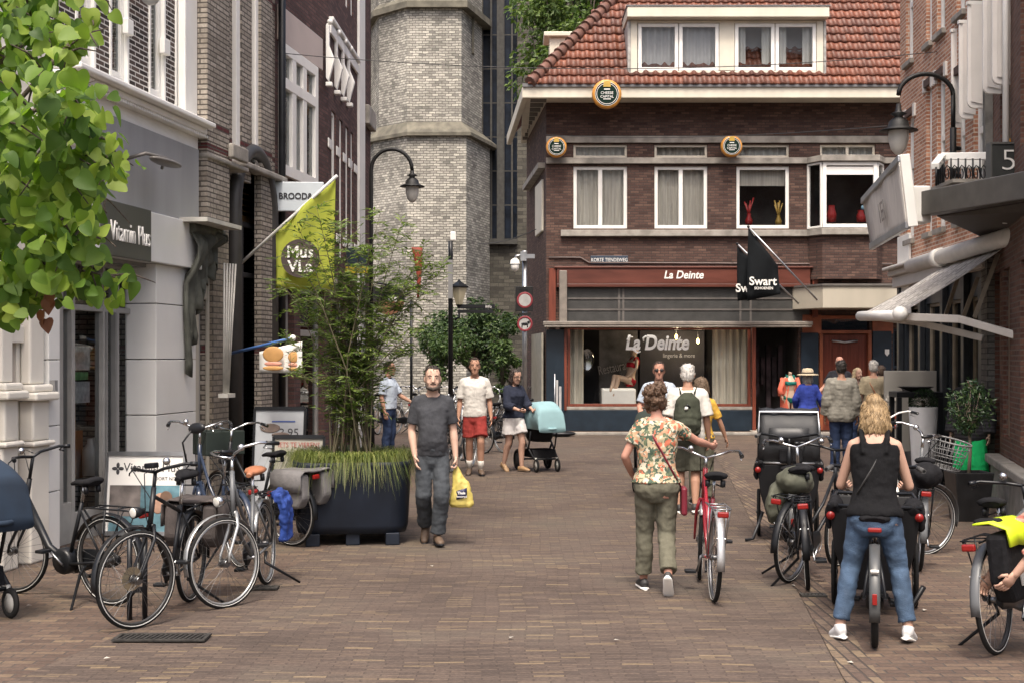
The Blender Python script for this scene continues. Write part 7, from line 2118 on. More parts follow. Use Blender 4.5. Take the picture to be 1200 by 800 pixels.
def person(label, loc, yaw, h=1.75, **o):
    """upright person facing local -y; joints in metres for a 1.75 m body"""
    g = o.get
    S = h / 1.75
    t = thing('person', label, g('cat', 'person'), loc, yaw, g('group'))
    t.scale = (S, S, S)
    V = Vector; bw = g('build', 1.0); fem = g('fem', False)
    J = dict(hipL=V((.085, 0, .91)), kneL=V((.092, -.025, .49)), ankL=V((.10, .015, .085)), shL=V((.162 if not fem else .145, .005, 1.405)), elL=V((.222, .03, 1.13)), wrL=V((.245, -.04, .88)))
    for k in list(J): J[k[:-1] + 'R'] = V((-J[k].x, J[k].y, J[k].z))
    for k, v in (g('pose') or {}).items(): J[k] = V(v)
    pel = V(g('pel', (0, 0, .93)))
    lean, twist = R(g('lean', 0)), R(g('twist', 0))
    M = Matrix.Translation(pel) @ Matrix.Rotation(twist, 4, 'Z') @ Matrix.Rotation(lean, 4, 'X') @ Matrix.Translation((0, 0, -.93))
    off = pel - V((0, 0, .93))
    for s_ in 'LR':
        if 'sh' + s_ not in (g('pose') or {}): J['sh' + s_] = M @ J['sh' + s_]
        for q in ('el', 'wr'):
            if q + s_ not in (g('pose') or {}): J[q + s_] = M @ J[q + s_]
        if 'hip' + s_ not in (g('pose') or {}): J['hip' + s_] = J['hip' + s_] + off
    if fem: sec = [(.80, .13, .10, .01), (.86, .165, .12, .015), (.93, .172, .122, .012), (1.02, .14, .10, .0), (1.10, .125, .092, .0), (1.20, .138, .105, -.008), (1.29, .15, .118, -.018), (1.36, .155, .10, -.005), (1.42, .135, .075, .01), (1.47, .07, .055, .015)]
    else: sec = [(.80, .13, .10, .0), (.86, .158, .115, .01), (.93, .162, .118, .008), (1.03, .15, .11, -.004), (1.14, .148, .11, -.006), (1.25, .162, .115, -.004), (1.34, .175, .112, .0), (1.40, .168, .09, .008), (1.445, .12, .07, .012), (1.48, .065, .055, .015)]
    belly = g('belly', 0)
    sec = [(z, rx * bw, ry * bw + belly * math.exp(-((z - 1.08) / .14) ** 2), cy - belly * .8 * math.exp(-((z - 1.08) / .14) ** 2)) for z, rx, ry, cy in sec]
    hb = V((0, -.025, 1.635)); 
    HM = M @ Matrix.Translation((0, .01, 1.50)) @ Matrix.Rotation(R(g('head_yaw', 0)), 4, 'Z') @ Matrix.Rotation(R(g('head_pitch', 0)), 4, 'X') @ Matrix.Translation((0, -.01, -1.50)) @ Matrix.Translation(hb)
    leg_r = [.085 * bw, .056, .036]; arm_r = [.050, .039, .026]
    if fem: leg_r = [.09 * bw, .056, .034]; arm_r = [.042, .034, .023]
    sk = skin(g('skin', 'fair'))
    body = MB()
    stack(body, sec, 20, M)
    for s_ in 'LR':
        hp, kn, an = J['hip' + s_], J['kne' + s_], J['ank' + s_]
        limb(body, [hp, kn], leg_r[:2]); cf = kn.lerp(an, .3) + V((0, .018, 0)); limb(body, [kn, cf, an], [leg_r[1], leg_r[1] * 1.02, leg_r[2]])
        limb(body, [J['sh' + s_], J['el' + s_]], arm_r[:2]); limb(body, [J['el' + s_], J['el' + s_].lerp(J['wr' + s_], .3), J['wr' + s_]], [arm_r[1], arm_r[1] * 1.08, arm_r[2]])
        body.ell(J['sh' + s_], .051 if not fem else .043, 10, 6); body.tube([M @ V((.05 if s_ == 'L' else -.05, .012, 1.45)), J['sh' + s_] + V((0, 0, .008))], [.045, .042 if not fem else .034], 10)
    body.tube([M @ V((0, .018, 1.43)), M @ V((0, .012, 1.50)), HM @ V((0, .012, -.06))], [.066, .056 if not fem else .048, .052 if not fem else .046], 12)
    if g('head', True):
        stack(body, HEAD, 18, HM)
        body.tube([HM @ V((0, -.086, .03)), HM @ V((0, -.102, .0)), HM @ V((0, -.110, -.026)), HM @ V((0, -.088, -.036))], [.009, .012, .016, .012], 8)
        for k in (-1, 1):
            body.ell(HM @ V((k * .077, .012, -.005)), (.011, .022, .034), 10, 6)
            body.ell(HM @ V((k * .035, -.068, -.035)), (.026, .022, .024), 10, 6)
        body.ell(HM @ V((0, -.078, .036)), (.058, .016, .012), 12, 6)
    me = remesh(body, .0085, 2)
    # hands, with separate fingers, run on from the wrists
    hm = MB()
    for s_, k in (('L', 1), ('R', -1)):
        if g('hand' + s_, True):
            d = J['wr' + s_] - J['el' + s_]
            wd = V(g('wid' + s_, (0, -1, 0))); 
            hand(hm, J['wr' + s_], V(g('dir' + s_, d)), k if not g('flip' + s_) else -k, g('grip' + s_, .45), 1.0 if not fem else .92, wd)
    bm = __import__('bmesh').new(); bm.from_mesh(me); hme = hm.mesh('h'); bm.from_mesh(hme); bm.to_mesh(me); bm.free()
    me.polygons.foreach_set('use_smooth', [True] * len(me.polygons))
    bo = link('body', me, sk, t)
    # face
    if g('face', True) and g('head', True):
        hd = mat('hair_%s' % g('hairname', 'brown'), g('hair_c', (.045, .028, .018)), .6, var=.35, scale=30, stretch=(3, 3, .6), bump=.4, bscale=60)
        for k in (-1, 1):
            e = MB().ell(HM @ V((k * .031, -.080, .008)), (.0115, .009, .0058), 10, 6); eo = e.build('eye', mat('eye_white', (.36, .32, .29), .4), t)
            MB().ell(HM @ V((k * .031, -.088, .008)), (.006, .003, .0055), 8, 6).build('iris', mat('eye_dark', (.02, .015, .012), .2), eo)
            MB().tube([HM @ V((k * .014, -.094, .027)), HM @ V((k * .032, -.094, .034)), HM @ V((k * .052, -.080, .027))], [.0035, .004, .002], 6).build('eyebrow', hd, t)
        MB().tube([HM @ V((-.024, -.083, -.062)), HM @ V((0, -.092, -.058)), HM @ V((.024, -.083, -.062))], [.002, .0055, .002], 6).build('mouth', mat('lip', (.30, .15, .12), .5), t)
        if g('beard'):
            b = MB(); b.tube([HM @ V((-.066, -.02, -.045)), HM @ V((-.052, -.062, -.085)), HM @ V((0, -.088, -.102)), HM @ V((.052, -.062, -.085)), HM @ V((.066, -.02, -.045))], [.013, .021, .022, .021, .013], 8)
            b.tube([HM @ V((-.03, -.088, -.052)), HM @ V((0, -.098, -.044)), HM @ V((.03, -.088, -.052))], .007, 6)
            me = remesh(b, .007, 1); rumple(me, .003, 60); link('beard', me, mat('beard_%s' % g('hairname', 'brown'), tuple(c * 1.6 for c in g('hair_c', (.045, .028, .018))), .8, var=.5, scale=40), t)
        if g('glasses'):
            q = MB()
            for k in (-1, 1):
                if g('glasses') == 'sun': q.ell(HM @ V((k * .033, -.099, .006)), (.028, .006, .020), 12, 6)
                else: q.torus(.026, .0035, HM @ V((k * .033, -.099, .004)), 18, 5, HM.to_3x3() @ rotx(R(90)))
                q.tube([HM @ V((k * .058, -.092, .010)), HM @ V((k * .078, .0, .008))], .004, 5)
            q.tube([HM @ V((-.01, -.105, .010)), HM @ V((.01, -.105, .010))], .004, 5); q.build('glasses', black, t)
    # hair
    st = g('hair', 'short')
    if g('head', True) and st != 'none':
        hd = mat('hair_%s' % g('hairname', 'brown'), g('hair_c', (.045, .028, .018)), .6, var=.35, scale=30, stretch=(3, 3, .6), bump=.4, bscale=60)
        q = MB(); r = random.Random(int(abs(loc[0]) * 997))
        if st == 'bald': q.torus(.070, .012, HM @ V((0, .014, .0)), 20, 6, HM.to_3x3() @ Matrix.Diagonal((1.02, 1.3, 1)) @ rotx(R(-18)), .03)
        else:
            q.ell(HM @ V((0, .016, .052)), (.081, .097, .080), 18, 10, HM.to_3x3() @ rotx(R(-14)))
            q.ell(HM @ V((0, .045, .0)), (.080, .068, .082), 16, 10, HM.to_3x3())
        if st == 'curly':
            for i in range(60):
                v = rvec(r)
                if v.y < -.45 and v.z < .55: continue
                q.ell(HM @ V((v.x * .088, .022 + v.y * .098, .038 + v.z * .10 - (.03 if v.z < 0 else 0))), r.uniform(.022, .034), 8, 6)
        if st in ('long', 'bob', 'updo'):
            L = {'long': -.27, 'bob': -.15, 'updo': -.17}[st]
            for i in range(34):
                a = math.pi * (-.05 + 1.1 * i / 33)
                x, y = .078 * math.cos(a), .012 + .088 * math.sin(a)
                q.tube([HM @ V((x * .8, y * .8, .09)), HM @ V((x * 1.06, y * 1.05, .0)), HM @ V((x * 1.12, y * 1.08, L * .55)), HM @ V((x * r.uniform(.85, 1.1), y * r.uniform(.8, 1.05) - .005, L * r.uniform(.85, 1.06)))], [.018, .020, .022, .008], 6)
            if st == 'updo': q.ell(HM @ V((0, .085, .075)), (.055, .04, .045), 12, 8); q.ell(HM @ V((.01, .06, .115)), (.05, .05, .03), 12, 8)
        me = remesh(q, .0075, 1); rumple(me, .006 if st != 'curly' else .009, 45, (1.6, 1.6, .5) if st != 'curly' else (1, 1, 1), 3)
        ho = link('hair', me, hd, t)
        if st in ('long', 'bob', 'updo', 'short', 'curly'):
            sm_ = MB(); vv = me.vertices
            L = .05 if st in ('long', 'bob', 'updo') else .022
            for i in range(260 if st != 'short' else 150):
                v = vv[r.randrange(len(vv))]; c, nn = v.co.copy(), v.normal.copy()
                dn = (V((r.uniform(-.5, .5), r.uniform(-.5, .5), -1)) if L > .03 else rvec(r)); dn = (dn - nn * dn.dot(nn) * .8).normalized()
                sm_.tube([c - dn * L * .3, c + nn * .006 + dn * L * .35, c + nn * (.004 if L > .03 else .012) + dn * L], [.003, .003, .001], 4)
            sm_.build('hair_strands', hd, ho)
    # clothes
    top = g('top')
    if top:
        q = MB(); lo = top.get('loose', .014); zh = top.get('hem', .90); zn = top.get('neck', 1.455)
        sc = [interp(sec, z) for z in [zh] + [s_[0] for s_ in sec if zh + .02 < s_[0] < zn - .01] + [zn]]
        sc = [(z, rx + lo + (top.get('flare', .006) if z < 1.1 else 0) * (1.1 - z) * 6, ry + lo, cy) for z, rx, ry, cy in sc]
        stack(q, sc, 24, M)
        for s_ in 'LR':
            sl = top.get('sleeve' + s_, top.get('sleeve', .62))
            if sl <= 0: 
                if top.get('strap'): q.tube([M @ V((J['shL'].x * 0 + (.088 if s_ == 'L' else -.088), -.07, 1.34)), M @ V(((.088 if s_ == 'L' else -.088), -.02, 1.49)), M @ V(((.088 if s_ == 'L' else -.088), .03, 1.498)), M @ V(((.08 if s_ == 'L' else -.08), .085, 1.43)), M @ V(((.07 if s_ == 'L' else -.07), .10, 1.33))], .02, 8, r2=.036, ref=(0, 0, 1))
                continue
            ar = [arm_r[0] + lo, arm_r[1] + lo + .010 * top.get('wide', 1), arm_r[2] + lo + .012]
            pp, rr = cut([J['sh' + s_], J['el' + s_], J['wr' + s_]], ar, sl)
            if sl > 1: rr[1] += .004
            inn = M @ V((.05 if s_ == 'L' else -.05, .012, 1.445)); i2 = M @ V((.08 if s_ == 'L' else -.08, .01, 1.34))
            q.tube([inn, J['sh' + s_] + V((0, 0, .004))], [.052, ar[0] - .004], 12); q.tube([i2, J['sh' + s_] + V((0, 0, -.02))], [.07, ar[0]], 12); limb(q, pp, rr, end=False)
            q.tube([pp[-2], pp[-1], pp[-1] + (pp[-1] - pp[-2]).normalized() * .012], [rr[-2], rr[-1] + .003, rr[-1] + .003], 12)
        me = remesh(q, .011, 3); rumple(me, top.get('fold', .006), 7, (1, 1, 1.7), len(label)); rumple(me, .003, 22, (1, 1, 1.3), 2)
        to = link(top.get('name', 't_shirt'), me, top['m'], t)
        if top.get('collar'):
            MB().torus(.062, .012, M @ V((0, .012, 1.475)), 20, 6, M.to_3x3() @ rotx(R(12)), .02).build('collar', top['collar'], to)
    bot = g('bottom')
    if bot:
        q = MB(); lo = bot.get('loose', .012); zt = bot.get('waist', 1.0)
        sc = [(.765, sec[0][1] * .62, sec[0][2] * .75, sec[0][3])] + [interp(sec, z) for z in (.81, .86, .93)] + [interp(sec, zt)]
        MP = M if bot.get('follow') else Matrix.Translation(off)
        stack(q, [(z, rx + lo, ry + lo, cy) for z, rx, ry, cy in sc], 24, MP)
        for s_ in 'LR':
            fr = bot.get('leg' + s_, bot.get('leg', 1.9)); lr = [leg_r[0] + lo, leg_r[1] + lo + bot.get('wide', .012), leg_r[2] + lo + bot.get('wide', .012) + bot.get('flare', .012)]
            kn, an = J['kne' + s_], J['ank' + s_]; cf = kn.lerp(an, .3) + V((0, .018, 0))
            lr = [lr[0], lr[1], lr[1] + (lr[2] - lr[1]) * .22, lr[2]]; fm = fr if fr <= 1 else (1 + (fr - 1) / .3 if fr < 1.3 else 2 + (fr - 1.3) / .7)
            pp, rr = cut([J['hip' + s_], kn, cf, an], lr, fm)
            limb(q, pp, rr, end=False)
            q.tube([pp[-1] - (pp[-1] - pp[-2]).normalized() * .03, pp[-1] + (pp[-1] - pp[-2]).normalized() * .012], [rr[-1], rr[-1] + .004], 12)
        me = remesh(q, .012, 3); rumple(me, bot.get('fold', .007), 9, (1, 1, 1.5), len(label) + 3); rumple(me, .003, 24, (1, 1, .9), 5)
        link(bot.get('name', 'trousers'), me, bot['m'], t)
    # shoes
    sh = g('shoe')
    if sh:
        for s_, k in (('L', 1), ('R', -1)):
            an = J['ank' + s_]; toe = R(g('toe' + s_, 8) * k); pit = R(g('foot' + s_, 0))
            FM = Matrix.Translation(an) @ Matrix.Rotation(toe, 4, 'Z') @ Matrix.Rotation(pit, 4, 'X') @ Matrix.Translation((0, 0, -.085))
            q = MB(); q.tube([FM @ V(p) for p in ((0, .075, .04), (0, .05, .05), (0, 0, .055), (0, -.07, .045), (0, -.13, .035), (0, -.175, .028), (0, -.19, .024))], [.022, .036, .04, .042, .044, .034, .015], 12, r2=[.03, .045, .05, .042, .032, .024, .012], ref=(1, 0, 0))
            if sh.get('high', True): q.tube([FM @ V((0, .015, .05)), FM @ V((0, .01, .10))], [.042, .042], 12)
            me = remesh(q, .008, 2)
            so_ = link('shoe', me, sh['m'], t)
            q = MB(); q.tube([FM @ V(p) for p in ((0, .09, .012), (0, .06, .012), (0, -.05, .012), (0, -.13, .012), (0, -.18, .014), (0, -.20, .02))], [.02, .038, .042, .048, .036, .012], 12, r2=[.013] * 5 + [.008], ref=FM.to_3x3() @ V((1, 0, 0)))
            q.build('sole', sh.get('sole', white), so_)
            if sh.get('sock'):
                q = MB().tube([J['kne' + s_].lerp(an, .68), J['kne' + s_].lerp(an, .8), an], [.049, .046, .042], 12); q.build('sock', sh['sock'], t)
    return t, M, HM, J

def cloth(name, c, var=.2, rough=.9, scale=9): return mat(name, c, rough, var=var, scale=scale, bump=.55, bscale=15, spec=.2, stretch=(1.3, 1.3, .8))
charcoal = cloth('charcoal_jersey', (.045, .047, .053)); slate = cloth('slate_trouser', (.055, .062, .07)); tee_w = cloth('white_jersey', (.55, .53, .49), .08)
rust = cloth('rust_shorts', (.24, .035, .03)); navyc = cloth('navy_blouse', (.02, .024, .04)); white_sh = cloth('white_shorts', (.55, .53, .52), .08)
denim = mat('blue_denim', (.05, .088, .15), .85, var=.32, scale=7, bump=.3, bscale=120); dkdenim = cloth('dark_denim', (.022, .035, .075)); khaki = cloth('khaki_trousers', (.12, .115, .085))
blk = cloth('black_knit', (.006, .006, .007)); olive = cloth('olive_pack', (.045, .05, .036)); royal = cloth('royal_blue_knit', (.03, .05, .26)); stonegrey = cloth('grey_shirt', (.22, .21, .18)); sand = cloth('sand_tee', (.26, .22, .15)); yel_c = cloth('mustard_knit', (.50, .30, .05))
blue_p = stripemat('pale_blue_polo', (.30, .37, .46), (.42, .46, .52), 60); brownshoe = mat('brown_leather', (.09, .06, .04), .6); whiteshoe = mat('white_sneaker', (.6, .6, .6), .5, var=.08); darkshoe = mat('dark_sneaker', (.03, .03, .03), .6)
GN = 'pedestrians'

# man in grey walking towards the camera with a yellow bag
T, M, HM, J = person('man in dark grey T-shirt and grey trousers carrying a yellow bag', (-.80, 13.75, 0), R(6), 1.80, build=.86, belly=.03,
    pose=dict(kneL=(.085, -.10, .50), ankL=(.05, .02, .10), kneR=(-.09, -.02, .49), ankR=(-.06, .28, .17), shL=(.148, .005, 1.405), shR=(-.148, .005, 1.405), elL=(.205, .03, 1.13), wrL=(.225, -.02, .87), elR=(-.205, .04, 1.13), wrR=(-.175, -.04, .89)),
    footR=38, skin='pale', hair='short', hair_c=(.025, .018, .014), hairname='dark', beard=True, gripL=1.3, top=dict(m=charcoal, hem=.88, sleeve=.72, loose=.014), bottom=dict(m=slate, loose=.010, wide=.014, flare=.016, fold=.009), shoe=dict(m=brownshoe, sole=black, high=False))
def yellow_bag():
    hand_p = Vector((-.80, 13.75, 0)) + rotz(R(6)) @ (J['wrL'] * (1.80 / 1.75)) + Vector((0, 0, -.10))
    t = thing('plastic_bag', 'yellow plastic shopping bag with dark blue print held by the man in grey', 'bag', hand_p + Vector((.06, 0, -.36)))
    q = MB(); q.tube([(0, 0, -.05), (0, 0, -.02), (0, 0, .08), (-.02, 0, .2), (-.05, 0, .3), (-.06, 0, .37)], [.11, .125, .115, .08, .045, .02], 14, r2=[.035, .055, .06, .05, .03, .015], ref=(1, 0, 0))
    me = remesh(q, .012, 1); rumple(me, .018, 9, (1, 1, .6), 3); rumple(me, .006, 30)
    bo = link('bag', me, mat('yellow_film', (.50, .41, .11), .45, var=.15, scale=8), t)
    q = MB(); q.sheet([[(-.05 + .035 * i, -.068 + .012 * abs(i - 1.5), .035 + .03 * k + .01 * i) for k in range(4)] for i in range(4)]); q.build('print', mat('bag_print', (.02, .022, .07), .5), bo, solid=.004)
    text('lettering', 'Thuis', .036, white, bo, (0, -.078, .105), ext=.001, off=.001); text('lettering', 'bezorgd', .032, white, bo, (.005, -.078, .07), ext=.001)
yellow_bag()
# couple further back
person('tall man in cream T-shirt, rust red shorts and white socks', (-.60, 22.0, 0), R(2), 1.87, skin='tan', hair='short', pose=dict(kneL=(.09, -.12, .51), ankL=(.09, -.06, .09), kneR=(-.08, .0, .49), ankR=(-.08, .10, .10)), footR=10,
    top=dict(m=tee_w, hem=.88, sleeve=.85, loose=.018, wide=2.2), bottom=dict(m=rust, leg=.78, loose=.012, wide=.04, name='shorts'), shoe=dict(m=brownshoe, sole=black, sock=tee_w))
person('dark haired woman in navy blouse and white shorts pushing the pale blue pram', (.03, 22.7, 0), R(38), 1.70, fem=True, skin='fair', hair='bob', hair_c=(.03, .02, .016), hairname='darkbrown', glasses='clear', head_pitch=14,
    pose=dict(elL=(.22, -.10, 1.13), wrL=(.14, -.34, 1.06), elR=(-.22, -.10, 1.13), wrR=(-.14, -.34, 1.06), kneL=(.09, -.12, .5), ankL=(.09, -.10, .09), ankR=(-.09, .16, .13), kneR=(-.09, .03, .49)), footR=25, gripL=1.2, gripR=1.2,
    top=dict(m=navyc, hem=.92, sleeve=1.5, loose=.03, name='blouse'), bottom=dict(m=white_sh, leg=.62, loose=.02, wide=.06, name='shorts'), shoe=dict(m=mat('sandal_tan', (.3, .19, .1), .6), sole=brownshoe, high=False))
person('man in pale blue shirt half hidden behind the planter shrubs', (-2.28, 25.2, 0), R(70), 1.80, skin='tan', hair='short', pose=dict(elL=(.24, -.12, 1.15), wrL=(.2, -.34, 1.05)), top=dict(m=cloth('white_blue_shirt', (.42, .48, .55), .08), hem=.92, sleeve=.8, loose=.025, collar=navyc, name='shirt'), bottom=dict(m=dkdenim, loose=.012), shoe=dict(m=darkshoe))
# woman in floral shirt wheeling the red bike (seen from behind)
a_ = R(178)
T, M, HM, J = person('curly haired woman in a floral shirt and olive trousers wheeling the red bicycle', (1.17, 11.05, 0), a_, 1.67, fem=True, build=1.13, skin='ruddy', hair='curly', hair_c=(.09, .05, .028), hairname='auburn', head_yaw=28, head_pitch=4,
    pose=dict(elR=(-.36, -.15, 1.27), wrR=(-.50, -.36, 1.22), elL=(.27, .02, 1.15), wrL=(.20, -.16, .98), kneL=(.095, -.10, .50), ankL=(.10, -.16, .085), kneR=(-.085, -.02, .48), ankR=(-.08, .24, .17)), footR=48, gripR=1.3, widR=(-.6, 0, .8), gripL=.8,
    top=dict(m=floralmat('floral_print'), hem=.93, sleeve=.52, loose=.014, wide=1.6, fold=.008, name='floral_shirt'), bottom=dict(m=khaki, leg=1.84, loose=.008, wide=.012, flare=.018, fold=.008), shoe=dict(m=darkshoe, sole=white, high=False))
q = MB(); pts = [M @ Vector((-.02 - .11, -.11, 1.40)), M @ Vector((.10, -.02, 1.455)), M @ Vector((.085, .09, 1.40)), M @ Vector((-.02, .155, 1.22)), M @ Vector((-.13, .14, 1.02)), M @ Vector((-.195, .07, .90))]
bg = thing('shoulder_bag', 'small dark red shoulder bag at the hip of the woman in floral shirt', 'bag', T.location, a_)
bg.scale = T.scale
q.tube(pts, .012, 6, r2=.004); q.build('strap', mat('wine_leather', (.16, .012, .025), .5), bg)
q = MB(); q.bx(-.25, -.2, -.06, .13, .66, .90); q.build('bag', mat('wine_leather', (0, 0, 0)), bg, bevel=.02)
# man with backpack
a2 = R(172)
T, M, HM, J = person('white haired man in white T-shirt and olive shorts walking away with a backpack', (2.15, 16.7, 0), a2, 1.80, build=1.06, skin='tan', hair='short', hair_c=(.55, .53, .5), hairname='white', face=False, pose=dict(kneL=(.09, -.08, .5), kneR=(-.09, .02, .49), ankR=(-.09, .14, .11)),
    top=dict(m=tee_w, hem=.86, sleeve=.9, loose=.03, wide=2), bottom=dict(m=cloth('olive_shorts', (.06, .06, .045)), leg=.95, loose=.025, wide=.045, name='shorts'), shoe=dict(m=darkshoe))
bp = thing('backpack', 'dark olive backpack on the back of the white haired man', 'backpack', T.location, a2); bp.scale = T.scale
q = MB(); q.tube([(0, .20, .93), (0, .22, .96), (0, .235, 1.15), (0, .215, 1.34), (0, .18, 1.42)], [.12, .155, .165, .14, .07], 16, r2=[.06, .09, .10, .085, .04], ref=(1, 0, 0)); q.tube([(0, .29, .98), (0, .31, 1.06), (0, .29, 1.15)], [.10, .12, .09], 12, r2=[.03, .05, .03], ref=(1, 0, 0))
me = remesh(q, .012, 2); rumple(me, .008, 14); po = link('pack', me, olive, bp)
MB().tube([(-.03, .31, 1.26), (0, .325, 1.29), (.03, .31, 1.26)], .012, 6).build('grab_loop', black, po)
for k in (-1, 1): MB().tube([(k * .08, .15, 1.42), (k * .105, .02, 1.478), (k * .115, -.10, 1.40), (k * .14, -.13, 1.2), (k * .16, .06, 1.02)], .022, 8, r2=.008).build('shoulder_strap', olive, bp)
q = MB(); q.tube([(.0, .318, 1.25), (.03, .33, 1.25)], .02, 8); q.build('badge', white, po)
person('man with sunglasses in pale blue polo shirt before the shop window', (2.12, 19.7, 0), R(-4), 1.82, build=1.15, belly=.05, skin='ruddy', hair='short', hair_c=(.04, .022, .015), hairname='chestnut', glasses='sun',
    pose=dict(elL=(.27, -.02, 1.14), wrL=(.20, -.30, 1.02), elR=(-.27, -.02, 1.14), wrR=(-.24, -.30, 1.0)), gripL=1.2, gripR=1.2, top=dict(m=blue_p, hem=.88, sleeve=.75, loose=.02, collar=navyc, name='polo_shirt'), bottom=dict(m=dkdenim), shoe=dict(m=darkshoe))
person('person in a mustard yellow top walking beside the man with the backpack', (2.44, 17.6, 0), R(175), 1.63, fem=True, skin='tan', hair='bob', hair_c=(.12, .08, .05), hairname='lightbrown', face=False, pose=dict(elR=(-.26, -.02, 1.14), wrR=(-.34, -.08, .92)), top=dict(m=yel_c, hem=.92, sleeve=.75, loose=.015, name='top'), bottom=dict(m=khaki), shoe=dict(m=darkshoe))
# group by the red door
T, M, HM, J = person('woman in royal blue jumper and straw hat seen from behind', (5.85, 27.0, 0), R(176), 1.62, fem=True, build=1.12, skin='tan', hair='bob', hair_c=(.4, .38, .35), hairname='grey', face=False, pose=dict(elR=(-.27, -.02, 1.15), wrR=(-.38, -.12, .95), elL=(.26, -.02, 1.15), wrL=(.22, -.2, .98)), top=dict(m=royal, hem=.88, sleeve=1.9, loose=.03, name='jumper'), bottom=dict(m=white_sh, loose=.02, wide=.03), shoe=dict(m=whiteshoe))
hp = Vector((5.85, 27, 0)) + rotz(R(176)) @ (HM @ Vector((0, .005, .06))) * (1.62 / 1.75)
ht = thing('sun_hat', 'pale straw sun hat with darker band on the woman in the royal blue jumper', 'hat', hp)
MB().lathe([(.215, -.03), (.2, -.012), (.115, .0), (.11, .06), (.09, .10), (.0, .115)], (0, 0, 0), 28).build('hat', mat('straw', (.45, .37, .25), .8, var=.15, scale=20), ht, solid=.006)
MB().lathe([(.119, .0), (.116, .035)], (0, 0, 0), 28).build('hat_band', mat('hat_band', (.1, .08, .06), .7), ht, solid=.004)
person('man in loose grey green shirt and dark jeans seen from behind', (5.45, 22.6, 0), R(172), 1.83, build=1.08, skin='tan', hair='short', hair_c=(.02, .016, .013), hairname='black', face=False, top=dict(m=stonegrey, hem=.80, sleeve=1.85, loose=.04, wide=1.3, fold=.012, name='shirt'), bottom=dict(m=dkdenim, loose=.015), shoe=dict(m=darkshoe))
person('smiling bald man in dark shirt standing before the red door, facing the camera', (7.1, 29.6, 0), R(-12), 1.90, skin='ruddy', hair='bald', hair_c=(.2, .18, .16), hairname='greying', pose=dict(elR=(-.30, -.03, 1.15), wrR=(-.46, -.15, .98)), top=dict(m=cloth('black_tee', (.02, .02, .025)), hem=.88, sleeve=.7, loose=.02), bottom=dict(m=dkdenim), shoe=dict(m=darkshoe))
person('blonde woman facing the camera between the grey shirt and the khaki shirt', (7.15, 28.3, 0), R(25), 1.66, fem=True, skin='fair', hair='bob', hair_c=(.42, .33, .2), hairname='ash', top=dict(m=cloth('brown_print', (.22, .15, .11), .6), hem=.9, sleeve=.8), bottom=dict(m=dkdenim), shoe=dict(m=darkshoe))
T, M, HM, J = person('grey haired man in a khaki T-shirt with a brown strap across his back', (6.70, 25.3, 0), R(165), 1.82, skin='tan', hair='short', hair_c=(.42, .4, .37), hairname='silver', face=False, build=1.02, top=dict(m=sand, hem=.86, sleeve=.85, loose=.025, wide=1.6), bottom=dict(m=khaki, leg=.9, wide=.04, name='shorts'), shoe=dict(m=darkshoe))
sb_ = MB().tube([M @ Vector((.10, .0, 1.47)), M @ Vector((.06, .14, 1.36)), M @ Vector((-.05, .155, 1.15)), M @ Vector((-.17, .10, .98))], .016, 6, r2=.006).build('bag_strap', leather, T)
person('person in a white T-shirt and red shorts behind the khaki shirted man', (7.25, 26.8, 0), R(172), 1.72, skin='fair', hair='short', hairname='brown2', hair_c=(.08, .05, .03), face=False, top=dict(m=tee_w, hem=.86, sleeve=.85, loose=.03), bottom=dict(m=rust, leg=.8, wide=.04, name='shorts'), shoe=dict(m=whiteshoe))
# woman standing over the cargo bike
hd_ = math.atan2(8.97, 2.38)
cp = G(1025, 757)
def along(s_, side): return cp + Vector((math.cos(hd_), math.sin(hd_), 0)) * s_ + Vector((-math.sin(hd_), math.cos(hd_), 0)) * side
wp = along(.24, 0); a3 = hd_ - R(90) + math.pi
T, M, HM, J = person('blonde woman in black sleeveless top and blue jeans standing astride the black cargo bike', (wp.x, wp.y, 0), a3, 1.69, fem=True, build=1.0, skin='fair', hair='updo', hair_c=(.25, .17, .085), hairname='blonde', face=False, head_pitch=14, lean=11,
    pel=(0, .02, .88), pose=dict(hipL=(.09, .02, .85), hipR=(-.09, .02, .85), kneL=(.16, -.03, .50), ankL=(.235, .08, .095), kneR=(-.16, -.03, .50), ankR=(-.225, .05, .095), elL=(.235, -.14, 1.06), wrL=(.21, -.36, 1.04), elR=(-.235, -.14, 1.06), wrR=(-.21, -.36, 1.04)), toeL=18, toeR=12, footR=16, footL=10,
    top=dict(m=blk, hem=.90, sleeve=0, neck=1.405, loose=.02, strap=True, name='tank_top'), bottom=dict(m=denim, leg=1.86, loose=.006, waist=.95, follow=True, wide=.008, flare=.010, fold=.008, name='jeans'), shoe=dict(m=whiteshoe, sole=white))
MB().tube([M @ Vector((-.09, -.05, 1.45)), M @ Vector((-.085, .08, 1.42)), M @ Vector((.02, .125, 1.22)), M @ Vector((.12, .105, 1.05))], .012, 6, r2=.004).build('bag_strap', mat('strap_grey', (.05, .05, .05)), T)
# stooping person cut off by the right edge: only a sleeve and hand are in the picture
plaid = stripemat('red_striped_shirt', (.42, .14, .11), (.5, .3, .24), 28, 2)
person('person in red striped shirt crouching at the right edge by the yellow pannier', (3.79, 8.55, 0), R(-84), 1.72, skin='fair', hair='short', lean=40, pel=(0, .0, .62), pose=dict(kneL=(.12, -.34, .46), kneR=(-.12, -.34, .46), ankL=(.12, -.04, .09), ankR=(-.12, -.04, .09), elL=(.20, -.56, .82), wrL=(.12, -.74, .58), elR=(-.22, -.60, .78), wrR=(-.14, -.78, .53)), gripL=.5, top=dict(m=plaid, hem=.92, sleeve=1.55, loose=.022, name='shirt'), bottom=dict(m=dkdenim, follow=False), shoe=dict(m=whiteshoe))
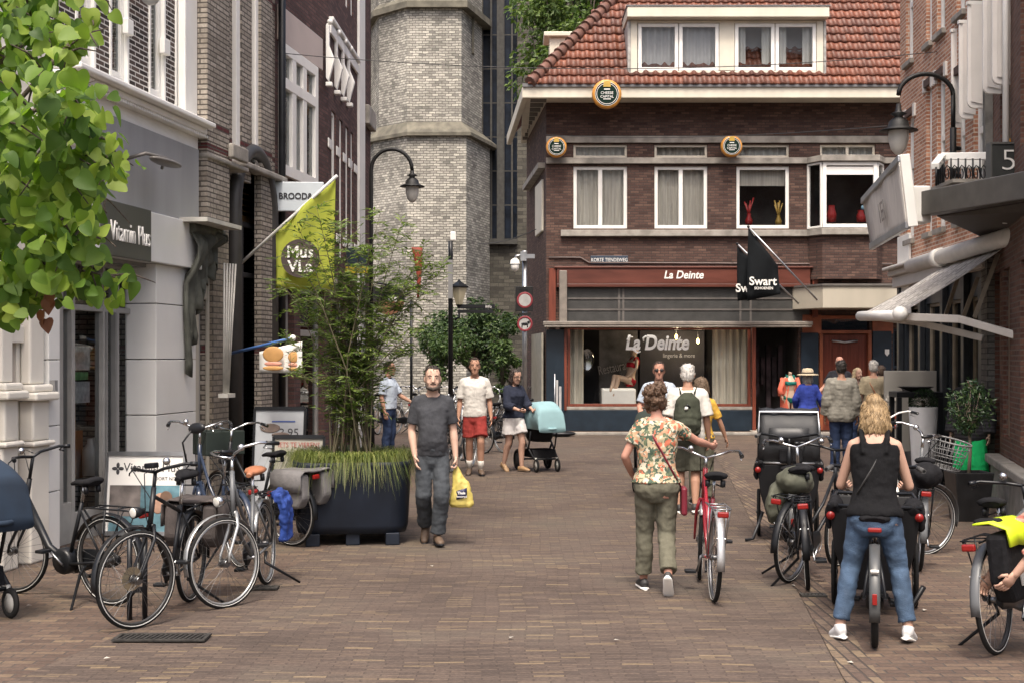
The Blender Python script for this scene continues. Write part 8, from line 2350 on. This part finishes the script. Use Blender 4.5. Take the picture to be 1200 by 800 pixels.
# ---- shop mannequins
man_m = mat('mannequin_skin', (.42, .30, .22), .4, var=.05)
SKIN['x'] = man_m
def mann(label, loc, yaw, h, pose, tops, headless=True, pel=(0, 0, .93), lean=0, name='mannequin'):
    T, M, HM, J = person(label, loc, yaw, h, fem=True, hair='none', head=not headless, face=False, pose=pose, pel=pel, lean=lean, cat='mannequin', **tops)
    T.name = name; T['category'] = 'mannequin'
    for c in T.children:
        if c.name.startswith('body'): c.data.materials[0] = man_m
    return T
red_sw = cloth('red_swimwear', (.35, .015, .025)); teal_sw = cloth('teal_swimwear', (.01, .12, .1))
U34 = lambda x, d: (x - 600) / F * d
mann('seated shop mannequin in red swimwear on a white block behind the shop window', (U34(738, 34.7), 34.75, .75), R(-62), 1.80, dict(hipL=(.08, .0, .55), hipR=(-.08, 0, .55), kneL=(.10, -.40, .60), kneR=(-.04, -.42, .64), ankL=(.12, -.55, .18), ankR=(.10, -.62, .30), elL=(.24, .05, .85), wrL=(.16, -.12, .64), elR=(-.26, .14, .86), wrR=(-.26, .22, .60)), dict(top=dict(m=red_sw, hem=1.22, neck=1.34, sleeve=0, loose=.012, strap=True, name='bikini_top'), bottom=dict(m=red_sw, leg=.08, waist=.92, name='bikini_bottom', loose=.006)), False, (0, 0, .56), -14)
mann('headless mannequin in coral robe and teal swimwear at the shop entrance', (U34(926, 33.3), 33.3, .07), R(8), 1.62, dict(elL=(.27, .03, 1.14), wrL=(.25, -.05, .95), elR=(-.27, .03, 1.14), wrR=(-.25, -.05, .95)), dict(top=dict(m=teal_sw, hem=1.24, neck=1.33, sleeve=0, loose=.012, strap=True, name='bikini_top'), bottom=dict(m=teal_sw, leg=.05, waist=.9, loose=.006, name='bikini_bottom')))
rb_ = [c for c in COL.objects if c.name.startswith('mannequin')][-1]
q = MB()
for k in (-1, 1):
    q.sheet([[(k * (.10 + .11 * u + .03 * math.sin(z * 9 + u * 5)), -.12 + .26 * u, z) for z in [.35 + 1.08 * j / 12 for j in range(13)]] for u in [i / 6 for i in range(7)]])
    q.tube([(k * .17, .01, 1.42), (k * .26, .03, 1.14), (k * .26, -.03, .98)], [.07, .065, .08], 12)
q.sheet([[(-.22 + .44 * i / 8, .15, .35 + 1.08 * j / 12) for j in range(13)] for i in range(9)])
q.build('robe', mat('coral_robe', (.55, .12, .07), .8, var=.15), rb_, solid=.01)
mm = mann('mannequin in black ribbed jacket and bright green trousers behind the small tree', (6.05, 18.0, 0), R(-35), 1.76, {}, dict(top=dict(m=stripemat('black_ribbed', (.012, .012, .014), (.035, .035, .04), 22), hem=.78, sleeve=1.9, loose=.05, wide=1.3, name='jacket', collar=cloth('patterned_scarf', (.12, .22, .2), .8)), bottom=dict(m=cloth('bright_green', (.02, .55, .16), .1), loose=.02, wide=.06, flare=.05, name='trousers')))
# ------------------------------------------------------------------ pieces that stand apart become parts of their own
def split_loose(o):
    me = o.data; n = len(me.vertices)
    par = list(range(n))
    def fd(a):
        while par[a] != a: par[a] = par[par[a]]; a = par[a]
        return a
    for e in me.edges:
        a, b = fd(e.vertices[0]), fd(e.vertices[1])
        if a != b: par[a] = b
    isl = {}
    for f in me.polygons: isl.setdefault(fd(f.vertices[0]), []).append(f)
    if len(isl) < 2 or len(isl) > 40: return
    first = True
    for fs in isl.values():
        ids = sorted({v for f in fs for v in f.vertices}); mp = {v: i for i, v in enumerate(ids)}
        nm = bpy.data.meshes.new(o.name.split('.')[0])
        nm.from_pydata([tuple(me.vertices[i].co) for i in ids], [], [[mp[v] for v in f.vertices] for f in fs])
        nm.polygons.foreach_set('use_smooth', [f.use_smooth for f in fs])
        for m_ in me.materials: nm.materials.append(m_)
        if first: keep = nm; first = False
        else:
            c = o.copy(); c.data = nm; COL.objects.link(c); c.parent = o.parent
    o.data = keep
SPLIT = {'plinth', 'side_panel', 'lead_cheek', 'strut', 'stone_band', 'shop_column', 'stone_block', 'lintel', 'jamb', 'white_band', 'window_casing', 'door_panel', 'saddle_spring', 'photo_print', 'glazing_bar', 'rolled_cloth', 'leg', 'pilaster', 'ironwork', 'lantern_frame'}
for o in list(COL.objects):
    if o.type == 'MESH' and o.parent and o.name.split('.')[0] in SPLIT and not o.children: split_loose(o)
